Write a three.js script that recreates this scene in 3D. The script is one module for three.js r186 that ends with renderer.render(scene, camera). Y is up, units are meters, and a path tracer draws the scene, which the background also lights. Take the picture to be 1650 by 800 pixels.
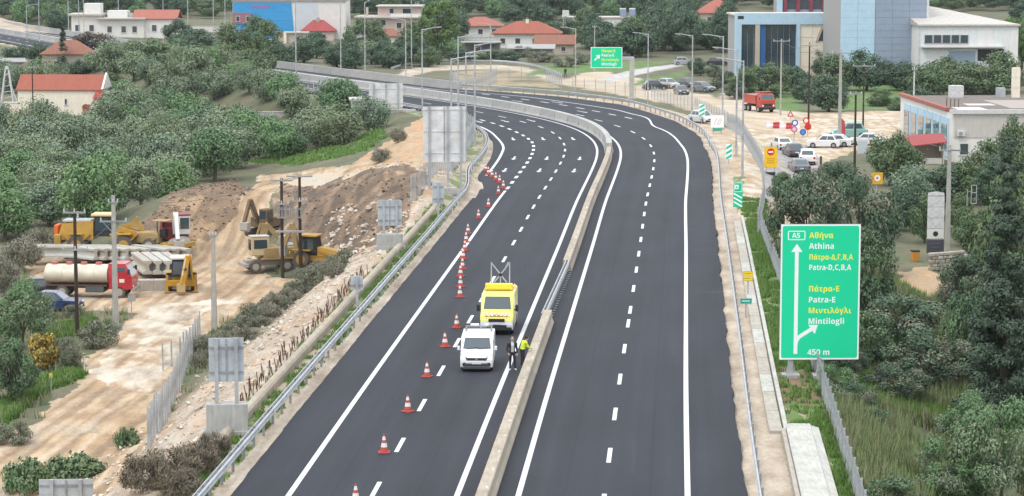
import * as THREE from 'three';
import { mergeGeometries } from 'three/addons/utils/BufferGeometryUtils.js';
import { ImprovedNoise } from 'three/addons/math/ImprovedNoise.js';
import { MarchingCubes } from 'three/addons/objects/MarchingCubes.js';
import { RoundedBoxGeometry } from 'three/addons/geometries/RoundedBoxGeometry.js';

// ---------------------------------------------------------------- camera, sky, sun, exposure
const scene = new THREE.Scene();
const EYE = 22.6, FOCAL = 3950, PITCH = Math.atan2(500, FOCAL);        // drone height (m), lens, tilt
const camera = new THREE.PerspectiveCamera(2 * Math.atan(400 / FOCAL) * 180 / Math.PI, 1024 / 496, 2, 9000);
camera.position.set(0, EYE, 0);
camera.rotation.x = -PITCH;
const renderer = new THREE.WebGLRenderer({ antialias: true });
renderer.toneMapping = THREE.LinearToneMapping;
renderer.toneMappingExposure = 1.19;
renderer.shadowMap.enabled = true;
const SKYW = 128, SKYH = 64, skyData = new Float32Array(SKYW * SKYH * 4);
{ // overcast: brighter overhead, slightly cool, faint cloud structure
  const pn = new ImprovedNoise();
  for (let j = 0; j < SKYH; j++) for (let i = 0; i < SKYW; i++) {
    const el = ((j + 0.5) / SKYH - 0.5) * Math.PI, az = i / SKYW * Math.PI * 2;
    const s = Math.max(0, Math.sin(el));
    const c = Math.cos(el);
    const n = pn.noise(Math.cos(az) * c * 2.2 + 9, s * 3, Math.sin(az) * c * 2.2) * 0.10 + pn.noise(Math.cos(az) * c * 5 + 3, s * 6, Math.sin(az) * c * 5) * 0.05;
    const L = el < 0 ? 0.45 : (1.0 + 0.66 * s) * (1 + n);
    const k = (j * SKYW + i) * 4;
    skyData[k] = L * 0.965; skyData[k + 1] = L; skyData[k + 2] = L * 1.06; skyData[k + 3] = 1;
  }
}
const skyTex = new THREE.DataTexture(skyData, SKYW, SKYH, THREE.RGBAFormat, THREE.FloatType);
skyTex.mapping = THREE.EquirectangularReflectionMapping; skyTex.magFilter = THREE.LinearFilter; skyTex.needsUpdate = true;
scene.background = skyTex; scene.environment = skyTex; scene.environmentIntensity = 1;
const sun = new THREE.DirectionalLight(new THREE.Color(1, 0.965, 0.91), 1.35);
sun.position.set(-140, 330, -60); sun.target.position.set(0, 0, -220);
sun.castShadow = true; sun.shadow.radius = 34; sun.shadow.mapSize.set(2048, 2048);
Object.assign(sun.shadow.camera, { left: -260, right: 260, top: 320, bottom: -320, near: 1, far: 1200 });
scene.add(sun, sun.target);
scene.fog = new THREE.FogExp2(new THREE.Color(0.80, 0.87, 0.95), 0.00006);

// ---------------------------------------------------------------- small tools
const rngOf = (a) => () => { a |= 0; a = a + 0x6D2B79F5 | 0; let t = Math.imul(a ^ a >>> 15, 1 | a); t = t + Math.imul(t ^ t >>> 7, 61 | t) ^ t; return ((t ^ t >>> 14) >>> 0) / 4294967296; };
const R0 = rngOf(20241);
const rr = (a, b, r = R0) => a + (b - a) * r();
const clamp = (x, a, b) => x < a ? a : x > b ? b : x;
const sstep = (a, b, x) => { const t = clamp((x - a) / (b - a), 0, 1); return t * t * (3 - 2 * t); };
const mix = (a, b, t) => a + (b - a) * t;
const PN = new ImprovedNoise();
const noise = (x, y, z = 0.37) => PN.noise(x, y, z);
const fbm = (x, y, o = 4, z = 0.37) => { let s = 0, a = 0.5; for (let i = 0; i < o; i++) { s += a * PN.noise(x, y, z + i * 3.1); x *= 2.03; y *= 2.03; a *= 0.5; } return s; };
const lerpTable = (t, x) => { if (x <= t[0][0]) return t[0][1]; for (let i = 1; i < t.length; i++) if (x <= t[i][0]) { const a = t[i - 1], b = t[i]; return mix(a[1], b[1], (x - a[0]) / (b[0] - a[0])); } return t[t.length - 1][1]; };
const smoothTable = (t, x) => { if (x <= t[0][0]) return t[0][1]; for (let i = 1; i < t.length; i++) if (x <= t[i][0]) { const a = t[i - 1], b = t[i]; return mix(a[1], b[1], sstep(0, 1, (x - a[0]) / (b[0] - a[0]))); } return t[t.length - 1][1]; };

const ordinal = ['first', 'second', 'third', 'fourth', 'fifth', 'sixth', 'seventh', 'eighth', 'ninth', 'tenth', 'eleventh', 'twelfth', 'thirteenth', 'fourteenth', 'fifteenth', 'sixteenth'];
const taken = new Map();
function numbered(name) { const n = taken.get(name) || 0; taken.set(name, n + 1); return n ? name + '_' + String(n).padStart(3, '0') : name; }
function tag(o, label, category, group, kind) {
  if (label) o.userData.label = label;
  if (category) o.userData.category = category;
  if (group) o.userData.group = group;
  if (kind) o.userData.kind = kind;
  return o;
}
function thing(name, label, category, pos = [0, 0, 0], turn = 0, group) {
  const o = new THREE.Group(); o.name = numbered(name); scene.add(o);
  o.position.set(...pos); o.rotation.y = turn;
  return tag(o, label, category, group, 'thing');
}
function dup(src, label, pos, turn = 0, group, scale = 1) {
  const c = src.clone(); c.name = numbered(src.name.replace(/_\d{3}$/, '')); scene.add(c);
  c.position.set(...pos); c.rotation.y = turn; c.scale.set(scale, scale, scale);
  c.userData = { ...src.userData };
  return tag(c, label, null, group);
}
function structure(o, name) { o.name = name; o.userData.kind = 'structure'; scene.add(o); return o; }

// texture helpers --------------------------------------------------
function grainTexture(size, fn, srgb = true, repeat) {
  const a = new Uint8Array(size * size * 4);
  for (let j = 0; j < size; j++) for (let i = 0; i < size; i++) {
    const c = fn(i / size, j / size), k = (j * size + i) * 4;
    a[k] = clamp(c[0], 0, 255); a[k + 1] = clamp(c[1], 0, 255); a[k + 2] = clamp(c[2], 0, 255); a[k + 3] = 255;
  }
  const t = new THREE.DataTexture(a, size, size, THREE.RGBAFormat);
  t.wrapS = t.wrapT = THREE.RepeatWrapping; t.magFilter = THREE.LinearFilter; t.minFilter = THREE.LinearMipmapLinearFilter; t.generateMipmaps = true;
  if (srgb) t.colorSpace = THREE.SRGBColorSpace;
  if (repeat) t.repeat.set(repeat, repeat);
  t.needsUpdate = true; return t;
}
// tileable noise: blend of shifted samples
const tnoise = (u, v, f, o, z) => { const a = (x, y) => fbm(x * f, y * f, o, z); const bx = u, by = v; return mix(mix(a(u, v), a(u - 1, v), bx), mix(a(u, v - 1), a(u - 1, v - 1), bx), by); };
const lin = (r, g, b) => new THREE.Color().setRGB(r, g, b);
const std = (c, rough = 0.85, o = {}) => new THREE.MeshStandardMaterial({ color: Array.isArray(c) ? lin(...c) : c, roughness: rough, side: THREE.DoubleSide, ...o });
const mottle = grainTexture(512, (u, v) => { const n = 232 + 60 * tnoise(u, v, 5, 5, 1.7) + 34 * tnoise(u, v, 60, 2, 5.1); return [n, n * 0.995, n * 0.985]; });
mottle.repeat.set(0.25, 0.25);
const fineMottle = mottle.clone(); fineMottle.repeat.set(0.9, 0.9); fineMottle.needsUpdate = true;
const streak = grainTexture(512, (u, v) => { const n = 226 + 46 * tnoise(u, v * 0.12, 26, 3, 2.2) + 40 * tnoise(u, v, 4, 4, 8.2); return [n, n * 0.99, n * 0.97]; });
streak.repeat.set(0.3, 0.3);
const worn = grainTexture(512, (u, v) => { const n = 240 + 26 * tnoise(u, v, 6, 4, 1.1) - 95 * sstep(0.2, 0.36, tnoise(u, v, 17, 4, 6.3)) - 40 * sstep(0.12, 0.3, tnoise(u, v, 5, 3, 8.9)); return [n, n, n * 1.01]; }); worn.repeat.set(0.3, 0.3);
const M = {
  galv: std([0.50, 0.53, 0.56], 0.55, { metalness: 0.35, map: mottle }),
  galvDull: std([0.36, 0.38, 0.40], 0.65, { metalness: 0.25, map: mottle }),
  concrete: std([0.50, 0.47, 0.42], 0.92, { map: streak }),
  concreteGrey: std([0.46, 0.47, 0.47], 0.92, { map: streak }),
  concretePale: std([0.56, 0.57, 0.54], 0.9, { map: streak }),
  paint: std([0.68, 0.69, 0.70], 0.6, { map: fineMottle }), roadPaint: std([0.70, 0.71, 0.72], 0.6, { map: worn }), lampGlass: std([0.30, 0.33, 0.36], 0.12),
  rust: std([0.085, 0.045, 0.033], 0.9),
  black: std([0.018, 0.018, 0.02], 0.7),
  rubber: std([0.028, 0.027, 0.027], 0.9),
  dustyRubber: std([0.10, 0.088, 0.075], 0.95),
  glass: new THREE.MeshPhysicalMaterial({ color: lin(0.04, 0.06, 0.075), roughness: 0.08, metalness: 0, side: THREE.DoubleSide, clearcoat: 1, clearcoatRoughness: 0.05 }),
  chrome: std([0.55, 0.55, 0.56], 0.3, { metalness: 0.9 }),
  rim: std([0.35, 0.35, 0.36], 0.45, { metalness: 0.6 }),
  dustyRim: std([0.34, 0.31, 0.27], 0.8),
  lampWhite: std([0.78, 0.79, 0.78], 0.15),
  amber: std([0.75, 0.28, 0.03], 0.3),
  redLens: std([0.35, 0.012, 0.012], 0.25),
  wood: std([0.055, 0.038, 0.03], 0.95, { map: streak }),
  poleConcrete: std([0.47, 0.47, 0.45], 0.92, { map: streak }),
  wire: std([0.13, 0.135, 0.14], 0.6, { metalness: 0.3 }),
  porcelain: std([0.5, 0.5, 0.48], 0.3),
  plate: std([0.65, 0.65, 0.62], 0.5),
};

// geometry builder: several shapes joined into one mesh per part, uv in metres --------------------------------------------------
const _m = new THREE.Matrix4(), _q = new THREE.Quaternion(), _e = new THREE.Euler(), _v = new THREE.Vector3(), _s = new THREE.Vector3(1, 1, 1);
const xf = (x, y, z, rx = 0, ry = 0, rz = 0) => new THREE.Matrix4().compose(_v.set(x, y, z).clone(), _q.setFromEuler(_e.set(rx, ry, rz)).clone(), _s);
function metreUV(g) {
  const p = g.attributes.position, n = g.attributes.normal, uv = new Float32Array(p.count * 2);
  for (let i = 0; i < p.count; i += 3) {
    let nx = 0, ny = 0, nz = 0;
    for (let k = 0; k < 3; k++) { nx += n.getX(i + k); ny += n.getY(i + k); nz += n.getZ(i + k); }
    nx = Math.abs(nx); ny = Math.abs(ny); nz = Math.abs(nz);
    for (let k = 0; k < 3; k++) {
      const x = p.getX(i + k), y = p.getY(i + k), z = p.getZ(i + k), j = (i + k) * 2;
      if (ny >= nx && ny >= nz) { uv[j] = x; uv[j + 1] = z; } else if (nx >= nz) { uv[j] = z; uv[j + 1] = y; } else { uv[j] = x; uv[j + 1] = y; }
    }
  }
  g.setAttribute('uv', new THREE.BufferAttribute(uv, 2));
  return g;
}
function clean(g) {
  if (g.index) g = g.toNonIndexed();
  for (const k of Object.keys(g.attributes)) if (!['position', 'normal', 'color'].includes(k)) g.deleteAttribute(k);
  if (!g.attributes.normal) g.computeVertexNormals();
  return g;
}
class B {
  constructor() { this.g = []; }
  add(g, m) { g = clean(g.clone()); if (m) g.applyMatrix4(m); this.g.push(g); return this; }
  box(w, h, d, x, y, z, rx = 0, ry = 0, rz = 0) { return this.add(new THREE.BoxGeometry(w, h, d), xf(x, y, z, rx, ry, rz)); }
  rbox(w, h, d, r, x, y, z, rx = 0, ry = 0, rz = 0) { return this.add(new RoundedBoxGeometry(w, h, d, 2, r), xf(x, y, z, rx, ry, rz)); }
  cyl(r0, r1, h, x, y, z, seg = 12, rx = 0, ry = 0, rz = 0) { return this.add(new THREE.CylinderGeometry(r1, r0, h, seg), xf(x, y, z, rx, ry, rz)); }
  bar(a, b, w, h = w, seg = 0) { // square (seg 0) or round bar from a to b
    const A = new THREE.Vector3(...a), D = new THREE.Vector3(...b).sub(A), L = D.length();
    const g = seg ? new THREE.CylinderGeometry(h, w, L, seg) : new THREE.BoxGeometry(w, L, h);
    const q = new THREE.Quaternion().setFromUnitVectors(new THREE.Vector3(0, 1, 0), D.clone().normalize());
    return this.add(g, new THREE.Matrix4().compose(A.addScaledVector(D, 0.5), q, new THREE.Vector3(1, 1, 1)));
  }
  hull(bottom, top) { // eight corners: bottom ring and top ring, each [x,y,z] x 4
    const v = [...bottom, ...top], f = [[0, 1, 2, 3], [7, 6, 5, 4], [0, 4, 5, 1], [1, 5, 6, 2], [2, 6, 7, 3], [3, 7, 4, 0]], pos = [];
    for (const [a, b, c, d] of f) pos.push(...v[a], ...v[c], ...v[b], ...v[a], ...v[d], ...v[c]);
    const g = new THREE.BufferGeometry(); g.setAttribute('position', new THREE.Float32BufferAttribute(pos, 3)); g.computeVertexNormals();
    this.g.push(g); return this;
  }
  quad(a, b, c, d) { const g = new THREE.BufferGeometry(); g.setAttribute('position', new THREE.Float32BufferAttribute([...a, ...b, ...c, ...a, ...c, ...d], 3)); g.computeVertexNormals(); this.g.push(g); return this; }
  prism(pts, depth, m, bevel = 0) { // polygon (x,y) pushed along z, centred
    const s = new THREE.Shape(pts.map(p => new THREE.Vector2(p[0], p[1])));
    const g = new THREE.ExtrudeGeometry(s, { depth: depth - 2 * bevel, bevelEnabled: bevel > 0, bevelSize: bevel, bevelThickness: bevel, bevelOffset: -bevel, bevelSegments: 2, curveSegments: 8 });
    g.translate(0, 0, -(depth - 2 * bevel) / 2);
    return this.add(g, m);
  }
  geo() { const g = metreUV(mergeGeometries(this.g.map(x => { if (x.attributes.uv) x.deleteAttribute('uv'); return x; }))); return g; }
  mesh(name, mat, parent) { const m = new THREE.Mesh(this.geo(), mat); m.name = name; m.castShadow = m.receiveShadow = true; if (parent) parent.add(m); return m; }
}
const part = (name, mat, parent, fn) => { const b = new B(); fn(b); return b.mesh(name, mat, parent); };
const SIDE = xf(0, 0, 0, 0, -Math.PI / 2, 0);   // prism drawn as (length, height) stands along z

// ---------------------------------------------------------------- the motorway's centre line (x over distance d = -z)
const CL = [[-200, -21.2], [30, -5.6], [60, -3.56], [90, -1.53], [120, 0.49], [150, 2.6], [180, 4.72], [210, 6.8], [230, 8.36], [242, 9.27], [254, 10.06], [266, 10.47], [278, 10.19], [290, 9.02], [302, 6.65], [314, 3.11], [326, -1.36], [338, -6.64], [350, -12.48], [362, -18.6], [374, -24.83], [386, -30.98], [398, -37.01], [410, -43], [445, -60.22], [480, -75.93], [515, -90.7], [550, -105.61], [585, -120.68], [620, -135.71], [655, -150.71], [690, -165.71], [900, -250], [1600, -480]];
const D0 = -190, ND = 1700, clx = new Float64Array(ND), cls = new Float64Array(ND), cla = new Float64Array(ND);
{
  const raw = new Float64Array(ND);
  const slope = CL.map((p, i) => i === 0 ? (CL[1][1] - p[1]) / (CL[1][0] - p[0]) : i === CL.length - 1 ? (p[1] - CL[i - 1][1]) / (p[0] - CL[i - 1][0]) : (CL[i + 1][1] - CL[i - 1][1]) / (CL[i + 1][0] - CL[i - 1][0]));
  for (let i = 0; i < ND; i++) {
    const d = D0 + i; let k = 1; while (k < CL.length - 1 && CL[k][0] < d) k++;
    const a = CL[k - 1], b = CL[k], h = b[0] - a[0], t = (d - a[0]) / h, t2 = t * t, t3 = t2 * t;
    raw[i] = (2 * t3 - 3 * t2 + 1) * a[1] + (t3 - 2 * t2 + t) * h * slope[k - 1] + (-2 * t3 + 3 * t2) * b[1] + (t3 - t2) * h * slope[k];
  }
  for (let i = 0; i < ND; i++) { let s = 0, w = 0; for (let k = -5; k <= 5; k++) if (raw[i + k] !== undefined) { const g = Math.exp(-k * k / 8); s += g * raw[i + k]; w += g; } clx[i] = (i < 6 || i > ND - 7) ? raw[i] : s / w; }
  for (let i = 0; i < ND; i++) cls[i] = i === 0 ? clx[1] - clx[0] : i === ND - 1 ? clx[i] - clx[i - 1] : (clx[i + 1] - clx[i - 1]) / 2;
  for (let i = 1; i < ND; i++) cla[i] = cla[i - 1] + Math.hypot(1, clx[i] - clx[i - 1]);
}
const samp = (t, d) => { const f = clamp(d - D0, 0, ND - 1.001), i = Math.floor(f); return mix(t[i], t[i + 1], f - i); };
const arc = (d) => samp(cla, d);
const dOfArc = (s) => { let a = 0, b = ND - 1; while (b - a > 1) { const m = (a + b) >> 1; if (cla[m] < s) a = m; else b = m; } return D0 + a + (s - cla[a]) / (cla[b] - cla[a]); };
function onRoad(d, u, y = 0) { const x = samp(clx, d), s = samp(cls, d), l = Math.hypot(1, s); return [x + u / l, y, -(d - u * s / l)]; }
const roadTurn = (d) => Math.atan2(-samp(cls, d), 1);       // turn so that local +z points back along the road to the camera
function lateral(x, d) { // offset from the centre line (right +) and the foot's distance
  let d0 = d, u = 0;
  for (let i = 0; i < 5; i++) { const xc = samp(clx, d0), s = samp(cls, d0), l = Math.hypot(1, s); u = ((x - xc) - (d - d0) * s) / l; d0 += clamp(((x - xc) * s + (d - d0)) / (l * l), -60, 60); }
  return [u, d0];
}
const EDGE_L = [[222, -10.5], [234, -11.9], [270, -12.5], [300, -12.6], [330, -10.6], [360, -10.5]];
const EDGE_R = [[268, 10.5], [292, 12.4], [311, 15.2], [328, 18.4], [344, 18.2], [357, 15.2], [366, 11.6], [430, 10.6]];
const edgeL = (d) => smoothTable(EDGE_L, d), edgeR = (d) => lerpTable(EDGE_R, d);

// ---------------------------------------------------------------- the lie of the land
const MOUNDS = [];            // [x, d, rx, rd, height]
function baseHeight(x, d) {
  const [u, dc] = lateral(x, d);
  let h;
  if (u < 0) {
    const a = -u, e = -edgeL(dc);
    const foot = smoothTable([[120, -5.6], [210, -6], [235, -4.6], [300, -4.6], [340, -5.5], [500, -5]], dc);
    const run = smoothTable([[200, 10.5], [235, 26], [300, 26], [330, 12]], dc);
    h = foot * sstep(e + 3.0, e + 3.0 + run, a) - 0.12;
    h += -1.3 * sstep(38, 75, a) * sstep(150, 230, d);
    if (a < e + 0.02) h = -0.3;
  } else {
    const e = edgeR(dc);
    h = -0.12 - 2.1 * sstep(e + 3.2, e + 11, u) - 0.8 * sstep(24, 60, u);
    if (u < e + 0.02) h = -0.3;
  }
  for (const [mx, md, rx, rd, hh] of MOUNDS) { const q = ((x - mx) / rx) ** 2 + ((d - md) / rd) ** 2; if (q < 1) h += hh * (1 - q) * (1 - q); }
  h += 3 * sstep(560, 760, d) + Math.max(0, d - 720) * 0.052 * sstep(700, 900, d);
  return h;
}
// a point of the ground as surveyed from the drone: the line of sight through a photo point, followed to the ground
const cosP = Math.cos(PITCH), sinP = Math.sin(PITCH);
function at(px, py) {
  const a = (px - 825) / FOCAL, b = -(py - 400) / FOCAL, dy = b * cosP - sinP, dz = b * sinP + cosP;
  let t0 = 60, t1 = 60;
  for (; t1 < 3000; t1 += t1 < 500 ? 2 : 6) { if (EYE + dy * t1 <= baseHeight(a * t1, dz * t1)) break; t0 = t1; }
  for (let i = 0; i < 18; i++) { const m = (t0 + t1) / 2; if (EYE + dy * m <= baseHeight(a * m, dz * m)) t1 = m; else t0 = m; }
  const x = a * t1, d = dz * t1;
  return { x, d, y: baseHeight(x, d), z: -d, s: FOCAL / t1, pos: [x, baseHeight(x, d), -d] };
}
const photoOf = (x, y, d) => { const yy = y - EYE, zc = d * cosP - yy * sinP; return [825 + FOCAL * x / zc, 400 - FOCAL * (yy * cosP + d * sinP) / zc, FOCAL / zc]; };
{
  const put = (px, py, rx, rd, h) => { const p = at(px, py); MOUNDS.push([p.x, p.d, rx, rd, h]); };
  put(290, 366, 12, 18, 2.5); put(360, 335, 9, 14, 1.7); put(232, 384, 6, 8, 1.0);
  put(560, 335, 13, 22, 1.9); put(655, 300, 9, 20, 1.2); put(600, 372, 8, 12, 1.0);
}
const rough = (x, d, u, dc) => { // small unevenness, greatest on the rubble bank
  if (u > edgeL(dc) - 0.6 && u < edgeR(dc) + 0.6) return 0;
  const k = u < 0 ? 0.08 + 0.32 * sstep(13.5, 16, -u) * (1 - sstep(22, 30, -u)) : 0.10 * sstep(13, 16, u);
  return k * fbm(x * 0.55, d * 0.55, 4) * 2;
};
const groundY = (x, d) => { const [u, dc] = lateral(x, d); return baseHeight(x, d) + rough(x, d, u, dc); };
// ---------------------------------------------------------------- ground
const region = (...px) => { const w = []; for (const [x, y] of px) { const p = at(x, y); w.push([p.x, p.d]); } const xs = w.map(p => p[0]), ds = w.map(p => p[1]); return { w, x0: Math.min(...xs), x1: Math.max(...xs), d0: Math.min(...ds), d1: Math.max(...ds) }; };
const inside = (r, x, d) => { if (x < r.x0 || x > r.x1 || d < r.d0 || d > r.d1) return false; let c = false; const w = r.w; for (let i = 0, j = w.length - 1; i < w.length; j = i++) { const a = w[i], b = w[j]; if ((a[1] > d) !== (b[1] > d) && x < (b[0] - a[0]) * (d - a[1]) / (b[1] - a[1]) + a[0]) c = !c; } return c; };
const RG = {
  track: region([-60, 800], [-40, 740], [60, 680], [120, 610], [160, 570], [195, 528], [215, 505], [60, 500], [45, 470], [40, 405], [110, 400], [220, 396], [322, 392], [352, 345], [365, 305], [420, 282], [520, 270], [690, 262], [690, 272], [600, 284], [470, 292], [440, 312], [432, 345], [420, 400], [425, 440], [530, 436], [450, 470], [360, 520], [318, 560], [300, 600], [225, 740], [190, 800]),
  chalk: region([185, 640], [150, 600], [205, 545], [240, 520], [250, 492], [400, 478], [410, 488], [330, 505], [312, 545], [285, 590], [240, 640]),
  chalkPad: region([440, 300], [520, 276], [650, 268], [670, 274], [590, 285], [470, 296]),
  gravel: region([455, 292], [570, 284], [690, 274], [692, 300], [668, 340], [640, 380], [600, 400], [545, 425], [470, 425], [440, 372], [442, 330]),
  mound: region([212, 378], [262, 330], [310, 300], [380, 288], [405, 305], [378, 352], [335, 386], [250, 392]),
  lawn: [region([400, 262], [450, 246], [560, 238], [612, 205], [622, 222], [585, 246], [470, 268]), region([200, 180], [208, 162], [230, 162], [228, 178]), region([50, 618], [120, 590], [135, 605], [60, 640], [0, 690], [0, 650]), region([70, 530], [150, 515], [160, 540], [75, 545])],
  bankDirt: region([560, 268], [640, 215], [690, 185], [735, 225], [735, 262], [690, 272]),
  service: region([1120, 175], [1170, 150], [1240, 168], [1300, 182], [1480, 178], [1480, 215], [1440, 222], [1330, 262], [1270, 300], [1235, 330], [1215, 380], [1180, 380], [1200, 260], [1168, 200]),
  serviceWay: region([1228, 330], [1235, 235], [1262, 222], [1300, 236], [1330, 262], [1290, 310]),
  drive: region([1440, 440], [1490, 430], [1545, 455], [1520, 480], [1500, 490], [1450, 460]),
  dryslope: region([728, 142], [728, 116], [800, 110], [855, 113], [895, 128], [900, 142], [820, 138]),
  ramp: region([640, 122], [650, 112], [700, 106], [800, 104], [850, 108], [905, 126], [920, 135], [900, 136], [850, 116], [790, 111], [700, 114], [660, 124]),
  pale: region([900, 135], [935, 118], [960, 112], [1040, 128], [1120, 150], [1260, 180], [1260, 215], [1180, 200], [1080, 168], [990, 152]),
  lane: region([965, 128], [1020, 112], [1085, 104], [1100, 100], [1100, 106], [1040, 118], [985, 132]),
  field: [region([1350, 178], [1375, 135], [1470, 125], [1490, 150], [1470, 176]), region([1240, 175], [1245, 150], [1290, 145], [1290, 180]), region([840, 122], [900, 100], [1090, 98], [1010, 115], [960, 116]), region([1010, 140], [1030, 130], [1105, 114], [1105, 122], [1060, 132])],
};
const C = {
  tan: [0.35, 0.238, 0.138], tan2: [0.40, 0.295, 0.185], chalk: [0.47, 0.415, 0.335], brown: [0.115, 0.082, 0.058], brown2: [0.195, 0.132, 0.082], rock: [0.37, 0.295, 0.22], rock2: [0.44, 0.385, 0.315], orange: [0.38, 0.235, 0.13],
  grass: [0.085, 0.175, 0.032], grass2: [0.12, 0.16, 0.06], scrub: [0.135, 0.125, 0.075], scrub2: [0.085, 0.10, 0.05], verge: [0.39, 0.315, 0.235], soil: [0.20, 0.155, 0.11], red: [0.20, 0.11, 0.075], grey: [0.27, 0.265, 0.26],
};
const blend = (a, b, t) => [mix(a[0], b[0], t), mix(a[1], b[1], t), mix(a[2], b[2], t)];
function groundColour(x, d, far) {
  const [u, dc] = lateral(x, d);
  const n1 = fbm(x * 0.16, d * 0.16, 3, 4.1), n2 = fbm(x * 0.9, d * 0.32, 3, 9.3), n3 = far ? 0 : noise(x * 5.3, d * 2.2, 2.2);
  const wx = x + 1.3 * n2 + 1.4 * n1, wd = d + 1.8 * fbm(x * 0.7, d * 0.7, 2, 6.6) + 2 * n1;
  let c;
  if (u < 0) {
    const a = -u, e = -edgeL(dc), near = a < e + 2.8 + 0.7 * n2;
    if (near) {
      c = blend(C.verge, C.rock2, clamp(0.4 + n2 * 1.2, 0, 1));
      if (a > e + 0.75) c = blend(c, C.grass2, sstep(-0.05, 0.25, n2 + 0.35 * n1 + 0.12));
    } else if (a < e + 13.4 && dc < 236) {
      c = blend(C.rock, C.rock2, sstep(-0.25, 0.3, n2)); c = blend(c, C.orange, 0.7 * sstep(0.0, 0.3, n1 + 0.4 * n2)); c = blend(c, C.soil, 0.5 * sstep(0.18, 0.4, n2 - n1));
      if (a > e + 10.5) c = blend(c, C.scrub, sstep(e + 10.5, e + 12.5, a + n2 * 2));
    } else c = blend(C.scrub, C.scrub2, sstep(-0.25, 0.3, n1 + n2 * 0.6));
    if (!near) {
      if (inside(RG.bankDirt, wx, wd)) c = blend(C.tan2, C.orange, sstep(-0.2, 0.3, n1 + n2));
      if (inside(RG.track, wx, wd)) { c = blend(C.tan, C.tan2, sstep(-0.3, 0.35, n1 * 1.4 + n2)); const rut = noise(u * 1.6 + 1.5 * noise(d * 0.03, 1.1), d * 0.035, 7.7); c = blend(c, C.brown2, 0.6 * sstep(0.08, 0.38, rut)); c = blend(c, C.chalk, 0.4 * sstep(0.1, 0.4, -rut)); c = blend(c, C.chalk, 0.35 * sstep(0.15, 0.4, n1 - n2)); }
      if (inside(RG.chalk, wx, wd)) c = blend(c, C.chalk, sstep(-0.35, 0.3, n2 + n1));
      if (inside(RG.chalkPad, wx, wd)) c = blend(C.chalk, C.tan2, sstep(-0.2, 0.35, n2));
      if (inside(RG.gravel, wx, wd)) c = blend(blend(C.brown, C.brown2, sstep(-0.3, 0.3, n2)), C.rock, 0.55 * sstep(0.22, 0.45, n2 + 0.4 * n1));
      if (inside(RG.mound, wx, wd)) c = blend(blend(C.brown2, C.tan, 0.55 * sstep(-0.1, 0.4, n1 + n2)), C.brown, 0.6 * sstep(0.05, 0.35, n2 - n1));
      for (const r of RG.lawn) if (inside(r, wx, wd)) c = blend(C.grass, C.grass2, sstep(-0.3, 0.3, n2));
    }
  } else {
    const e = edgeR(dc);
    if (u < e + 2.0) { c = blend(C.verge, C.rock2, clamp(0.35 + n2, 0, 1)); c = blend(c, C.red, 0.45 * sstep(0.12, 0.35, n1 + 0.5 * n2)); }
    else if (u < e + 4.3 && dc < 235) { c = blend(C.grass, C.grass2, sstep(-0.2, 0.3, n2)); c = blend(c, dc < 130 && dc > 119 ? C.red : C.rock, 0.85 * sstep(0.02, 0.22, fbm(x * 1.7, d * 0.8, 3, 3.3) + 0.25 * n1 + (dc < 130 && dc > 119 ? 0.3 : 0))); }
    else if (u < e + 9 && dc > 180) c = blend(C.tan2, C.verge, sstep(-0.2, 0.3, n2));
    else c = blend(C.scrub, C.scrub2, sstep(-0.25, 0.3, n1 + n2 * 0.6));
    if (u > e + 2) {
      if (inside(RG.service, wx, wd)) c = blend(C.tan2, C.chalk, sstep(-0.3, 0.3, n1 + n2));
      if (inside(RG.serviceWay, x, d)) c = blend(C.grey, C.tan2, 0.5 * sstep(0.0, 0.4, n2 + n1));
      if (inside(RG.drive, wx, wd)) c = blend(C.tan2, C.tan, sstep(-0.2, 0.3, n2));
      if (inside(RG.pale, wx, wd)) c = blend(C.chalk, C.tan2, sstep(-0.2, 0.35, n2 + n1));
      if (inside(RG.dryslope, wx, wd)) c = blend([0.34, 0.27, 0.17], C.scrub, sstep(-0.2, 0.3, n2 + n1));
      if (inside(RG.ramp, wx, wd)) c = blend(C.verge, C.rock2, sstep(-0.2, 0.3, n2));
      if (inside(RG.lane, x, d)) c = C.concreteLane || [0.42, 0.41, 0.40];
      for (const r of RG.field) if (inside(r, wx, wd)) c = blend(C.grass, C.grass2, sstep(-0.3, 0.35, n2 + n1));
    }
  }
  const k = 1 + 0.55 * n2 + 0.16 * n3 + (far ? 0 : 0.16 * noise(x * 13, d * 5, 5.5));
  return [c[0] * k, c[1] * k, c[2] * k];
}
const toS = (v) => { v = clamp(v, 0, 1); return 255 * (v <= 0.0031308 ? 12.92 * v : 1.055 * Math.pow(v, 1 / 2.4) - 0.055); };
const sLUT = new Uint8Array(4097); for (let i = 0; i <= 4096; i++) sLUT[i] = Math.round(toS(i / 4096));
function groundMap(x0, x1, d0, d1, size, far) {
  const a = new Uint8Array(size * size * 4);
  for (let j = 0; j < size; j++) for (let i = 0; i < size; i++) {
    const c = groundColour(mix(x0, x1, (i + 0.5) / size), mix(d0, d1, (j + 0.5) / size), far), k = (j * size + i) * 4;
    for (let q = 0; q < 3; q++) a[k + q] = sLUT[clamp(Math.round(c[q] * 4096), 0, 4096)];
    a[k + 3] = 255;
  }
  const t = new THREE.DataTexture(a, size, size, THREE.RGBAFormat);
  t.colorSpace = THREE.SRGBColorSpace; t.magFilter = THREE.LinearFilter; t.minFilter = THREE.LinearMipmapLinearFilter; t.generateMipmaps = true; t.needsUpdate = true;
  return t;
}
const earthBump = grainTexture(512, (u, v) => { const n = 128 + 190 * tnoise(u, v, 9, 5, 3.1); return [n, n, n]; }, false);
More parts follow.
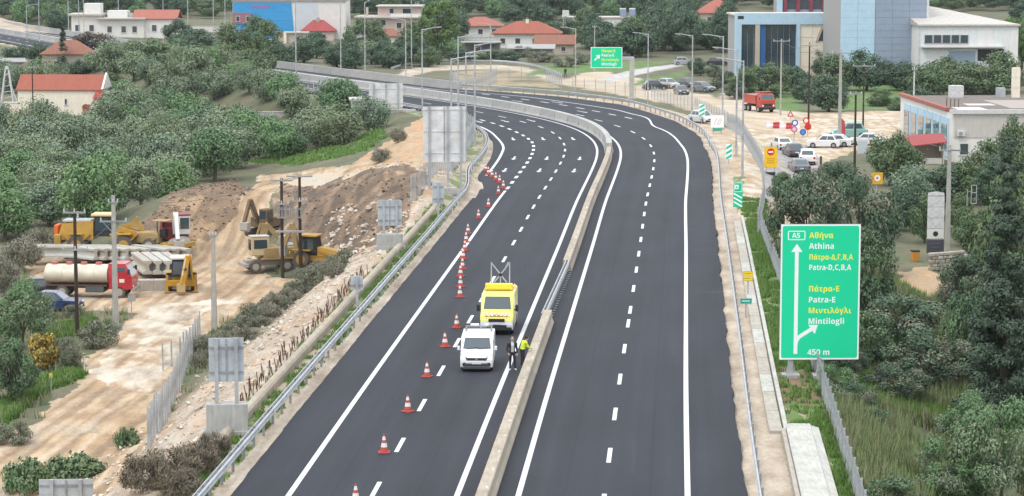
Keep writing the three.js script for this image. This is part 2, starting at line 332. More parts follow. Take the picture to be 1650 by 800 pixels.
function terrain(xs, ds, x0, x1, d0, d1, map, skip, bumpRepeat) {
  const nx = xs.length, nd = ds.length, pos = new Float32Array(nx * nd * 3), uv = new Float32Array(nx * nd * 2), idx = [];
  for (let j = 0; j < nd; j++) for (let i = 0; i < nx; i++) {
    const k = j * nx + i; let y = groundY(xs[i], ds[j]); if (skip && skip(xs[i], ds[j], 1)) y -= 0.8;
    pos.set([xs[i], y, -ds[j]], k * 3); uv.set([(xs[i] - x0) / (x1 - x0), (ds[j] - d0) / (d1 - d0)], k * 2);
  }
  for (let j = 0; j < nd - 1; j++) for (let i = 0; i < nx - 1; i++) {
    if (skip && skip(xs[i], ds[j], 2) && skip(xs[i + 1], ds[j + 1], 2)) continue;
    const k = j * nx + i; idx.push(k, k + 1, k + nx, k + 1, k + nx + 1, k + nx);
  }
  const g = new THREE.BufferGeometry(); g.setAttribute('position', new THREE.BufferAttribute(pos, 3)); g.setAttribute('uv', new THREE.BufferAttribute(uv, 2)); g.setIndex(idx); g.computeVertexNormals();
  const b = earthBump.clone(); b.repeat.set(bumpRepeat[0], bumpRepeat[1]); b.needsUpdate = true;
  const m = new THREE.Mesh(g, new THREE.MeshStandardMaterial({ map, roughness: 0.97, bumpMap: b, bumpScale: 0.12, side: THREE.DoubleSide }));
  m.receiveShadow = true; m.castShadow = true; return m;
}
const span = (a, b, step) => { const n = Math.max(1, Math.round((b - a) / step)), r = []; for (let i = 0; i <= n; i++) r.push(a + (b - a) * i / n); return r; };
const NX0 = -92, NX1 = 72, ND0 = 84, ND1 = 350;
{
  const near = terrain(span(NX0, NX1, 0.62), span(ND0, ND1, 0.95), NX0, NX1, ND0, ND1, groundMap(NX0, NX1, ND0, ND1, 2048, false), null, [40, 65]);
  structure(near, 'ground');
  const FX0 = -700, FX1 = 700, FD0 = -60, FD1 = 1900;
  const xs = [...span(FX0, -220, 20), ...span(-212, 152, 4), ...span(160, FX1, 20)], ds = [...span(FD0, 80, 7), ...span(84, 540, 4), ...span(550, FD1, 15)];
  const skip = (x, d, lvl) => lvl === 1 ? (x > NX0 + 1 && x < NX1 - 1 && d > ND0 + 1 && d < ND1 - 1) : (x > NX0 + 5 && x < NX1 - 5 && d > ND0 + 5 && d < ND1 - 5);
  structure(terrain(xs, ds, FX0, FX1, FD0, FD1, groundMap(FX0, FX1, FD0, FD1, 1536, true), skip, [280, 390]), 'countryside_terrain');
}

// ---------------------------------------------------------------- motorway: asphalt and painted lines
const road = structure(new THREE.Group(), 'road');
function ribbon(d0, d1, uA, uB, y, step = 2, skirt = 0) { // strip between two offsets, uv = (u, s) in metres
  const n = Math.max(1, Math.ceil((d1 - d0) / step)), pos = [], uv = [], idx = [];
  const cols = skirt ? [[0, -skirt], [0, 0], [0.25, 0], [0.5, 0], [0.75, 0], [1, 0], [1, -skirt]] : [[0, 0], [1, 0]], nc = cols.length;
  for (let i = 0; i <= n; i++) {
    const d = mix(d0, d1, i / n), a = typeof uA === 'function' ? uA(d) : uA, b = typeof uB === 'function' ? uB(d) : uB, s = arc(d);
    for (const [t, dy] of cols) { const u = mix(a, b, t), p = onRoad(d, u, y + dy); pos.push(...p); uv.push(u, s); }
  }
  for (let i = 0; i < n; i++) for (let j = 0; j < nc - 1; j++) { const k = i * nc + j; idx.push(k, k + 1, k + nc, k + 1, k + nc + 1, k + nc); }
  const g = new THREE.BufferGeometry(); g.setAttribute('position', new THREE.Float32BufferAttribute(pos, 3)); g.setAttribute('uv', new THREE.Float32BufferAttribute(uv, 2)); g.setIndex(idx);
  let gg = g; if (skirt) gg = g.toNonIndexed(); gg.computeVertexNormals(); return gg;
}
function addMesh(g, name, mat, parent) { const m = new THREE.Mesh(g, mat); m.name = name; m.castShadow = m.receiveShadow = true; parent.add(m); return m; }
const asphaltMap = (() => {
  const W = 1024, Hh = 2048, S0 = arc(55), SL = 390, a = new Uint8Array(W * Hh * 4), r = rngOf(404);          // 44 m across, 390 m along
  const scuffs = []; for (let i = 0; i < 70; i++) scuffs.push([rr(-10, 10.4, r), rr(0, SL, r), rr(0.1, 0.5, r), rr(1, 9, r), rr(-0.04, 0.04, r), r() < 0.6 ? rr(0.12, 0.4, r) : -rr(0.1, 0.25, r)]);
  for (let i = 0; i < 26; i++) scuffs.push([9.6 + rr(-0.6, 0.9, r), rr(0, SL, r), rr(0.5, 1.6, r), rr(0.25, 0.7, r), 0, rr(0.25, 0.8, r)]);    // earth washed onto the hard shoulder
  for (let i = 0; i < 8; i++) scuffs.push([rr(0.8, 2.5, r), rr(30, 140, r), rr(0.6, 1.6, r), rr(0.3, 0.8, r), 0, rr(0.2, 0.5, r)]);
  for (let j = 0; j < Hh; j++) {
    const s = j / Hh * SL, near = scuffs.filter(q => Math.abs(q[1] - s) < q[3] * 2.2);
    for (let i = 0; i < W; i++) {
      const u = (i / W - 0.5) * 44; let n = 1;
      if (u > -14 && u < 20) {
        n += 0.30 * fbm(u * 0.8, s * 0.05, 3, 1.2) + 0.34 * fbm(u * 0.25, s * 0.09, 3, 8.8) + 0.16 * noise(u * 9, s * 3, 3.9) + 0.10 * noise(u * 21, s * 6, 5.9) + 0.08 * noise(u * 3.1, s * 0.02, 6.4);
        const lane = Math.abs(((Math.abs(u) - 1.25) % 3.5) / 3.5 - 0.5);   // tyre paths polished a little paler
        n *= 1 + 0.10 * (1 + noise(u, s * 0.03, 2.7)) * Math.exp(-((lane - 0.25) ** 2) / 0.006) * (Math.abs(u) < 9 ? 1 : 0);
        for (const ju of [-6.4, -2.9, 3.1, 6.6]) n *= 1 - 0.2 * Math.exp(-(((u - ju) + 0.06 * noise(s * 0.2, ju)) ** 2) / 0.003);   // paving joints
        for (const q of near) { const du = (u - q[0] - q[4] * (s - q[1])) / q[2], ds = (s - q[1]) / q[3], e = du * du + ds * ds; if (e < 4) n += q[5] * Math.exp(-e * 2) * (0.6 + 0.8 * noise(u * 5, s * 2, 9.1)); }
      }
      const k = (j * W + i) * 4, v = 0.0295 * n;
      a[k] = toS(v * 0.90); a[k + 1] = toS(v * 1.0); a[k + 2] = toS(v * 1.28); a[k + 3] = 255;
    }
  }
  const t = new THREE.DataTexture(a, W, Hh, THREE.RGBAFormat); t.wrapS = t.wrapT = THREE.RepeatWrapping; t.colorSpace = THREE.SRGBColorSpace;
  t.magFilter = THREE.LinearFilter; t.minFilter = THREE.LinearMipmapLinearFilter; t.generateMipmaps = true; t.repeat.set(1 / 44, 1 / SL); t.offset.set(0.5, -S0 / SL); t.needsUpdate = true; return t;
})();
const asphaltMat = new THREE.MeshPhysicalMaterial({ map: asphaltMap, roughness: 0.82, specularIntensity: 0.55, side: THREE.DoubleSide });
addMesh(ribbon(-60, 720, (d) => edgeL(d) - 0.06 * noise(d * 0.6, 2.2), (d) => edgeR(d) + 0.16 * noise(d * 0.4, 1.1) + 0.08 * noise(d * 1.7, 4.1), 0, 0.8, 0.28), 'asphalt', asphaltMat, road);
const band = (u, w) => [typeof u === 'function' ? (d) => u(d) - w / 2 : u - w / 2, typeof u === 'function' ? (d) => u(d) + w / 2 : u + w / 2];
const line = (d0, d1, u, w, name = 'edge_line') => addMesh(ribbon(d0, d1, ...band(u, w), 0.006, 1.5), name, M.roadPaint, road);
line(-60, 700, -1.25, 0.24); line(-60, 700, 1.25, 0.24);
line(-60, 219, -8.12, 0.24);
const accOuter = (d) => smoothTable([[233, -11.1], [262, -11.35], [282, -11.85], [300, -11.7], [330, -9.4], [360, -8.6]], d);
line(233, 640, accOuter, 0.26);
const rightOuter = (d) => smoothTable([[268, 8.15], [292, 8.9], [311, 12.6], [321, 13.6], [344, 13.6], [366, 9.2], [400, 8.3]], d);
line(-60, 640, rightOuter, 0.24);
const dash = (d, u, len, w) => { const s = arc(d); addMesh(ribbon(dOfArc(s - len / 2), dOfArc(s + len / 2), ...band(u, w), 0.006, 1.5), 'lane_dash', M.roadPaint, road); };
const dAt = (px, py) => lateral(at(px, py).x, at(px, py).d)[1];
const rightDash = [[980, 745], [990, 677.6], [999, 620.7], [1006, 571], [1011.7, 529.6], [1015, 507.6], [1020, 472.7], [1025.5, 442], [1030.6, 416], [1034, 392.6], [1037, 371], [1040, 351], [1043.6, 334], [1046, 319], [1049, 304], [1051, 290.5], [1053, 277], [1054, 264], [1054, 251.5], [1051.5, 239.5], [1044, 227.5], [1030, 217], [1012, 207]].map(p => dAt(...p));
for (const d of rightDash) dash(d, 4.75, 3.1, 0.2);
for (let i = 1; i < 32; i++) dash(rightDash[22] + 8.8 * i, 4.75 + 0.9 * sstep(300, 316, rightDash[22] + 8.8 * i) * (1 - sstep(340, 370, rightDash[22] + 8.8 * i)), 3.1, 0.2);
for (let i = -4; i < 0; i++) dash(rightDash[0] + 9.1 * i, 4.75, 3.1, 0.2);
const leftDash = [[636, 728], [671, 663], [702, 607], [729, 561], [754, 523], [776, 489], [795, 458], [809, 425], [821.7, 397.7], [834, 376], [846.7, 356], [858.7, 339], [869, 323], [878, 308], [887, 294], [895, 281], [902, 268], [908, 256.6], [912, 246.7], [910.5, 237], [904, 227], [892, 218], [874, 209]].map(p => dAt(...p));
for (const d of leftDash) dash(d, -4.7, 3.1, 0.2);
for (let i = 1; i < 32; i++) dash(leftDash[22] + 8.8 * i, -4.9, 3.1, 0.2);
for (let i = -3; i < 0; i++) dash(leftDash[0] + 9.1 * i, -4.7, 3.1, 0.2);
for (let i = 0; i < 18; i++) { const d = 221.5 + i * 5.1; dash(d, -8.1 - 0.9 * sstep(268, 296, d), 2.3, 0.32); }
for (let i = 0; i < 9; i++) { const d = 307 + i * 5.6; dash(d, 9.85 + 0.9 * sstep(312, 334, d), 2.6, 0.3); }
function arrowMark(d, u) {
  const p = onRoad(d, u, 0.006), s = new THREE.Shape([[-0.1, -1.9], [0.1, -1.9], [0.1, 0.6], [0.3, 0.6], [0, 1.9], [-0.3, 0.6], [-0.1, 0.6]].map(q => new THREE.Vector2(...q)));
  const g = new THREE.ShapeGeometry(s); g.rotateX(Math.PI / 2);
  const m = addMesh(g, 'lane_arrow', M.roadPaint, road); m.position.set(...p); m.rotation.y = roadTurn(d);
}
for (const d of [238.6, 252, 277.5, 306]) for (const u of [-9.75, -6.35, -2.95]) arrowMark(d, d > 270 ? u - 0.35 : u);
for (const [d, u] of [[318, 3.2], [318, 8.0], [338, 3.2], [338, 8.2], [334, 12.2]]) arrowMark(d, u);

// ---------------------------------------------------------------- barriers along the motorway
function segmentAlong(profile, d0, d1, u, step = 1.5, closed = true) { // profile [[du,y]] swept along the road
  const n = Math.max(1, Math.ceil((d1 - d0) / step)), np = profile.length, ring = [];
  for (let i = 0; i <= n; i++) { const d = mix(d0, d1, i / n), uu = typeof u === 'function' ? u(d) : u; ring.push(profile.map(([du, y]) => onRoad(d, uu + du, y))); }
  const pos = [];
  const q = (a, b, c, d) => pos.push(...a, ...b, ...c, ...a, ...c, ...d);
  for (let i = 0; i < n; i++) for (let j = 0; j < (closed ? np : np - 1); j++) { const k = (j + 1) % np; q(ring[i][j], ring[i + 1][j], ring[i + 1][k], ring[i][k]); }
  if (closed) for (const r of [ring[0], ring[n]]) for (let j = 1; j < np - 1; j++) pos.push(...r[0], ...r[j], ...r[j + 1]);
  const g = new THREE.BufferGeometry(); g.setAttribute('position', new THREE.Float32BufferAttribute(pos, 3)); g.computeVertexNormals(); return metreUV(g);
}
const jersey = (w0, w1, h) => [[-w0 / 2, -0.05], [-w0 / 2, 0.08], [-w0 / 2 + 0.1, 0.3], [-w1 / 2, h - 0.03], [-w1 / 2 + 0.03, h], [w1 / 2 - 0.03, h], [w1 / 2, h - 0.03], [w0 / 2 - 0.1, 0.3], [w0 / 2, 0.08], [w0 / 2, -0.05]];
function concreteBarrier(name, label, cat, u, d0, d1, prof, mats, len, group) {
  const t = thing(name, label, cat, [0, 0, 0], 0, group);
  for (let s = arc(d0), i = 0; s < arc(d1) - 0.2; s += len, i++) addMesh(segmentAlong(prof, dOfArc(s), dOfArc(Math.min(s + len, arc(d1)) - 0.025), u, 2), 'barrier_segment', mats[(i * 7 + (i >> 2)) % mats.length], t);
  return t;
}
const barTones = [[0.47, 0.415, 0.34], [0.43, 0.385, 0.32], [0.50, 0.445, 0.37]].map(c => std(c, 0.93, { map: streak }));
const farTones = [[0.49, 0.50, 0.50], [0.45, 0.46, 0.465], [0.52, 0.525, 0.52]].map(c => std(c, 0.93, { map: streak }));
const mb1 = concreteBarrier('median_barrier', 'beige concrete median barrier beside the two standing people', 'barrier', 0, -60, 143.3, jersey(0.72, 0.5, 0.78), barTones, 6);
const mb2 = concreteBarrier('median_barrier', 'long concrete median barrier curving away beyond the steel rail gap', 'barrier', 0, 166, 262, jersey(0.72, 0.5, 0.78), barTones, 6);
concreteBarrier('median_barrier', 'pale grey concrete median barrier through the far bend of the motorway', 'barrier', 0, 258, 660, jersey(0.95, 0.62, 1.15), farTones, 6);
for (const [t, a, b] of [[mb1, 96, 142], [mb2, 168, 200]]) for (let d = a; d < b; d += 3.4) addMesh(new THREE.BoxGeometry(0.09, 0.07, 0.05), 'reflector', M.lampWhite, t).position.set(...onRoad(d, 0.12, 0.812));
for (let d = 97; d < 128; d += 4.1) addMesh(new THREE.BoxGeometry(0.05, 0.08, 0.05), 'reflector', M.redLens, mb1).position.set(...onRoad(d, -0.31, 0.62));
concreteBarrier('parapet_wall', 'grey concrete parapet on the outer side of the far carriageway', 'wall', (d) => smoothTable([[362, 12.3], [430, 11.3]], d), 362, 640, [[-0.16, -0.1], [-0.16, 1.15], [0.16, 1.15], [0.16, -0.1]], farTones, 8);

const wProf = (y, s) => { const o = []; for (const [a, b] of [[0.0, -0.155], [0.06, -0.13], [0.08, -0.075], [0.01, -0.03], [0.01, 0.03], [0.08, 0.075], [0.06, 0.13], [0, 0.155]]) o.push([a * s, y + b]); const back = o.map(([a, b]) => [a - 0.012 * s, b]).reverse(); return [...o, ...back]; };
const postGeo = (() => new B().box(0.12, 0.84, 0.07, 0, 0.34, 0).geo())();
function guardrail(name, label, u, d0, d1, side, o = {}) {
  const t = thing(name, label, 'guardrail'), U = typeof u === 'function' ? u : () => u, len = 4;
  for (let s = arc(d0); s < arc(d1) - 0.5; s += len) {
    const a = dOfArc(s), b = dOfArc(Math.min(s + len, arc(d1)));
    addMesh(segmentAlong(wProf(0.62, side), a, b, (d) => U(d) + 0.08 * side, 2), 'rail', M.galv, t);
    if (o.double) addMesh(segmentAlong(wProf(0.62, -side), a, b, (d) => U(d) - 0.08 * side, 2), 'rail', M.galv, t);
  }
  for (let s = arc(d0) + 0.6; s < arc(d1); s += o.gap || 2) { const d = dOfArc(s), p = addMesh(postGeo, 'post', M.galvDull, t); p.position.set(...onRoad(d, U(d))); p.rotation.y = roadTurn(d); }
  return t;
}
const railL = (d) => smoothTable([[212, -11.25], [238, -13.0], [300, -13.35], [332, -11.5], [360, -11.1]], d);
guardrail('guardrail', 'galvanised steel guardrail running up the verge beside the rubble bank', railL, 60, 430, 1, { double: true, gap: 2.6 });
const railR = (d) => edgeR(d) + 0.62 + 0.1 * sstep(100, 140, d);
guardrail('guardrail', 'thin galvanised steel guardrail on the sandy verge by the chevron signs', railR, 60, 366, -1, { gap: 2.6 });
{ // temporary steel rail closing the gap in the median
  const t = guardrail('median_guardrail', 'steel guardrail bridging the gap in the concrete median barrier', (d) => mix(-0.2, 0.08, (d - 142) / 25), 142, 167.5, 1, { double: true, gap: 1.0 });
  for (let d = 143; d < 167; d += 1.0) part('bracket', M.galv, t, b => { const p = onRoad(d, mix(-0.2, 0.08, (d - 142) / 25) + 0.24, 0); b.box(0.2, 0.05, 0.06, p[0], 0.02, p[2]); });
}
{ // concrete edge beam with starter bars, between guardrail and rubble bank
  const t = thing('edge_beam', 'rounded beige concrete beam behind the guardrail with rusty starter bars', 'concrete beam');
  const prof = [[-0.24, -0.15], [-0.24, 0.22], [-0.15, 0.34], [0.0, 0.385], [0.15, 0.34], [0.24, 0.22], [0.24, -0.15]];
  for (let s = arc(104.5); s < arc(212); s += 7) addMesh(segmentAlong(prof, dOfArc(s), dOfArc(s + 6.97), (d) => smoothTable([[200, -12.85], [212, -13.2]], d), 2), 'beam_section', barTones[Math.floor(s) % 3], t);
  const rod = new B().cyl(0.024, 0.024, 1, 0, 0.5, 0, 5).geo();
  for (let d = 110; d < 164; d += 0.36) { const m = addMesh(rod, 'starter_bar', M.rust, t); const p = onRoad(d + rr(-0.1, 0.1), -13.35 - rr(0, 0.5), -0.15); m.position.set(...p); m.scale.y = rr(0.45, 0.85); m.rotation.set(rr(-0.16, 0.16), 0, rr(-0.2, 0.2)); }
}
{ // concrete gutter on the other side
  const t = thing('gutter_kerb', 'narrow concrete gutter kerb along the grassy strip by the fence', 'kerb');
  const prof = [[-0.1, -0.3], [-0.1, 0.13], [0.1, 0.13], [0.1, -0.3]];
  for (let s = arc(70); s < arc(196); s += 5) { addMesh(segmentAlong(prof, dOfArc(s), dOfArc(s + 4.95), 12.75, 2), 'kerb_stone', M.concretePale, t); }
  for (let s = arc(112); s < arc(196); s += 5) addMesh(segmentAlong([[-0.3, -0.3], [-0.3, 0.02], [0.3, 0.02], [0.3, -0.3]], dOfArc(s), dOfArc(s + 4.9), 12.28, 2), 'gutter_slab', s % 3 < 1.4 ? M.concretePale : M.concrete, t);
}
{
  const t = thing('culvert_slab', 'weathered pale concrete slab at the foot of the wire fence', 'slab');
  addMesh(segmentAlong([[-0.75, -0.6], [-0.75, 0.42], [-0.62, 0.48], [0.35, 0.48], [0.4, 0.40], [0.75, 0.30], [0.75, -0.6]], 80, 111.5, 13.45, 1.2), 'slab', M.concretePale, t);
  addMesh(segmentAlong([[-0.09, -0.4], [-0.09, 0.3], [0.09, 0.3], [0.09, -0.4]], 80, 111.3, 12.58, 1.2), 'kerb', M.concrete, t);
}
// ---------------------------------------------------------------- plants
// a crown: many leaf-sized faces gathered in uneven clumps; every leaf has its own tint
function crownGeometry(seed, o) {
  const r = rngOf(seed), tint = o.tint ? (() => { const k = rr(0.85, 1.2, r), w = rr(-0.08, 0.1, r); return [k * (1 + w), k * (1 + w * 0.4), k * (1 - w)]; })() : [1, 1, 1], { rx, ry, rz = rx, cy, clumps, leaves, leaf, tones, squash = 0.75, spread = 0.62, cone = 0, aspect = 0.42, droop = 0, patch = 0.6 } = o;
  const cl = [];
  for (let i = 0; i < clumps; i++) {
    let x, y, z; do { x = rr(-1, 1, r); y = rr(-1, 1, r); z = rr(-1, 1, r); } while (x * x + y * y + z * z > 1);
    const l = Math.hypot(x, y, z), k = Math.pow(l, 0.35) / (l || 1); x *= k; y *= k; z *= k;
    if (y < 0 && !cone) y *= 0.72;
    if (cone) { const t = Math.pow(r(), 1.25), a = r() * 6.283, q = Math.sqrt(rr(0.05, 1, r)); y = -0.98 + 1.96 * t; x = Math.cos(a) * q; z = Math.sin(a) * q; }
    const taper = cone ? Math.max(0.04, 1 - cone * Math.pow((y + 1) / 2, 0.9)) : 1;
    const size = rr(0.7, 1.25, r) * spread * Math.pow(clumps / 14, -0.3) * (cone ? 0.35 + 0.65 * taper : 1);
    cl.push({ x: x * rx * 0.72 * taper, y: cy + y * ry * 0.78, z: z * rz * 0.72 * taper, s: size, t: r(), w: 0.5 + size });
  }
  const wsum = cl.reduce((a, c) => a + c.w, 0), pos = [], col = [], nor = [];
  const A = new THREE.Vector3(), Bv = new THREE.Vector3(), N = new THREE.Vector3(), P = new THREE.Vector3();
  for (const c of cl) {
    const n = Math.round(leaves * c.w / wsum), R = c.s * Math.min(rx, rz) * 0.62;
    for (let i = 0; i < n; i++) {
      let x, y, z, l; do { x = rr(-1, 1, r); y = rr(-1, 1, r); z = rr(-1, 1, r); l = Math.hypot(x, y, z); } while (l > 1 || l < 0.05);
      const sh = Math.pow(r(), 0.4) / l; x *= sh; y *= sh; z *= sh;
      P.set(c.x + x * R, c.y + y * R * squash, c.z + z * R);
      if (P.y < o.floor) P.y = o.floor + r() * 0.4;
      N.set(x * 1.1 + rr(-0.55, 0.55, r), y + 0.3 + rr(-0.5, 0.5, r), z * 1.1 + rr(-0.55, 0.55, r)).normalize();
      A.set(rr(-1, 1, r), rr(-1, 1, r) - droop, rr(-1, 1, r)).cross(N); if (A.lengthSq() < 1e-4) A.set(1, 0, 0); A.normalize();
      if (droop) { A.y -= droop; A.normalize(); }
      Bv.crossVectors(N, A).normalize();
      const L = leaf * rr(0.6, 1.4, r), W = L * aspect;
      pos.push(P.x + Bv.x * W, P.y + Bv.y * W, P.z + Bv.z * W, P.x - Bv.x * W, P.y - Bv.y * W, P.z - Bv.z * W, P.x + A.x * L, P.y + A.y * L, P.z + A.z * L);
      const t = tones[Math.floor((patch * c.t + (1 - patch) * r()) * tones.length * 0.999)], v = rr(0.88, 1.12, r);
      for (let k = 0; k < 3; k++) { col.push(t[0] * v * tint[0], t[1] * v * tint[1], t[2] * v * tint[2]); nor.push(N.x, N.y, N.z); }
    }
  }
  const g = new THREE.BufferGeometry();
  g.setAttribute('position', new THREE.Float32BufferAttribute(pos, 3)); g.setAttribute('normal', new THREE.Float32BufferAttribute(nor, 3)); g.setAttribute('color', new THREE.Float32BufferAttribute(col, 3));
  return g;
}
function trunkGeometry(seed, h, r0, limbs, reach, top) {
  const r = rngOf(seed), b = new B(), bend = [rr(-0.15, 0.15, r) * h, rr(-0.15, 0.15, r) * h];
  b.bar([0, -0.5, 0], [bend[0] * 0.5, h * 0.55, bend[1] * 0.5], r0, r0 * 0.75, 7); b.bar([bend[0] * 0.5, h * 0.5, bend[1] * 0.5], [bend[0], h, bend[1]], r0 * 0.75, r0 * 0.55, 7);
  for (let i = 0; i < limbs; i++) { const a = i / limbs * 6.28 + rr(-0.4, 0.4, r), q = rr(0.5, 1, r); const m = [bend[0] + Math.cos(a) * reach * 0.45 * q, mix(h, top, 0.5), bend[1] + Math.sin(a) * reach * 0.45 * q]; b.bar([bend[0] * 0.8, h * 0.85, bend[1] * 0.8], m, r0 * 0.5, r0 * 0.3, 5); b.bar(m, [m[0] + Math.cos(a) * reach * 0.35, top * rr(0.85, 1, r), m[2] + Math.sin(a) * reach * 0.35], r0 * 0.3, r0 * 0.1, 5); }
  return b.geo();
}
const leafMat = new THREE.MeshStandardMaterial({ vertexColors: true, roughness: 0.75, side: THREE.DoubleSide });
const barkMat = std([0.075, 0.062, 0.05], 0.95, { map: streak }), barkPale = std([0.16, 0.14, 0.115], 0.95, { map: streak });
const TONE = {
  olive: [[0.136, 0.187, 0.105], [0.175, 0.225, 0.135], [0.106, 0.154, 0.081], [0.218, 0.258, 0.167], [0.127, 0.187, 0.090]],
  oliveGreen: [[0.098, 0.184, 0.073], [0.132, 0.225, 0.091], [0.081, 0.152, 0.062], [0.161, 0.237, 0.118]],
  dark: [[0.057, 0.107, 0.059], [0.076, 0.133, 0.071], [0.046, 0.085, 0.048], [0.098, 0.154, 0.088]],
  mid: [[0.086, 0.148, 0.062], [0.115, 0.178, 0.073], [0.067, 0.116, 0.051], [0.144, 0.184, 0.083]],
  bright: [[0.090, 0.173, 0.042], [0.118, 0.202, 0.050], [0.067, 0.133, 0.036], [0.151, 0.219, 0.062]],
  purple: [[0.075, 0.057, 0.047], [0.060, 0.046, 0.039], [0.095, 0.072, 0.056], [0.085, 0.077, 0.056]],
  dry: [[0.155, 0.129, 0.088], [0.120, 0.098, 0.067], [0.190, 0.160, 0.107], [0.100, 0.084, 0.058]],
  brush: [[0.177, 0.176, 0.125], [0.122, 0.148, 0.091], [0.226, 0.214, 0.153], [0.104, 0.138, 0.079]],
  grey: [[0.209, 0.198, 0.148], [0.264, 0.249, 0.189], [0.165, 0.159, 0.113], [0.143, 0.156, 0.094]],
  yellow: [[0.420, 0.247, 0.028], [0.300, 0.206, 0.028], [0.160, 0.144, 0.047], [0.500, 0.319, 0.047], [0.120, 0.124, 0.042]],
  conifer: [[0.048, 0.080, 0.049], [0.061, 0.098, 0.058], [0.038, 0.065, 0.040], [0.081, 0.115, 0.072]],
};
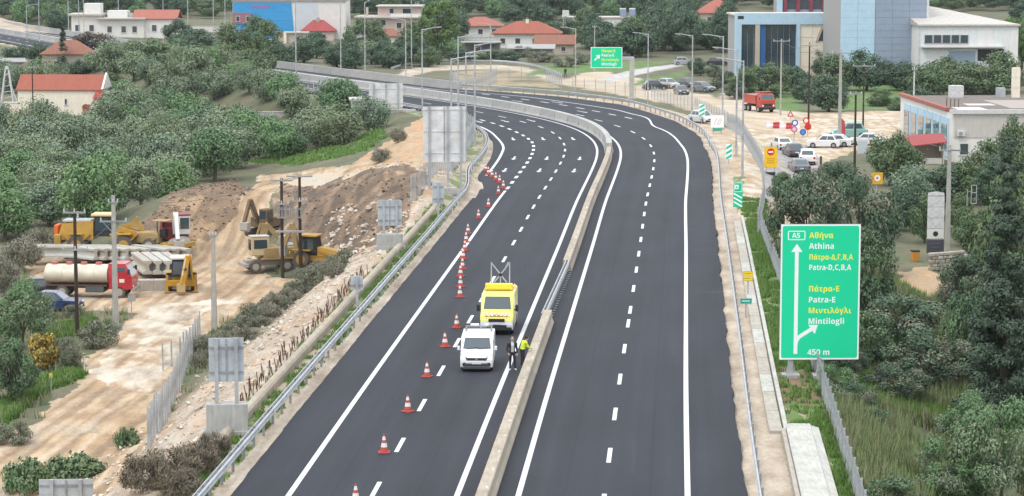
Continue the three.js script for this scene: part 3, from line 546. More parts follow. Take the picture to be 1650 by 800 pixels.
const kinds = {
  olive: { n: 8, R: 3.1, H: 4.9, g: (s, r) => crownGeometry(s, { rx: 3.0 * rr(0.9, 1.1, r), rz: 3.0 * rr(0.9, 1.1, r), ry: 2.35 * rr(0.9, 1.15, r), cy: 2.45, clumps: 34, leaves: 7200, leaf: 0.215, spread: 0.82, tones: TONE.olive, floor: 0.1, tint: 1, squash: 0.85 }), t: (s) => trunkGeometry(s, 1.3, 0.24, 4, 1.9, 3.4), bark: barkPale },
  greenOlive: { n: 4, R: 3.1, H: 4.9, g: (s, r) => crownGeometry(s, { rx: 3.0, ry: 2.35, cy: 2.45, clumps: 34, leaves: 7200, leaf: 0.22, spread: 0.82, tones: TONE.oliveGreen, floor: 0.1, tint: 1 }), t: (s) => trunkGeometry(s, 1.3, 0.24, 4, 1.9, 3.4), bark: barkPale },
  dark: { n: 3, R: 3.6, H: 7, g: (s, r) => crownGeometry(s, { rx: 3.4, ry: 3.5, cy: 3.6, clumps: 32, leaves: 6200, leaf: 0.27, spread: 0.78, tones: TONE.dark, floor: 0.15 }), t: (s) => trunkGeometry(s, 2.2, 0.28, 5, 2.2, 5.5), bark: barkMat },
  mid: { n: 3, R: 3.6, H: 7, g: (s, r) => crownGeometry(s, { rx: 3.4, ry: 3.5, cy: 3.6, clumps: 34, leaves: 6200, leaf: 0.26, spread: 0.76, tones: TONE.mid, floor: 0.15 }), t: (s) => trunkGeometry(s, 2.2, 0.28, 5, 2.2, 5.5), bark: barkMat },
  bright: { n: 1, R: 4.2, H: 11.5, g: (s, r) => crownGeometry(s, { rx: 4.0, ry: 5.3, cy: 6.2, clumps: 44, leaves: 8000, leaf: 0.27, tones: TONE.bright, floor: 0.9, spread: 0.5 }), t: (s) => trunkGeometry(s, 3.5, 0.34, 6, 2.6, 9), bark: barkMat },
  purple: { n: 1, R: 3.6, H: 7, g: (s, r) => crownGeometry(s, { rx: 3.5, ry: 2.8, cy: 4.0, clumps: 24, leaves: 2400, leaf: 0.32, tones: TONE.purple, floor: 0.9 }), t: (s) => trunkGeometry(s, 2.2, 0.26, 5, 2.2, 5.5), bark: barkMat },
  cypress: { n: 1, R: 0.9, H: 8.5, g: (s, r) => crownGeometry(s, { rx: 0.95, ry: 4.6, cy: 4.4, clumps: 40, leaves: 2200, leaf: 0.22, tones: TONE.conifer, floor: 0.3, cone: 0.85, squash: 1.6, spread: 0.9 }), t: (s) => trunkGeometry(s, 2, 0.14, 0, 0, 6), bark: barkMat },
  conifer: { n: 2, R: 3.2, H: 16.5, g: (s, r) => crownGeometry(s, { rx: 3.4, ry: 9.2, cy: 8.4, clumps: 150, leaves: 60000, leaf: 0.17, tones: TONE.conifer, floor: 0.4, cone: 0.97, squash: 0.6, spread: 0.9, aspect: 0.3, droop: 0.25 }), t: (s) => trunkGeometry(s, 9, 0.3, 0, 0, 15), bark: barkMat },
  shrub: { n: 3, R: 2.1, H: 2.9, g: (s, r) => crownGeometry(s, { rx: 2.1, ry: 1.5, cy: 1.4, clumps: 34, leaves: 12000, leaf: 0.105, tones: TONE.mid.concat(TONE.dark, TONE.oliveGreen), floor: 0.05, spread: 0.55 }), t: (s) => trunkGeometry(s, 0.7, 0.1, 5, 1.3, 2.2), bark: barkMat },
  greyShrub: { n: 3, R: 2.1, H: 2.9, g: (s, r) => crownGeometry(s, { rx: 2.1, ry: 1.5, cy: 1.4, clumps: 40, leaves: 12000, leaf: 0.125, tones: TONE.brush.concat(TONE.dark), floor: 0.05, spread: 0.52, aspect: 0.26 }), t: (s) => trunkGeometry(s, 0.8, 0.1, 6, 1.4, 2.5), bark: barkMat },
  silver: { n: 2, R: 2.1, H: 2.9, g: (s, r) => crownGeometry(s, { rx: 2.1, ry: 1.6, cy: 1.5, clumps: 34, leaves: 12500, leaf: 0.105, tones: TONE.olive.concat(TONE.oliveGreen), floor: 0.05, spread: 0.55, aspect: 0.3 }), t: (s) => trunkGeometry(s, 0.8, 0.1, 5, 1.3, 2.3), bark: barkPale },
  dryBush: { n: 2, R: 1.6, H: 1.5, g: (s, r) => crownGeometry(s, { rx: 1.6, ry: 0.8, cy: 0.62, clumps: 26, leaves: 7000, leaf: 0.18, tones: TONE.dry, floor: 0.02, spread: 0.55, aspect: 0.1, droop: -0.7 }), t: (s) => trunkGeometry(s, 0.3, 0.04, 6, 1.0, 1.1), bark: barkPale },
  scrub: { n: 3, R: 1.5, H: 1.5, g: (s, r) => crownGeometry(s, { rx: 1.5, ry: 0.8, cy: 0.65, clumps: 20, leaves: 4200, leaf: 0.14, tones: TONE.brush, floor: 0.02, spread: 0.55, aspect: 0.22, droop: -0.3 }), t: (s) => trunkGeometry(s, 0.3, 0.04, 5, 0.9, 1.1), bark: barkPale },
  greyBrush: { n: 2, R: 1.7, H: 1.8, g: (s, r) => crownGeometry(s, { rx: 1.7, ry: 0.95, cy: 0.8, clumps: 22, leaves: 4200, leaf: 0.2, tones: TONE.grey, floor: 0.02, spread: 0.55, aspect: 0.12, droop: -0.6 }), t: (s) => trunkGeometry(s, 0.3, 0.04, 6, 1.0, 1.3), bark: barkPale },
  yellowBush: { n: 1, R: 1.6, H: 1.9, g: (s, r) => crownGeometry(s, { rx: 1.6, ry: 1.0, cy: 0.9, clumps: 22, leaves: 2600, leaf: 0.18, tones: TONE.yellow, floor: 0.02, spread: 0.5 }), t: (s) => trunkGeometry(s, 0.4, 0.05, 5, 1.0, 1.4), bark: barkPale },
  creeper: { n: 1, R: 1.5, H: 0.8, g: (s, r) => crownGeometry(s, { rx: 1.6, ry: 0.55, cy: 0.35, clumps: 18, leaves: 2000, leaf: 0.16, tones: TONE.oliveGreen.concat(TONE.mid), floor: 0.02, spread: 0.5 }), t: (s) => trunkGeometry(s, 0.2, 0.03, 6, 1.1, 0.5), bark: barkPale },
};
const forms = {};
let seedNo = 11;
for (const [k, v] of Object.entries(kinds)) { forms[k] = []; for (let i = 0; i < v.n; i++) { const s = seedNo++ * 77; forms[k].push([v.g(s, rngOf(s + 5)), v.t(s + 9)]); } }
const pickR = rngOf(515);
function plant(kind, name, label, cat, x, d, scale = 1, stretch = 1, group, sink = 0.05) {
  const [cg, tg] = forms[kind][Math.floor(pickR() * forms[kind].length)];
  const o = thing(name, label, cat, [x, groundY(x, d) - (kind === 'dark' || kind === 'mid' ? 0.75 * scale : sink), -d], pickR() * 6.28, group);
  o.scale.set(scale, scale * stretch, scale);
  addMesh(tg, 'trunk', kinds[kind].bark, o); addMesh(cg, cat === 'tree' ? 'crown' : 'foliage', leafMat, o);
  return o;
}
// plant sized to a width and height as they measure at that distance
function plantAt(kind, name, label, cat, px, py, wpx, hpx, group) { const p = at(px, py), k = kinds[kind], s = wpx / p.s / (2 * k.R); return plant(kind, name, label, cat, p.x, p.d, s, clamp(hpx / p.s / (k.H * s), 0.4, 2.5), group); }

// olive grove
{
  const grove = [region([-40, 402], [60, 385], [205, 352], [285, 312], [360, 290], [425, 266], [520, 243], [570, 234], [602, 212], [575, 190], [500, 178], [470, 170], [430, 140], [330, 122], [185, 122], [182, 224], [-30, 224]), region([-40, 132], [30, 132], [60, 118], [150, 112], [178, 124], [178, 150], [170, 150], [165, 118], [-40, 150])];
  const r = rngOf(99); let n = 0;
  for (let row = 0, d = 215; d < 560; row++, d += 7.6) for (let x = -150; x < 20; x += 7.3) {
    const jx = x + (row % 2) * 3.6 + rr(-1.7, 1.7, r), jd = d + rr(-1.8, 1.8, r);
    if (!grove.some(g => inside(g, jx, jd)) || r() < 0.05) continue;
    const [, , s] = photoOf(jx, -6, jd), [px] = photoOf(jx, -6, jd); if (px < -50 || px > 640) continue;
    if (n >= 292) continue;
    n++;
    plant(r() < 0.72 ? 'olive' : 'greenOlive', 'olive_tree', 'olive tree of the dense grove left of the earthworks yard', 'tree', jx, jd, rr(0.72, 1.2, r), rr(0.9, 1.25, r), 'olive trees of the grove', 0.1);
  }
  console.log('olives', n);
}
// trees one can tell apart
for (const a of [
  ['purple', 'plum_tree', 'bare purplish brown tree behind the dark cypress', 152, 92, 78, 46],
  ['cypress', 'cypress_tree', 'slim dark cypress behind the red roofed chapel', 102, 122, 26, 84],
  ['mid', 'broadleaf_tree', 'wide yellowish green tree right of the purplish bare tree', 245, 112, 120, 66],
  ['mid', 'broadleaf_tree', 'rounded olive green tree above the grove, second from the parapet end', 330, 118, 78, 58],
  ['mid', 'broadleaf_tree', 'rounded yellow green tree at the left end of the far parapet', 402, 130, 80, 62],
  ['bright', 'pine_tree', 'tall bright green tree standing beside the pale apartment house', 706, 104, 86, 122],
  ['olive', 'roadside_olive', 'dark olive tree between the far carriageway and the white sign back', 550, 172, 84, 40],
  ['dark', 'evergreen_tree', 'dark evergreen tree left of the green overhead exit sign', 905, 60, 60, 40],
  ['dark', 'evergreen_tree', 'dark evergreen tree directly behind the green exit sign', 968, 78, 70, 48],
  ['dark', 'evergreen_tree', 'large dark evergreen tree right of the green exit sign', 1020, 92, 86, 66],
  ['mid', 'evergreen_tree', 'broad mid green tree above the silver parked car', 1085, 82, 90, 62],
  ['mid', 'evergreen_tree', 'green tree beside the pale blue frame of the glass building', 1150, 80, 66, 52],
  ['dark', 'clipped_tree', 'dark clipped round tree between the parked cars', 1128, 122, 38, 34],
  ['mid', 'roadside_bush', 'green bush in front of the glass building, left one', 1218, 146, 62, 48],
  ['mid', 'roadside_bush', 'green bush in front of the glass building, right one', 1262, 138, 56, 44],
  ['dark', 'evergreen_tree', 'tall dark tree between the glass building and the grey hall', 1372, 118, 84, 92],
  ['dark', 'evergreen_tree', 'round dark tree in front of the cream wall panel', 1325, 122, 46, 48],
  ['dark', 'roundish_tree', 'large rounded grey green tree in the green field', 1335, 180, 84, 70],
  ['dark', 'evergreen_tree', 'dark tree at the foot of the grey blue hall', 1440, 136, 90, 48],
  ['mid', 'evergreen_tree', 'wide green tree in front of the white warehouse', 1560, 142, 96, 50],
  ['mid', 'evergreen_tree', 'green tree at the base of the white warehouse door', 1590, 122, 90, 46],
  ['bright', 'pine_tree', 'tall bright green tree at the corner of the white warehouse', 1645, 128, 84, 118],
  ['mid', 'garden_tree', 'yellow green tree left of the red awning', 1436, 300, 92, 104],
  ['olive', 'garden_tree', 'silvery green tree behind the yellow arrow sign', 1462, 345, 86, 84],
  ['dark', 'garden_tree', 'dark tree between the silvery tree and the white totem', 1506, 330, 96, 78],
  ['mid', 'garden_tree', 'green tree beside the concrete pole and white totem', 1490, 392, 62, 92],
  ['mid', 'garden_tree', 'green shrub right of the concrete pole', 1553, 398, 54, 74],
  ['mid', 'garden_tree', 'loose green tree before the low white building', 1590, 330, 92, 118],
  ['mid', 'garden_tree', 'yellowish tree at the right edge beside the tall conifer', 1640, 372, 90, 150],
]) plantAt(a[0], a[1], a[2], a[1].includes('bush') ? 'bush' : 'tree', ...a.slice(3));
for (let i = 0; i < 9; i++) plantAt('dark', 'parapet_tree', `dark evergreen in the row behind the far parapet, ${ordinal[i]} from its left end`, 'tree', 455 + i * 27 + (i % 2) * 6, 108 - (i % 3) * 7, 62, 50, 'dark evergreens in a row behind the parapet');

// denser green around the buildings and gardens on the right
const rightTrees = [
  ['mid', 1196, 158, 72, 59], ['mid', 1238, 156, 80, 65], ['dark', 1280, 152, 67, 52], ['dark', 1300, 166, 57, 44], ['mid', 1345, 146, 78, 70], ['dark', 1395, 146, 83, 78], ['dark', 1415, 134, 85, 67], ['dark', 1462, 146, 80, 59], ['mid', 1500, 154, 93, 65], ['mid', 1528, 146, 101, 70], ['mid', 1585, 152, 109, 67], ['mid', 1615, 148, 93, 78], ['dark', 1480, 164, 65, 33], ['mid', 1420, 171, 59, 33], ['mid', 1448, 178, 52, 28],
  ['mid', 1468, 300, 74, 70], ['dark', 1530, 322, 80, 66], ['mid', 1560, 330, 84, 90], ['dark', 1605, 350, 86, 110], ['mid', 1640, 300, 80, 130], ['dark', 1445, 372, 90, 88], ['mid', 1415, 385, 84, 84], ['dark', 1480, 360, 80, 76], ['mid', 1575, 420, 80, 100], ['dark', 1625, 440, 100, 140], ['mid', 1545, 372, 60, 70], ['dark', 1590, 480, 90, 110],
];
const rank = (list, i) => list.map((a, j) => [a[1], j]).sort((a, b) => a[0] - b[0]).findIndex(a => a[1] === i);
rightTrees.forEach(([k, px, py, w, h], i) => plantAt(k, 'evergreen_tree', i < 15 ? `green tree in the belt before the far right halls, ${ordinal[rank(rightTrees.slice(0, 15), i)]} from the left` : `leafy garden tree around the totem and low workshop, ${ordinal[rank(rightTrees.slice(15), i - 15)]} from the left`, 'tree', px, py, w, h, i < 15 ? 'trees before the halls' : 'garden trees by the workshop'));
for (const [px, py, w, h, i] of [[1120, 118, 30, 26], [1150, 128, 34, 26], [1153, 146, 28, 18], [1170, 140, 40, 30], [1185, 160, 44, 30]].map((a, i) => [...a, i])) plantAt('greyShrub', 'verge_bush', `greyish bush between the far cars and the red lorry, ${ordinal[i]} from the left`, 'bush', px, py, w, h, 'bushes by the far cars');
for (const [px, py, w, h, i] of [[840, 92, 50, 18], [870, 100, 56, 18], [910, 108, 52, 18], [935, 104, 40, 20]].map((a, i) => [...a, i])) plantAt('scrub', 'verge_bush', `low scrub on the bank before the tin roofed shed, ${ordinal[i]} from the left`, 'bush', px, py, w, h, 'scrub before the tin shed');
for (const [px, py, w, h, i] of [[1345, 640, 90, 54], [1360, 612, 90, 60], [1380, 664, 90, 50], [1440, 648, 130, 70]].map((a, i) => [...a, i])) plantAt(px % 20 ? 'silver' : 'greyShrub', 'slope_bush', `low tangled bush among the long grass behind the fence, ${ordinal[i]} from the left`, 'bush', px, py, w, h, 'bushes among the long grass');
const farBelt = [['olive', 186, 116, 60, 44], ['mid', 215, 96, 70, 40], ['dark', 285, 104, 66, 44], ['mid', 300, 122, 70, 46], ['olive', 362, 118, 66, 50], ['mid', 428, 118, 50, 44], ['dark', 62, 96, 56, 34], ['dark', 26, 96, 60, 32], ['mid', 82, 122, 44, 34], ['dark', 130, 122, 50, 36], ['olive', 112, 126, 40, 26], ['mid', 178, 150, 50, 40], ['olive', 195, 190, 60, 46], ['olive', 176, 214, 54, 40]];
farBelt.forEach(([k, px, py, w, h], i) => plantAt(k, 'field_tree', `tree of the belt between chapel and far motorway, ${ordinal[rank(farBelt, i)]} from the left`, 'tree', px, py, w, h, 'trees between chapel and motorway'));
const backRow = [['dark', 570, 110, 64, 48], ['olive', 598, 104, 60, 42], ['dark', 628, 110, 66, 46], ['dark', 660, 106, 60, 44], ['mid', 690, 108, 52, 40], ['dark', 742, 98, 60, 26], ['mid', 790, 96, 60, 24], ['dark', 820, 98, 50, 22]];
backRow.forEach(([k, px, py, w, h], i) => plantAt(k, 'slope_tree', `dark bushy tree below the houses behind the side road, ${ordinal[i]} from the left`, 'tree', px, py, w, h, 'trees below the houses'));
// right-hand scrub, large near bushes
for (const a of [
  ['conifer', 'conifer_tree', 'very tall dark conifer at the right edge', 1612, 702, 185, 515], ['conifer', 'conifer_tree', 'second dark conifer cut by the right edge', 1672, 640, 150, 420],
  ['greyShrub', 'shrub', 'big grey green shrub rising above the top of the large green sign', 1300, 440, 150, 172], ['greyShrub', 'shrub', 'big brownish grey shrub right of the large green sign', 1385, 445, 160, 172],
  ['shrub', 'shrub', 'small fresh green shrub beside the yellow no entry sign', 1262, 335, 62, 60], ['greyShrub', 'shrub', 'grey green shrub between the grey car and the yellow arrow sign', 1350, 350, 130, 95],
  ['shrub', 'shrub', 'dark shrub right of the upper half of the large green sign', 1392, 520, 120, 160], ['greyShrub', 'shrub', 'tangled grey brown shrub below the sandy drive', 1452, 565, 190, 96],
  ['greyShrub', 'shrub', 'grey brown shrub in the middle of the scrub slope', 1500, 632, 190, 110], ['shrub', 'shrub', 'dark green shrub beside the lower half of the large green sign', 1402, 598, 130, 100],
  ['silver', 'shrub', 'silvery olive shrub in the bottom right corner', 1610, 830, 190, 190], ['silver', 'shrub', 'silvery green shrub left of the bottom right corner shrub', 1520, 815, 130, 110],
  ['silver', 'shrub', 'pale green shrub under the tall conifer', 1560, 730, 120, 100], ['shrub', 'shrub', 'dark leafy shrub at the foot of the tall conifer', 1640, 690, 130, 190],
  ['shrub', 'shrub', 'dark shrub left of the tall conifer trunk', 1560, 620, 110, 160], ['greyShrub', 'shrub', 'grey shrub behind the tall conifer by the sandy drive', 1560, 520, 120, 120],
  ['shrub', 'shrub', 'dark shrub at the edge of the wire fence by the large sign', 1405, 690, 70, 40], ['mid', 'shrub', 'loose green tree halfway up behind the tall conifer', 1620, 520, 130, 260],
  ['shrub', 'shrub', 'low green bush at the bottom edge right of the fence', 1440, 830, 120, 70],
]) plantAt(a[0], a[1], a[2], a[0] === 'conifer' ? 'tree' : 'shrub', ...a.slice(3));
// left-hand shrubs
for (const a of [
  ['silver', 'shrub', 'grey green shrub at the left edge below the blue car', 35, 560, 130, 110], ['shrub', 'shrub', 'dark shrub at the left edge above the grass patch', 20, 650, 110, 110], ['shrub', 'shrub', 'dark green shrub beside the black car', 40, 520, 90, 60],
  ['yellowBush', 'shrub', 'orange yellow bush by the dirt track', 76, 594, 74, 60], ['scrub', 'shrub', 'low grey green scrub at the foot of the concrete pole', 160, 560, 80, 44], ['scrub', 'shrub', 'brownish scrub between yellow bush and dirt track', 112, 596, 52, 56],
  ['greyBrush', 'shrub', 'pale bare brushwood at the edge of the grove', 30, 440, 90, 62], ['greyBrush', 'shrub', 'pale bare brushwood behind the tanker lorry', 70, 410, 70, 46], ['greyBrush', 'shrub', 'pale bare brushwood at the left edge of the yard', 5, 470, 70, 60],
  ['scrub', 'shrub', 'low scrub between the blue car and the concrete pole', 118, 512, 40, 22], ['creeper', 'shrub', 'sprawling green plant left of the lowest sign back', 40, 792, 90, 42], ['creeper', 'shrub', 'sprawling green plant above the lowest sign back', 110, 772, 120, 36], ['creeper', 'shrub', 'small green plant beside the near end of the left fence', 205, 722, 46, 26],
  ['greyBrush', 'shrub', 'grey bush on the sandy bank beside the pale track', 612, 262, 44, 24],
  ['greyBrush', 'shrub', 'dry brush beside the small cracked earth heap', 640, 232, 36, 26], ['scrub', 'shrub', 'dry scrub on the left edge of the dirt track', 20, 715, 70, 40],
]) plantAt(a[0], a[1], a[2], 'shrub', ...a.slice(3));
for (const [px, py, w, h, i] of [[235, 790, 100, 62], [280, 775, 120, 66], [288, 800, 100, 50], [320, 762, 90, 58], [345, 742, 60, 50]].map((a, i) => [...a, i])) plantAt('dryBush', 'dry_bush', `dense brown dry bush at the near end of the rubble bank, ${ordinal[i]} from the left`, 'shrub', px, py, w, h, 'brown dry bushes');
{ // hedge-like scrub along the toe of the bank
  const r = rngOf(31);
  for (let i = 0; i < 26; i++) { const t = i / 25, px = mix(318, 560, t) + rr(-8, 8, r), py = mix(585, 428, t) + rr(-7, 9, r); plantAt(r() < 0.6 ? 'scrub' : 'greyBrush', 'bank_scrub', 'grey brown scrub along the toe of the rubble bank', 'shrub', px, py, rr(38, 58, r), rr(24, 38, r), 'scrub along the toe of the bank'); }
}
// ---------------------------------------------------------------- stuff: far woods, grass, rubble
function scatter(name, label, cat, geo, mat, list, tint) {
  const m = new THREE.InstancedMesh(geo, mat, list.length), q = new THREE.Quaternion(), e = new THREE.Euler(), c = new THREE.Color();
  list.forEach((t, i) => {
    m.setMatrixAt(i, new THREE.Matrix4().compose(new THREE.Vector3(t[0], t[1], t[2]), q.setFromEuler(e.set(t[6] || 0, t[3], t[7] || 0)), new THREE.Vector3(t[4], t[5], t[4])));
    if (tint) m.setColorAt(i, tint(i, c));
  });
  m.name = numbered(name); m.castShadow = m.receiveShadow = true; scene.add(m); return tag(m, label, cat, null, 'stuff');
}
{
  const r = rngOf(77), lists = [[], [], [], []];
  const bare = [[112, 284, 30, 96], [366, 560, 18, 100], [556, 690, 30, 96], [655, 690, -4, 40], [730, 820, 30, 100], [795, 940, 42, 104], [895, 1035, 34, 78], [1118, 1192, 14, 60], [1176, 1650, 20, 200], [1030, 1180, 90, 200], [318, 352, 66, 92], [280, 380, 32, 84], [-20, 90, 56, 76]];
  const geos = [forms.dark[0][0], forms.dark[1][0], forms.mid[0][0], forms.greenOlive[1][0]];
  for (let d = 470; d < 1500; d += d < 700 ? 7.5 : 10) {
    const w = d * 0.235 + 25;
    for (let x = -w; x < w; x += d < 700 ? 8 : 10.5) {
      const jx = x + rr(-3, 3, r), jd = d + rr(-3, 3, r), y = groundY(jx, jd), [px, py] = photoOf(jx, y, jd);
      const [u] = lateral(jx, jd); if (Math.abs(u) < 19) continue;
      if (px > 820 && py > 94) continue; if (px < 440 && py > 105) continue; if (px > 430 && px < 830 && py > 100) continue;
      if (bare.some(([x0, x1, y0, y1]) => px > x0 && px < x1 && py > y0 && py < y1)) continue;
      if (r() < (py > 40 ? 0.12 : 0.03)) continue;
      const k = r() < 0.5 ? (r() < 0.5 ? 0 : 1) : r() < 0.6 ? 2 : 3;
      lists[k].push([jx, y - 0.3, -jd, r() * 6.28, rr(0.95, 1.55, r), rr(0.85, 1.5, r)]);
    }
  }
  console.log('woods', lists.map(l => l.length));
  lists.forEach((l, i) => scatter('woodland', ['dense dark woodland covering the far hillside', 'dark evergreen woodland on the distant slopes', 'mid green woodland mixed into the far hillside', 'grey green olive woodland in the far distance'][i], 'woodland', geos[i], leafMat, l));
}
function tuftGeometry(seed, n, h, spreadR, tones) {
  const r = rngOf(seed), pos = [], col = [];
  for (let i = 0; i < n; i++) {
    const a = r() * 6.28, q = r() * spreadR, x = Math.cos(a) * q, z = Math.sin(a) * q, b = r() * 6.28, w = 0.018 + 0.02 * r(), l = h * rr(0.6, 1.3, r), lean = rr(0.1, 0.55, r) * l, t = tones[Math.floor(r() * tones.length)];
    pos.push(x - Math.sin(b) * w, -0.03, z + Math.cos(b) * w, x + Math.sin(b) * w, -0.03, z - Math.cos(b) * w, x + Math.cos(b) * lean, l, z + Math.sin(b) * lean);
    for (let k = 0; k < 3; k++) col.push(...t);
  }
  const g = new THREE.BufferGeometry(); g.setAttribute('position', new THREE.Float32BufferAttribute(pos, 3)); g.setAttribute('color', new THREE.Float32BufferAttribute(col, 3)); g.computeVertexNormals(); return g;
}
{
  const green = tuftGeometry(3, 16, 0.22, 0.22, [[0.095, 0.215, 0.034], [0.125, 0.25, 0.045], [0.08, 0.18, 0.03], [0.16, 0.245, 0.06]]);
  const tall = tuftGeometry(4, 18, 0.75, 0.35, [[0.15, 0.20, 0.065], [0.21, 0.22, 0.10], [0.30, 0.26, 0.165], [0.11, 0.175, 0.055], [0.25, 0.225, 0.15], [0.13, 0.19, 0.06]]);
  const r = rngOf(8), gl = [], tl = [], tl2 = [];
  for (let i = 0; i < 14000; i++) { const d = rr(94, 215, r), u = rr(12.95, 15.1, r); const n = fbm(d * 0.5, u, 3, 5.5); if (d < 112.5 && u < 14.4) continue; if (n < -0.1 || (d > 116.5 && d < 130 && r() < 0.85)) continue; const p = onRoad(d, u); gl.push([p[0], groundY(p[0], -p[2]), p[2], r() * 6.28, rr(0.7, 1.4, r), rr(0.5, 1.3, r)]); }
  for (let i = 0; i < 5200; i++) { const d = rr(92, 205, r), u = -rr(11.4, 13.4, r); if (fbm(d * 0.8, u * 2, 3, 7.5) < 0.02 || Math.abs(u + 12.8) < 0.3) continue; const p = onRoad(d, u); gl.push([p[0], groundY(p[0], -p[2]), p[2], r() * 6.28, rr(0.6, 1.2, r), rr(0.5, 1.1, r)]); }
  for (const g of RG.lawn) for (let i = 0; i < 2600; i++) { const x = rr(g.x0, g.x1, r), d = rr(g.d0, g.d1, r); if (inside(g, x, d)) gl.push([x, groundY(x, d), -d, r() * 6.28, rr(1, 2.2, r), rr(0.8, 1.8, r)]); }
  for (let i = 0; i < 26000; i++) { const d = rr(92, 178, r), x = rr(14, 42, r), [u, dc] = lateral(x, d); if (u < 15.2) continue; const n = fbm(x * 0.2, d * 0.12, 3, 2.2); if (n < -0.22) continue; if (inside(RG.drive, x, d)) continue; (n > 0.02 ? gl : tl).push([x, groundY(x, d), -d, r() * 6.28, rr(0.8, 1.6, r), rr(0.7, 1.5, r) * (n > 0.02 ? 2.2 : 1)]); }
  const fieldR = region([0, 395], [220, 350], [240, 300], [0, 260]);
  for (let i = 0; i < 3500; i++) { const x = rr(-75, -20, r), d = rr(100, 215, r), [u] = lateral(x, d); if (u > -22 || inside(RG.track, x, d) || inside(RG.mound, x, d)) continue; tl2.push([x, groundY(x, d), -d, r() * 6.28, rr(0.8, 1.6, r), rr(0.5, 1.2, r)]); }
  scatter('grass', 'short green grass on the verges and patches beside the track', 'grass', green, leafMat, gl);
  scatter('long_grass', 'long dry and green grass on the scrub slope behind the fence', 'grass', tall, leafMat, tl);
  scatter('long_grass', 'long dry grass on the left between track and grove', 'grass', tall, leafMat, tl2);
}
{
  const rg = (seed) => { const g = new THREE.IcosahedronGeometry(0.5, 1), p = g.attributes.position, r = rngOf(seed), ox = r() * 50; for (let i = 0; i < p.count; i++) { _v.fromBufferAttribute(p, i); const k = 0.75 + 0.55 * noise(_v.x * 2.3 + ox, _v.y * 2.3, _v.z * 2.3) + 0.25 * Math.round(2 * noise(_v.x * 1.1 + ox, _v.z * 1.4, _v.y)) / 2; p.setXYZ(i, _v.x * k * 1.15, _v.y * k * 0.75, _v.z * k); } g.computeVertexNormals(); return g; };
  const r = rngOf(61), pale = [], brown = [], blocks = [];
  for (let i = 0; i < 5200; i++) { const d = rr(98, 232, r), u = -(14.0 + Math.pow(r(), 1.1) * 9.3), p = onRoad(d, u), x = p[0], dd = -p[2]; if (inside(RG.gravel, x, dd) || fbm(x * 0.4, dd * 0.4, 3, 1.9) < -0.12) continue; const s = 0.10 + 0.34 * Math.pow(r(), 4.5); pale.push([x, groundY(x, dd) + s * 0.1, p[2], r() * 6.28, s, s * rr(0.7, 1.1, r), rr(-0.5, 0.5, r), rr(-0.5, 0.5, r)]); }
  for (let i = 0; i < 900; i++) { const p = at(rr(525, 690, r), rr(330, 425, r)); const [u] = lateral(p.x, p.d); if (u > -14.5) continue; const s = 0.2 + 0.7 * Math.pow(r(), 3); if (fbm(p.x * 0.3, p.d * 0.3, 3, 4.9) < 0.05) continue; pale.push([p.x, groundY(p.x, p.d) + s * 0.1, p.z, r() * 6.28, s, s * rr(0.7, 1.1, r), rr(-0.5, 0.5, r), rr(-0.5, 0.5, r)]); }
  for (const g of [RG.gravel, RG.mound]) for (let i = 0; i < 4200; i++) { const x = rr(g.x0, g.x1, r), d = rr(g.d0, g.d1, r); if (!inside(g, x, d) || lateral(x, d)[0] > -14.5) continue; const s = 0.1 + 0.3 * Math.pow(r(), 5); brown.push([x, groundY(x, d) + s * 0.1, -d, r() * 6.28, s, s * rr(0.6, 1, r), rr(-0.5, 0.5, r), rr(-0.5, 0.5, r)]); }
  const stoneMat = std([1, 1, 1], 0.95), tones = [[0.50, 0.44, 0.37], [0.58, 0.53, 0.46], [0.42, 0.36, 0.30], [0.45, 0.34, 0.25]], tb = [[0.15, 0.11, 0.08], [0.19, 0.145, 0.105], [0.125, 0.092, 0.066], [0.27, 0.22, 0.17]];
  scatter('rubble', 'pale broken stones covering the bank beside the motorway', 'rubble', rg(3), stoneMat, pale, (i, c) => c.setRGB(...tones[(i * 7) % 4]));
  scatter('gravel', 'brown earth clods and stones of the fill and mound', 'gravel', rg(5), stoneMat, brown, (i, c) => c.setRGB(...tb[(i * 5) % 4]));
}
// ---------------------------------------------------------------- street lamps
const lampMat = M.galv;
function lampPost(label, x, d, y, h, armTo, headY = 0, group = 'tall street lamps') { // armTo: [dx, dz] towards the carriageway
  const t = thing('street_lamp', label, 'street lamp', [x, y, -d], Math.atan2(armTo[0], armTo[1]), group);
  part('base_plate', M.concreteGrey, t, b => b.box(0.5, 0.25, 0.5, 0, 0.05, 0));
  part('pole', lampMat, t, b => { b.cyl(0.115, 0.075, h, 0, h / 2, 0, 10); b.cyl(0.14, 0.13, 1.1, 0, 0.55, 0, 10); });
  part('arm', lampMat, t, b => { b.bar([0, h - 0.15, 0], [0, h + 0.18, 1.9], 0.06, 0.05, 8); b.bar([0, h - 0.5, 0], [0, h, 0.8], 0.03, 0.03, 6); });
  const hd = part('lamp_head', M.galvDull, t, b => { b.hull([[-0.1, h + 0.12, 1.75], [0.1, h + 0.12, 1.75], [0.17, h + 0.17, 2.6], [-0.17, h + 0.17, 2.6]], [[-0.07, h + 0.23, 1.75], [0.07, h + 0.23, 1.75], [0.12, h + 0.27, 2.55], [-0.12, h + 0.27, 2.55]]); });
  part('lens', M.lampWhite, hd, b => b.box(0.24, 0.02, 0.55, 0, h + 0.135, 2.25, -0.06));
  return t;
}
[[22, 233], [23.5, 256], [25.3, 294], [24.2, 329], [19.7, 355], [9.8, 378], [-3.4, 392], [-17.5, 404]].forEach(([x, d], i) => { const s = samp(cls, d), l = Math.hypot(1, s); lampPost(`street lamp on the outer verge of the right-hand carriageway, ${ordinal[i]} from the chevron signs`, x, d, groundY(x, d), 11.2, [-1 / l, -s / l]); });
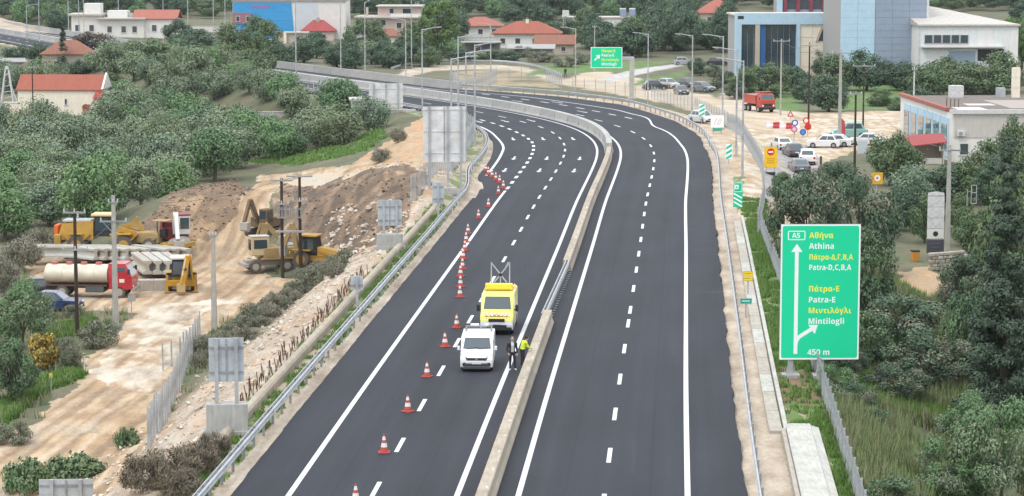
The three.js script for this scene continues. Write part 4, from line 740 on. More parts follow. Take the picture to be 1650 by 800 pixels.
[[-5.9, 238], [-4.7, 250], [-4.1, 270], [-6.3, 287], [-11.5, 314]].forEach(([x, d], i) => { const s = samp(cls, d), l = Math.hypot(1, s); lampPost(`street lamp behind the large white sign back, ${ordinal[i]} in the row`, x, d, groundY(x, d), 11.2, [1 / l, s / l]); });
[[549, 112, 17], [588, 113, 13], [663, 110, 17], [477, 140, 14]].forEach(([px, py, h], i) => { const p = at(px, py); lampPost(['tall bare lamp post at the far parapet below the red roof', 'lamp post with short arm at the far parapet', 'tall lamp post left of the bright green tree', 'lamp post at the near edge of the far carriageway'][i], p.x, p.d, p.y, h, [0.3, -1]); });
[[43, 66, 8, 'above the guardrail in the upper left corner'], [63, 70, 13, 'second in the upper left corner'], [110, 54, 14, 'left of the white flat roofed house'], [127, 68, 14, 'at the left corner of the white flat roofed house'], [135, 60, 11, 'with arm before the white flat roofed house'], [191, 56, 14, 'before the middle of the white flat roofed house'], [263, 60, 12, 'at the pink roof of the white house'], [303, 78, 18, 'between the white house and the blue hall'], [344, 74, 17, 'above the green vehicle'], [363, 82, 15, 'left of the blue hall with arm']].forEach(([px, py, h, w]) => { const p = at(px, py); lampPost('distant street lamp ' + w, p.x, p.d, p.y, h, [1, -0.3], 0, 'distant street lamps'); });

// ---------------------------------------------------------------- signs
function printTexture(w, h, draw) { const c = document.createElement('canvas'); c.width = w; c.height = h; draw(c.getContext('2d'), w, h); const t = new THREE.CanvasTexture(c); t.colorSpace = THREE.SRGBColorSpace; t.anisotropy = 8; return t; }
const SIGN_GREEN = '#00cf97', SIGN_YELLOW = '#ece84a', SIGN_WHITE = '#e9efee';
function facePanel(name, w, h, tex, parent, x, y, z, rough = 0.7) { // printed front of a flat plate
  const m = new THREE.Mesh(new THREE.PlaneGeometry(w, h), new THREE.MeshStandardMaterial({ map: tex, roughness: rough, side: THREE.DoubleSide }));
  m.name = name; m.position.set(x, y, z); m.castShadow = m.receiveShadow = true; parent.add(m); return m;
}
const roundRect = (g, x, y, w, h, r) => { g.beginPath(); g.moveTo(x + r, y); g.arcTo(x + w, y, x + w, y + h, r); g.arcTo(x + w, y + h, x, y + h, r); g.arcTo(x, y + h, x, y, r); g.arcTo(x, y, x + w, y, r); g.closePath(); };
function lines(g, list, x, size, weight = 'bold') { for (const [txt, y, col, sc = 1, maxw] of list) { g.fillStyle = col; g.font = `${weight} ${Math.round(size * sc)}px sans-serif`; g.textBaseline = 'alphabetic'; maxw ? g.fillText(txt, x, y, maxw) : g.fillText(txt, x, y); } }
{
  const p = onRoad(126.7, 13.75), y0 = groundY(p[0], -p[2]), W = 4.15, H = 7.1, T = thing('direction_sign', 'large green motorway direction sign with white arrows and 450 m exit notice', 'road sign', [p[0] + 1.3, y0, p[2]], 0.02);
  const bottom = 0.95;
  const tex = printTexture(720, 1232, (g, w, h) => {
    g.fillStyle = SIGN_WHITE; g.fillRect(0, 0, w, h); g.fillStyle = SIGN_GREEN; roundRect(g, 14, 14, w - 28, h - 28, 20); g.fill();
    g.strokeStyle = SIGN_WHITE; g.lineWidth = 9; roundRect(g, 66, 62, 150, 76, 10); g.stroke();
    g.fillStyle = SIGN_WHITE; g.font = 'bold 62px sans-serif'; g.fillText('A5', 100, 122);
    const f = 72;
    lines(g, [['Αθήνα', 124, SIGN_YELLOW, 1, 250], ['Athina', 222, SIGN_WHITE, 1, 250], ['Πάτρα-Δ,Γ,Β,Α', 320, SIGN_YELLOW, 0.94, 400], ['Patra-D,C,B,A', 414, SIGN_WHITE, 0.94, 385], ['Πάτρα-Ε', 610, SIGN_YELLOW, 1, 330], ['Patra-E', 710, SIGN_WHITE, 1, 300], ['Μιντιλόγλι', 808, SIGN_YELLOW, 1, 410], ['Mintilogli', 906, SIGN_WHITE, 1, 355], ['450 m', 1190, SIGN_WHITE, 1, 230]], 254, f);
    g.fillStyle = SIGN_WHITE; g.fillRect(128, 230, 34, 950); g.beginPath(); g.moveTo(145, 175); g.lineTo(196, 250); g.lineTo(94, 250); g.closePath(); g.fill();
    g.lineWidth = 34; g.strokeStyle = SIGN_WHITE; g.beginPath(); g.moveTo(145, 1100); g.quadraticCurveTo(150, 1040, 190, 1015); g.lineTo(290, 952); g.stroke();
    g.beginPath(); g.moveTo(345, 915); g.lineTo(318, 1000); g.lineTo(258, 915); g.closePath(); g.fill();
  });
  part('panel', M.galvDull, T, b => b.box(W, H, 0.06, 0, bottom + H / 2, 0));
  facePanel('printed_face', W - 0.02, H - 0.02, tex, T, 0, bottom + H / 2, 0.034);
  for (const x of [-1.45, 0.15]) { const q = part('post', M.galv, T, b => { b.box(0.24, H + bottom + 0.6, 0.3, x, (H + bottom - 0.9) / 2, -0.2); }); part('foot_plate', M.galv, q, b => { b.box(0.5, 0.06, 0.5, x, 0.18, -0.2); b.hull([[x - 0.25, 0.2, -0.25], [x + 0.25, 0.2, -0.25], [x + 0.25, 0.2, -0.15], [x - 0.25, 0.2, -0.15]], [[x - 0.12, 0.75, -0.25], [x + 0.12, 0.75, -0.25], [x + 0.12, 0.75, -0.15], [x - 0.12, 0.75, -0.15]]); }); }
  for (let i = 0; i < 4; i++) part('cross_rail', M.galv, T, b => b.box(W - 0.2, 0.1, 0.06, 0, bottom + 0.8 + i * 1.8, -0.06));
  part('footing', M.concreteGrey, T, b => { b.box(0.9, 0.5, 0.9, -1.45, -0.08, -0.2); b.box(0.9, 0.5, 0.9, 0.15, -0.1, -0.2); });
}
{ // exit sign on a bent gantry arm
  const p = at(1018, 160), h = 6.1, T = thing('exit_gantry_sign', 'green exit sign hung on a grey inverted L gantry', 'road sign', p.pos, 0.03);
  part('column', M.concretePale, T, b => { b.rbox(0.75, h + 0.7, 0.6, 0.06, 0, h / 2 + 0.1, 0); b.box(1.3, 0.5, 1.2, 0, 0.05, 0); });
  part('boom', M.galv, T, b => { b.rbox(6.6, 0.55, 0.5, 0.05, -2.95, h + 0.35, 0); });
  const tex = printTexture(512, 340, (g, w, hh) => {
    g.fillStyle = SIGN_WHITE; g.fillRect(0, 0, w, hh); g.fillStyle = SIGN_GREEN; roundRect(g, 10, 10, w - 20, hh - 20, 14); g.fill();
    lines(g, [['Πάτρα-Ε', 82, SIGN_YELLOW, 1, 230], ['Patra-E', 154, SIGN_WHITE, 1, 210], ['Μιντιλόγλι', 226, SIGN_YELLOW, 1, 290], ['Mintilogli', 298, SIGN_WHITE, 1, 250]], 172, 62);
    g.strokeStyle = SIGN_WHITE; g.lineWidth = 22; g.beginPath(); g.moveTo(60, 215); g.lineTo(118, 160); g.stroke(); g.fillStyle = SIGN_WHITE; g.beginPath(); g.moveTo(152, 122); g.lineTo(142, 196); g.lineTo(82, 136); g.closePath(); g.fill();
  });
  part('panel', M.galvDull, T, b => b.box(5.0, 3.3, 0.08, -4.05, h + 0.5, 0.36));
  facePanel('printed_face', 4.98, 3.28, tex, T, -4.05, h + 0.5, 0.404);
  for (const x of [-5.4, -2.7]) part('bracket', M.galv, T, b => b.box(0.14, 2.6, 0.1, x, h + 0.5, 0.28));
}
const chevTex = printTexture(128, 256, (g, w, h) => { g.fillStyle = SIGN_WHITE; g.fillRect(0, 0, w, h); g.fillStyle = '#08b98a'; for (const y of [10, 96, 182]) { g.beginPath(); g.moveTo(10, y + 46); g.lineTo(w - 10, y - 16); g.lineTo(w - 10, y + 30); g.lineTo(10, y + 92 - 6); g.closePath(); g.fill(); } });
const chev2Tex = printTexture(160, 420, (g, w, h) => { g.fillStyle = '#08b98a'; g.fillRect(0, 0, w, h); g.fillStyle = SIGN_WHITE; roundRect(g, 24, 46, 66, 70, 8); g.fill(); g.fillStyle = '#08b98a'; g.beginPath(); g.moveTo(57, 60); g.lineTo(80, 100); g.lineTo(34, 100); g.fill(); g.strokeStyle = SIGN_WHITE; g.lineWidth = 9; roundRect(g, 12, 12, w - 24, 150, 14); g.stroke(); g.lineWidth = 24; for (const y of [230, 300, 370]) { g.beginPath(); g.moveTo(6, y - 40); g.lineTo(w - 10, y + 40); g.stroke(); } });
function postSign(name, label, pos, turn, w, h, bottom, tex, cat = 'road sign', posts = 1, post = M.galv) {
  const T = thing(name, label, cat, pos, turn);
  part('panel', M.galvDull, T, b => b.box(w, h, 0.03, 0, bottom + h / 2, 0));
  facePanel('printed_face', w - 0.01, h - 0.01, tex, T, 0, bottom + h / 2, 0.019);
  for (let i = 0; i < posts; i++) { const x = posts === 1 ? 0 : (i - 0.5) * w * 0.6; part('post', post, T, b => b.cyl(0.045, 0.045, bottom + h + 0.3, x, (bottom + h - 0.4) / 2, -0.065, 8)); }
  return T;
}
const gp = (d, u) => { const p = onRoad(d, u); return [p[0], groundY(p[0], -p[2]), p[2]]; };
postSign('chevron_sign', 'tall green chevron marker sign nearest the large direction sign', gp(204, 12.5), 0.05, 0.78, 2.1, 0.45, chev2Tex);
postSign('chevron_sign', 'small green chevron marker, middle one along the verge', gp(248, 12.3), 0.05, 0.72, 1.55, 0.5, chevTex);
postSign('chevron_sign', 'small green chevron marker beside the lamp in the bend', gp(298, 16.2), 0.05, 0.8, 1.55, 0.9, chevTex);
{
  const tex = printTexture(256, 220, (g, w, h) => { g.fillStyle = '#e6c81c'; g.fillRect(0, 0, w, h); g.fillStyle = '#e4e2d8'; g.fillRect(0, h / 2 - 5, w, 10); g.strokeStyle = '#1a1a1a'; g.lineWidth = 4; g.strokeRect(8, 8, w - 16, h / 2 - 16); g.strokeRect(8, h / 2 + 8, w - 16, h / 2 - 16); g.fillStyle = '#7a5d10'; g.fillRect(30, 46, 190, 12); g.fillRect(30, 156, 150, 12); });
  postSign('marker_sign', 'small yellow double plate sign on the sandy verge', gp(155.7, 12.1), 0.02, 0.62, 0.62, 1.0, tex);
  const tt = printTexture(256, 128, (g, w, h) => { g.fillStyle = '#12927f'; g.fillRect(0, 0, w, h); g.strokeStyle = '#cfe8e2'; g.lineWidth = 5; g.strokeRect(6, 6, w - 12, h - 12); g.fillStyle = '#d9ece8'; g.fillRect(40, 50, 170, 20); });
  postSign('marker_sign', 'low small teal plate sign on the sandy verge', gp(146.7, 11.75), 0.02, 0.72, 0.36, 0.85, tt);
  const wt = printTexture(256, 256, (g, w, h) => { g.fillStyle = '#eceeee'; g.fillRect(0, 0, w, h); g.strokeStyle = '#d08f86'; g.lineWidth = 10; g.beginPath(); g.moveTo(60, 200); g.lineTo(120, 60); g.stroke(); g.beginPath(); g.moveTo(130, 200); g.quadraticCurveTo(150, 120, 200, 60); g.stroke(); g.strokeStyle = '#8fb8a5'; g.beginPath(); g.moveTo(160, 200); g.lineTo(215, 90); g.stroke(); });
  const p = at(1156, 216); const T = postSign('white_sign', 'square white lane sign with faint red strokes above a teal strip', p.pos, 0.04, 1.55, 1.45, 0.75, wt, 'road sign', 2);
  part('lower_plate', std([0.05, 0.34, 0.25], 0.5), T, b => b.box(1.1, 0.4, 0.03, 0, 0.5, 0));
  const ye = printTexture(200, 330, (g, w, h) => { g.fillStyle = '#e8b813'; g.fillRect(0, 0, w, h); g.fillStyle = '#c4311d'; g.beginPath(); g.arc(100, 84, 58, 0, 7); g.fill(); g.fillStyle = '#efe9e0'; g.fillRect(62, 72, 76, 24); g.fillStyle = '#8a6d12'; g.fillRect(34, 190, 132, 10); g.fillRect(46, 222, 108, 10); g.fillRect(40, 254, 120, 10); });
  const q = at(1242, 282); const S = postSign('roadworks_sign', 'yellow board with red no entry disc', q.pos, 0.02, 1.28, 2.05, 0.75, ye, 'road sign', 2);
  part('ballast', M.black, S, b => b.box(0.9, 0.3, 0.5, 0, 0.12, 0));
  const ya = printTexture(160, 160, (g, w, h) => { g.fillStyle = '#d9a521'; g.fillRect(0, 0, w, h); g.fillStyle = '#f0e6e0'; g.beginPath(); g.arc(86, 76, 42, 0, 7); g.fill(); g.fillStyle = '#c4503a'; g.beginPath(); g.moveTo(60, 76); g.lineTo(96, 54); g.lineTo(96, 98); g.closePath(); g.fill(); });
  const a = at(1413, 318); postSign('roadworks_sign', 'square yellow sign with pale red arrow disc beside the silvery tree', a.pos, 0.02, 1.15, 1.15, 1.25, ya);
}
// backs of signs facing away from us
function signBack(label, pos, turn, w, h, bottom, cols, rows, concrete, mat = 'back') {
  const T = thing('sign_back', label, 'road sign', pos, turn);
  const tone = std(mat === 'white' ? [0.84, 0.85, 0.87] : [0.56, 0.62, 0.68], 0.5, { metalness: 0.2, map: mottle });
  const nb = Math.max(2, Math.round(h / 0.42));
  for (let i = 0; i < nb; i++) part('panel_plank', tone, T, b => b.box(w, h / nb - 0.012, 0.04, 0, bottom + (i + 0.5) * h / nb, 0));
  for (const x of cols) part('post', M.galv, T, b => b.box(0.17, bottom + h + 0.1, 0.16, x, (bottom + h - 0.1) / 2, 0.12));
  for (const y of rows) part('cross_rail', mat === 'white' ? tone : M.galvDull, T, b => b.box(w - 0.05, 0.09, 0.05, 0, bottom + y, 0.045));
  part('stiffener', M.galvDull, T, b => b.box(0.07, h - 0.1, 0.05, 0, bottom + h / 2, 0.055));
  if (concrete) part('footing', M.concreteGrey, T, b => { b.rbox(concrete[0], concrete[1], concrete[2], 0.03, 0, concrete[1] / 2 - concrete[3], -0.1); b.box(concrete[0] + 0.3, 0.25, concrete[2] + 0.3, 0, -concrete[3] + 0.12, -0.1); });
  return T;
}
{
  const on = (px, py, dy = 0) => { const p = at(px, py); return [p.x, p.y + dy, p.z]; };
  signBack('bare metal sign back on a large grey concrete block beside the rubble bank', on(366, 702, 0), 0.1, 1.6, 2.05, 2.5, [-0.45, 0.45], [0.45, 1.6], [1.9, 1.5, 0.8, 0]);
  signBack('bare metal sign back at the bottom edge among green creepers', on(107, 830, 0), 0.05, 2.6, 1.5, 0.25, [-0.68, 0.68], [0.4, 1.2], null);
  signBack('small metal sign back on a concrete block above the excavators', on(628, 402, 0), 0.12, 1.75, 1.9, 1.75, [-0.45, 0.5], [0.4, 1.4], [1.9, 1.15, 0.8, 0]);
  signBack('very large white sign back on steel columns beside the accelerating lane', on(716, 310, 0), 0.08, 3.7, 4.85, 2.65, [-1.3, 0.3, 1.45], [0.8, 2.7, 4.6], [2.2, 0.6, 1.0, 0.2], 'white');
  signBack('large white sign back near the far carriageway and dark olive tree', on(622, 186, 0), 0.2, 4.5, 3.2, 1.0, [-1.6, 0, 1.6], [0.6, 2.5], null, 'white');
  signBack('narrow grey sign back behind the guardrail near the accelerating lane', on(706, 352, 0), 0.1, 0.95, 1.75, 1.2, [0], [0.4, 1.4], null);
  signBack('small grey sign back behind the rusty starter bars', on(575, 492, 0), 0.1, 0.78, 0.9, 0.95, [0], [0.3], null);
}
// ---------------------------------------------------------------- cones
const coneMats = [std([0.52, 0.085, 0.055], 0.6, { map: mottle }), std([0.70, 0.68, 0.66], 0.5), std([0.34, 0.05, 0.04], 0.8)];
const coneSrc = (() => {
  const o = new THREE.Group();
  part('base', coneMats[2], o, b => { b.rbox(0.52, 0.06, 0.52, 0.02, 0, 0.03, 0); });
  const rad = (y) => 0.185 - 0.16 * (y - 0.06) / 0.78;
  const ring = (name, m, y0, y1, e = 0) => part(name, m, o, b => b.cyl(rad(y0) + e, rad(y1) + e, y1 - y0, 0, (y0 + y1) / 2, 0, 14));
  ring('cone_body', coneMats[0], 0.06, 0.84); ring('white_band', coneMats[1], 0.27, 0.45, 0.006); ring('white_band', coneMats[1], 0.58, 0.74, 0.006);
  return o;
})();
{
  const px = [[573, 824], [619, 741], [657, 674], [688, 617], [717, 568], [736, 537], [741, 487], [742, 470], [742, 453], [745, 441], [746, 425], [749, 411], [751, 397], [754, 383], [771, 358], [787, 340], [803, 318], [811, 309], [805, 300], [799, 296], [793, 291], [787, 287], [783, 281]];
  px.forEach((p, i) => {
    const q = at(...p), o = coneSrc.clone(); o.name = numbered('traffic_cone'); scene.add(o); o.position.set(q.x, 0.0, q.z); o.rotation.set(rr(-0.02, 0.02), rr(0, 1.5), rr(-0.02, 0.02)); o.scale.setScalar(rr(0.95, 1.03));
    const w = i < 6 ? `red and white traffic cone beside a lane dash, ${['at the bottom edge of the picture', 'second from the bottom edge', 'third from the bottom edge', 'level with the white van bumper', 'beside the white van', 'beside the yellow van'][i]}` : i < 14 ? `red and white cone of the slanting row behind the yellow van, ${ordinal[i - 6]} from it` : i < 18 ? `red and white traffic cone on the solid edge line, ${ordinal[i - 14]} beyond the slanting row` : `red and white traffic cone closing the accelerating lane, ${ordinal[i - 18]} from the edge line`;
    tag(o, w, 'traffic cone', 'traffic cones along the closed lane');
  });
}
// ---------------------------------------------------------------- fences
const wirePanel = (w, h) => { const b = new B(); for (let x = 0; x <= w + 0.01; x += 0.16) b.box(0.008, h, 0.008, x, h / 2 + 0.08, 0); for (let y = 0; y <= h + 0.01; y += 0.2) b.box(w, 0.008, 0.008, w / 2, y + 0.08, 0); return b.geo(); };
function meshFence(label, pts, h, gap, mat = M.galv) { // pts world [x,d] polyline
  const t = thing('wire_fence', label, 'fence'), g = wirePanel(gap, h - 0.1), pg = new B().cyl(0.05, 0.05, h + 0.55, 0, h / 2 - 0.15, 0, 7).geo();
  let prev = null;
  for (let i = 0; i < pts.length - 1; i++) {
    const [x0, d0] = pts[i], [x1, d1] = pts[i + 1], L = Math.hypot(x1 - x0, d1 - d0), n = Math.max(1, Math.round(L / gap));
    for (let k = 0; k <= n; k++) {
      if (k === 0 && i > 0) continue;
      const x = mix(x0, x1, k / n), d = mix(d0, d1, k / n), p = new THREE.Vector3(x, groundY(x, d), -d);
      const post = addMesh(pg, 'post', mat, t); post.position.copy(p); post.rotation.z = rr(-0.015, 0.015);
      if (prev) { const m = addMesh(g, 'mesh_panel', M.galv, t), v = p.clone().sub(prev); m.position.copy(prev); m.scale.x = v.length() / gap; m.rotation.set(0, Math.atan2(-v.z, v.x), Math.asin(clamp(v.y / v.length(), -0.6, 0.6)), 'YZX'); }
      prev = p;
    }
  }
  return t;
}
{
  const roadPts = (d0, d1, step, u) => { const r = []; for (let d = d0; d <= d1 + 0.01; d += step) { const p = onRoad(d, typeof u === 'function' ? u(d) : u); r.push([p[0], -p[2]]); } return r; };
  const pick = (...a) => a.map(p => { const q = at(...p); return [q.x, q.d]; });
  meshFence('long galvanised wire fence beside the large green direction sign', roadPts(72, 192, 6, (d) => lerpTable([[124, 15.0], [166, 14.25], [192, 13.9]], d)), 1.55, 2);
  meshFence('galvanised wire fence between the chevron signs and the service road', pick([1222, 378], [1232, 330], [1228, 280], [1205, 240], [1172, 205], [1120, 180], [1050, 160]), 2.0, 2.5);
  meshFence('galvanised wire fence descending the rubble bank beside the dirt track', pick([238, 735], [262, 690], [285, 640], [302, 590], [322, 555]), 2.2, 2.0);
  meshFence('short wire fence panel standing out over the dirt track', pick([262, 598], [290, 585], [306, 570]), 1.7, 1.5);
  meshFence('wire fence behind the guardrail below the large white sign back', pick([662, 330], [690, 300], [730, 275], [752, 245], [765, 222], [735, 200]), 2.2, 2.2);
  meshFence('wire fence at the far verge in front of the dry grass', pick([725, 145], [800, 132], [880, 130], [905, 140]), 2.4, 3);
  meshFence('light wire fence along the far outer verge below the exit gantry', pick([905, 146], [960, 150], [1040, 158]), 2.2, 3);
  meshFence('white railing along the near verge of the far carriageway', pick([470, 152], [505, 150], [570, 158]), 1.2, 1.5, M.paint);
}
// ---------------------------------------------------------------- utility poles and lines
const tops = {};
function utilityPole(key, label, px, py, h, r, mat, arms, o = {}) {
  const p = at(px, py), T = thing('utility_pole', label, 'pole', p.pos, o.turn || 0, 'utility poles');
  part('shaft', mat, T, b => o.square ? b.hull([[-r, -0.4, -r], [r, -0.4, -r], [r, -0.4, r], [-r, -0.4, r]], [[-r * 0.6, h, -r * 0.6], [r * 0.6, h, -r * 0.6], [r * 0.6, h, r * 0.6], [-r * 0.6, h, r * 0.6]]) : b.cyl(r, r * 0.7, h + 0.4, 0, h / 2 - 0.2, 0, 9));
  for (const [y, w] of arms) { const a = part('crossarm', o.arm || M.galvDull, T, b => b.box(w, 0.12, 0.12, 0, y, 0.12)); for (const k of [-1, 0, 1]) part('insulator', M.porcelain, a, b => b.cyl(0.06, 0.045, 0.24, k * w * 0.46, y + 0.17, 0.12, 7)); }
  if (o.brace) part('brace', M.galvDull, T, b => { const [y, w] = arms[arms.length - 1]; b.bar([w * 0.4, y, 0.12], [0, y - 0.9, 0.08], 0.05); b.bar([-w * 0.4, y, 0.12], [0, y - 0.9, 0.08], 0.05); });
  tops[key] = (a) => [p.x, p.y + (a || h), p.z]; tops[key].h = h; return { T, p };
}
utilityPole('a', 'dark wooden pole in front of the tanker lorry', 124, 542, 9.2, 0.16, M.wood, [[9.0, 1.6], [6.3, 1.9]]);
utilityPole('b', 'square concrete power pole in front of the tanker lorry', 186, 528, 9.8, 0.21, M.poleConcrete, [[9.3, 0.7], [7.9, 2.0]], { square: true, brace: true });
utilityPole('c', 'plain grey concrete post beside the dirt track junction', 345, 532, 7.2, 0.21, M.poleConcrete, [[7.0, 0.5]], { square: true });
const tw1 = utilityPole('d', 'left dark wooden pole of the twin transformer poles', 455, 450, 8.6, 0.16, M.wood, [[8.4, 1.9], [6.4, 1.2]]);
utilityPole('e', 'right dark wooden pole of the twin transformer poles', 484, 445, 8.6, 0.16, M.wood, [[8.5, 2.2], [6.4, 1.2]]);
{
  const T = thing('pole_transformer', 'grey transformer platform carried between the twin wooden poles', 'transformer', [tw1.p.x + 0.7, tw1.p.y, tw1.p.z + 0.02]);
  part('platform', M.galvDull, T, b => { b.box(2.4, 0.12, 0.5, 0, 4.1, 0.35); });
  part('fuse_rack', M.galvDull, T, b => { b.box(2.2, 0.08, 0.1, 0, 6.0, 0.35); b.box(2.2, 0.08, 0.1, 0, 5.3, 0.35); for (let i = -3; i <= 3; i++) b.bar([i * 0.32, 5.2, 0.4], [i * 0.32, 6.2, 0.42], 0.06, 0.06, 6); });
}
[['f', 'pale concrete power pole rising beside the white totem', 1527, 408, 8.6, 0.2, M.poleConcrete, [[8.2, 1.7]], { square: true }], ['g', 'pale concrete power pole beside the red flag board', 1353, 236, 11.6, 0.22, M.poleConcrete, [[11.2, 2.2]], { square: true }],
 ['h', 'slim grey pole in front of the glass building', 1258, 186, 11, 0.14, M.poleConcrete, [[10.7, 2.4]], {}], ['i', 'brown wooden pole in front of the cream wall panel', 1303, 208, 11.4, 0.14, M.wood, [[11.0, 2.3]], {}],
 ['j', 'dark wooden pole in front of the green field', 1391, 212, 8.8, 0.13, M.wood, [[8.6, 3.0]], { brace: true }], ['k', 'dark wooden pole behind the silver grey shrub', 1377, 296, 9.5, 0.14, M.wood, [[9.1, 1.2]], {}],
 ['l', 'thin white pole at the corner of the low white building', 1472, 212, 8.6, 0.12, M.paint, [[8.2, 0.6]], {}], ['m', 'dark slim pole against the grey blue hall', 1400, 92, 11, 0.16, M.wood, [[10.8, 1.4]], {}],
 ['n', 'dark pole before the blue hall', 429, 62, 13, 0.2, M.wood, [[12, 1.6]], {}], ['o', 'wooden pole before the chapel wall', 53, 192, 8.2, 0.12, M.wood, [[8, 0.8]], {}],
 ['p', 'grey pole left of the green exit sign', 958, 116, 9, 0.13, M.poleConcrete, [[8.6, 0.8]], {}], ['q', 'wooden pole beside the bright green tree', 711, 100, 8, 0.14, M.wood, [[7.8, 1.2]], {}],
].forEach(a => utilityPole(...a));
function wireRun(label, a, b, sag = 0.6, r = 0.018) {
  const pts = []; for (let i = 0; i <= 12; i++) { const t = i / 12; pts.push(new THREE.Vector3(mix(a[0], b[0], t), mix(a[1], b[1], t) - 4 * sag * t * (1 - t), mix(a[2], b[2], t))); }
  const m = new THREE.Mesh(new THREE.TubeGeometry(new THREE.CatmullRomCurve3(pts), 16, r, 4), M.wire); m.name = numbered('power_line'); m.castShadow = true; scene.add(m); return tag(m, label, 'power line', 'overhead power lines');
}
wireRun('overhead wire from the square concrete pole to the twin transformer poles', tops.b(9.4), tops.d(8.5), 0.8);
wireRun('overhead wire between the square concrete pole and dark wooden pole', tops.a(6.5), tops.b(8.0), 0.3);
wireRun('overhead wire leaving the dark wooden pole towards the left edge', tops.a(9.2), [tops.a(9)[0] - 26, tops.a(9)[1] + 1, tops.a(9)[2] + 4], 0.9);
wireRun('overhead wire between the twin wooden transformer poles', tops.d(8.5), tops.e(8.6), 0.1);
wireRun('overhead wire from the pole by the totem to the thin white pole', tops.f(8.2), tops.l(8.2), 1.0);
wireRun('overhead wire from the pole by the totem to the wooden pole behind the shrub', tops.f(8.3), tops.k(9.2), 1.0);
wireRun('overhead wire between the brown pole and the pole by the red flag board', tops.i(11.1), tops.g(11.3), 0.7);
wireRun('overhead wire between the slim grey pole and the brown wooden pole', tops.h(10.8), tops.i(11.1), 0.7);
wireRun('overhead wire from the pole by the red flag board to the field pole', tops.g(11.2), tops.j(8.7), 0.7);
wireRun('overhead wire from the field pole to the thin white pole', tops.j(8.7), tops.l(8.3), 0.7);
wireRun('overhead wire from the totem pole out past the tall conifer', tops.f(8.3), [tops.f(8)[0] + 18, tops.f(8)[1] - 0.5, tops.f(8)[2] + 14], 0.7);
// ---------------------------------------------------------------- vehicles (front towards local +z)
const paintMat = (c, rough = 0.32) => new THREE.MeshPhysicalMaterial({ color: lin(...c), roughness: rough, metalness: 0.05, clearcoat: 0.6, clearcoatRoughness: 0.15, side: THREE.DoubleSide });
const lerp3 = (a, b, t) => [mix(a[0], b[0], t), mix(a[1], b[1], t), mix(a[2], b[2], t)];
function onFace(b, Q, u0, u1, v0, v1, off = 0.012) { // a thin panel on the face Q = [bl, br, tr, tl]
  const P = (u, v) => lerp3(lerp3(Q[0], Q[1], u), lerp3(Q[3], Q[2], u), v);
  const n = new THREE.Vector3().subVectors(new THREE.Vector3(...Q[1]), new THREE.Vector3(...Q[0])).cross(new THREE.Vector3().subVectors(new THREE.Vector3(...Q[3]), new THREE.Vector3(...Q[0]))).normalize();
  const o = (p, k) => [p[0] + n.x * k, p[1] + n.y * k, p[2] + n.z * k];
  const c = [P(u0, v0), P(u1, v0), P(u1, v1), P(u0, v1)];
  b.hull(c.map(p => o(p, -0.02)), c.map(p => o(p, off)));
}
function wheel(parent, x, y, z, r, w, rimMat = M.rim, tyreMat = M.rubber) {
  const t = part('wheel', tyreMat, parent, b => { const g = new THREE.CylinderGeometry(r, r, w * 0.72, 20); b.add(g, xf(x, y, z, 0, 0, Math.PI / 2)); b.add(new THREE.CylinderGeometry(r * 0.9, r * 0.9, w, 20), xf(x, y, z, 0, 0, Math.PI / 2)); });
  part('rim', rimMat, t, b => { b.add(new THREE.CylinderGeometry(r * 0.58, r * 0.58, w + 0.02, 14), xf(x, y, z, 0, 0, Math.PI / 2)); b.add(new THREE.CylinderGeometry(r * 0.2, r * 0.2, w + 0.06, 8), xf(x, y, z, 0, 0, Math.PI / 2)); });
  return t;
}
function carProfile(L, belt, hoodY, noseY, zf, zr, wb, r, tail) { // side outline with wheel arches, x = forward
  const s = new THREE.Shape(), h = L / 2, y0 = 0.2;
  s.moveTo(-h + 0.06, y0 + 0.1); s.lineTo(-h, 0.5); s.lineTo(-h + 0.03, tail - 0.08); s.lineTo(-h + 0.1, tail); s.lineTo(zr, belt); s.lineTo(zf, belt); s.lineTo(h - 0.28, hoodY); s.lineTo(h - 0.08, noseY); s.lineTo(h, 0.52); s.lineTo(h - 0.02, y0 + 0.1); s.lineTo(h - 0.12, y0);
  const arch = (c) => { s.lineTo(c + r, y0); s.absarc(c, r + 0.0, r * 1.02, Math.asin((y0 - r) / (r * 1.02)), Math.PI - Math.asin((y0 - r) / (r * 1.02)), false); };
  arch(wb / 2); arch(-wb / 2); s.lineTo(-h + 0.15, y0); return s;
}
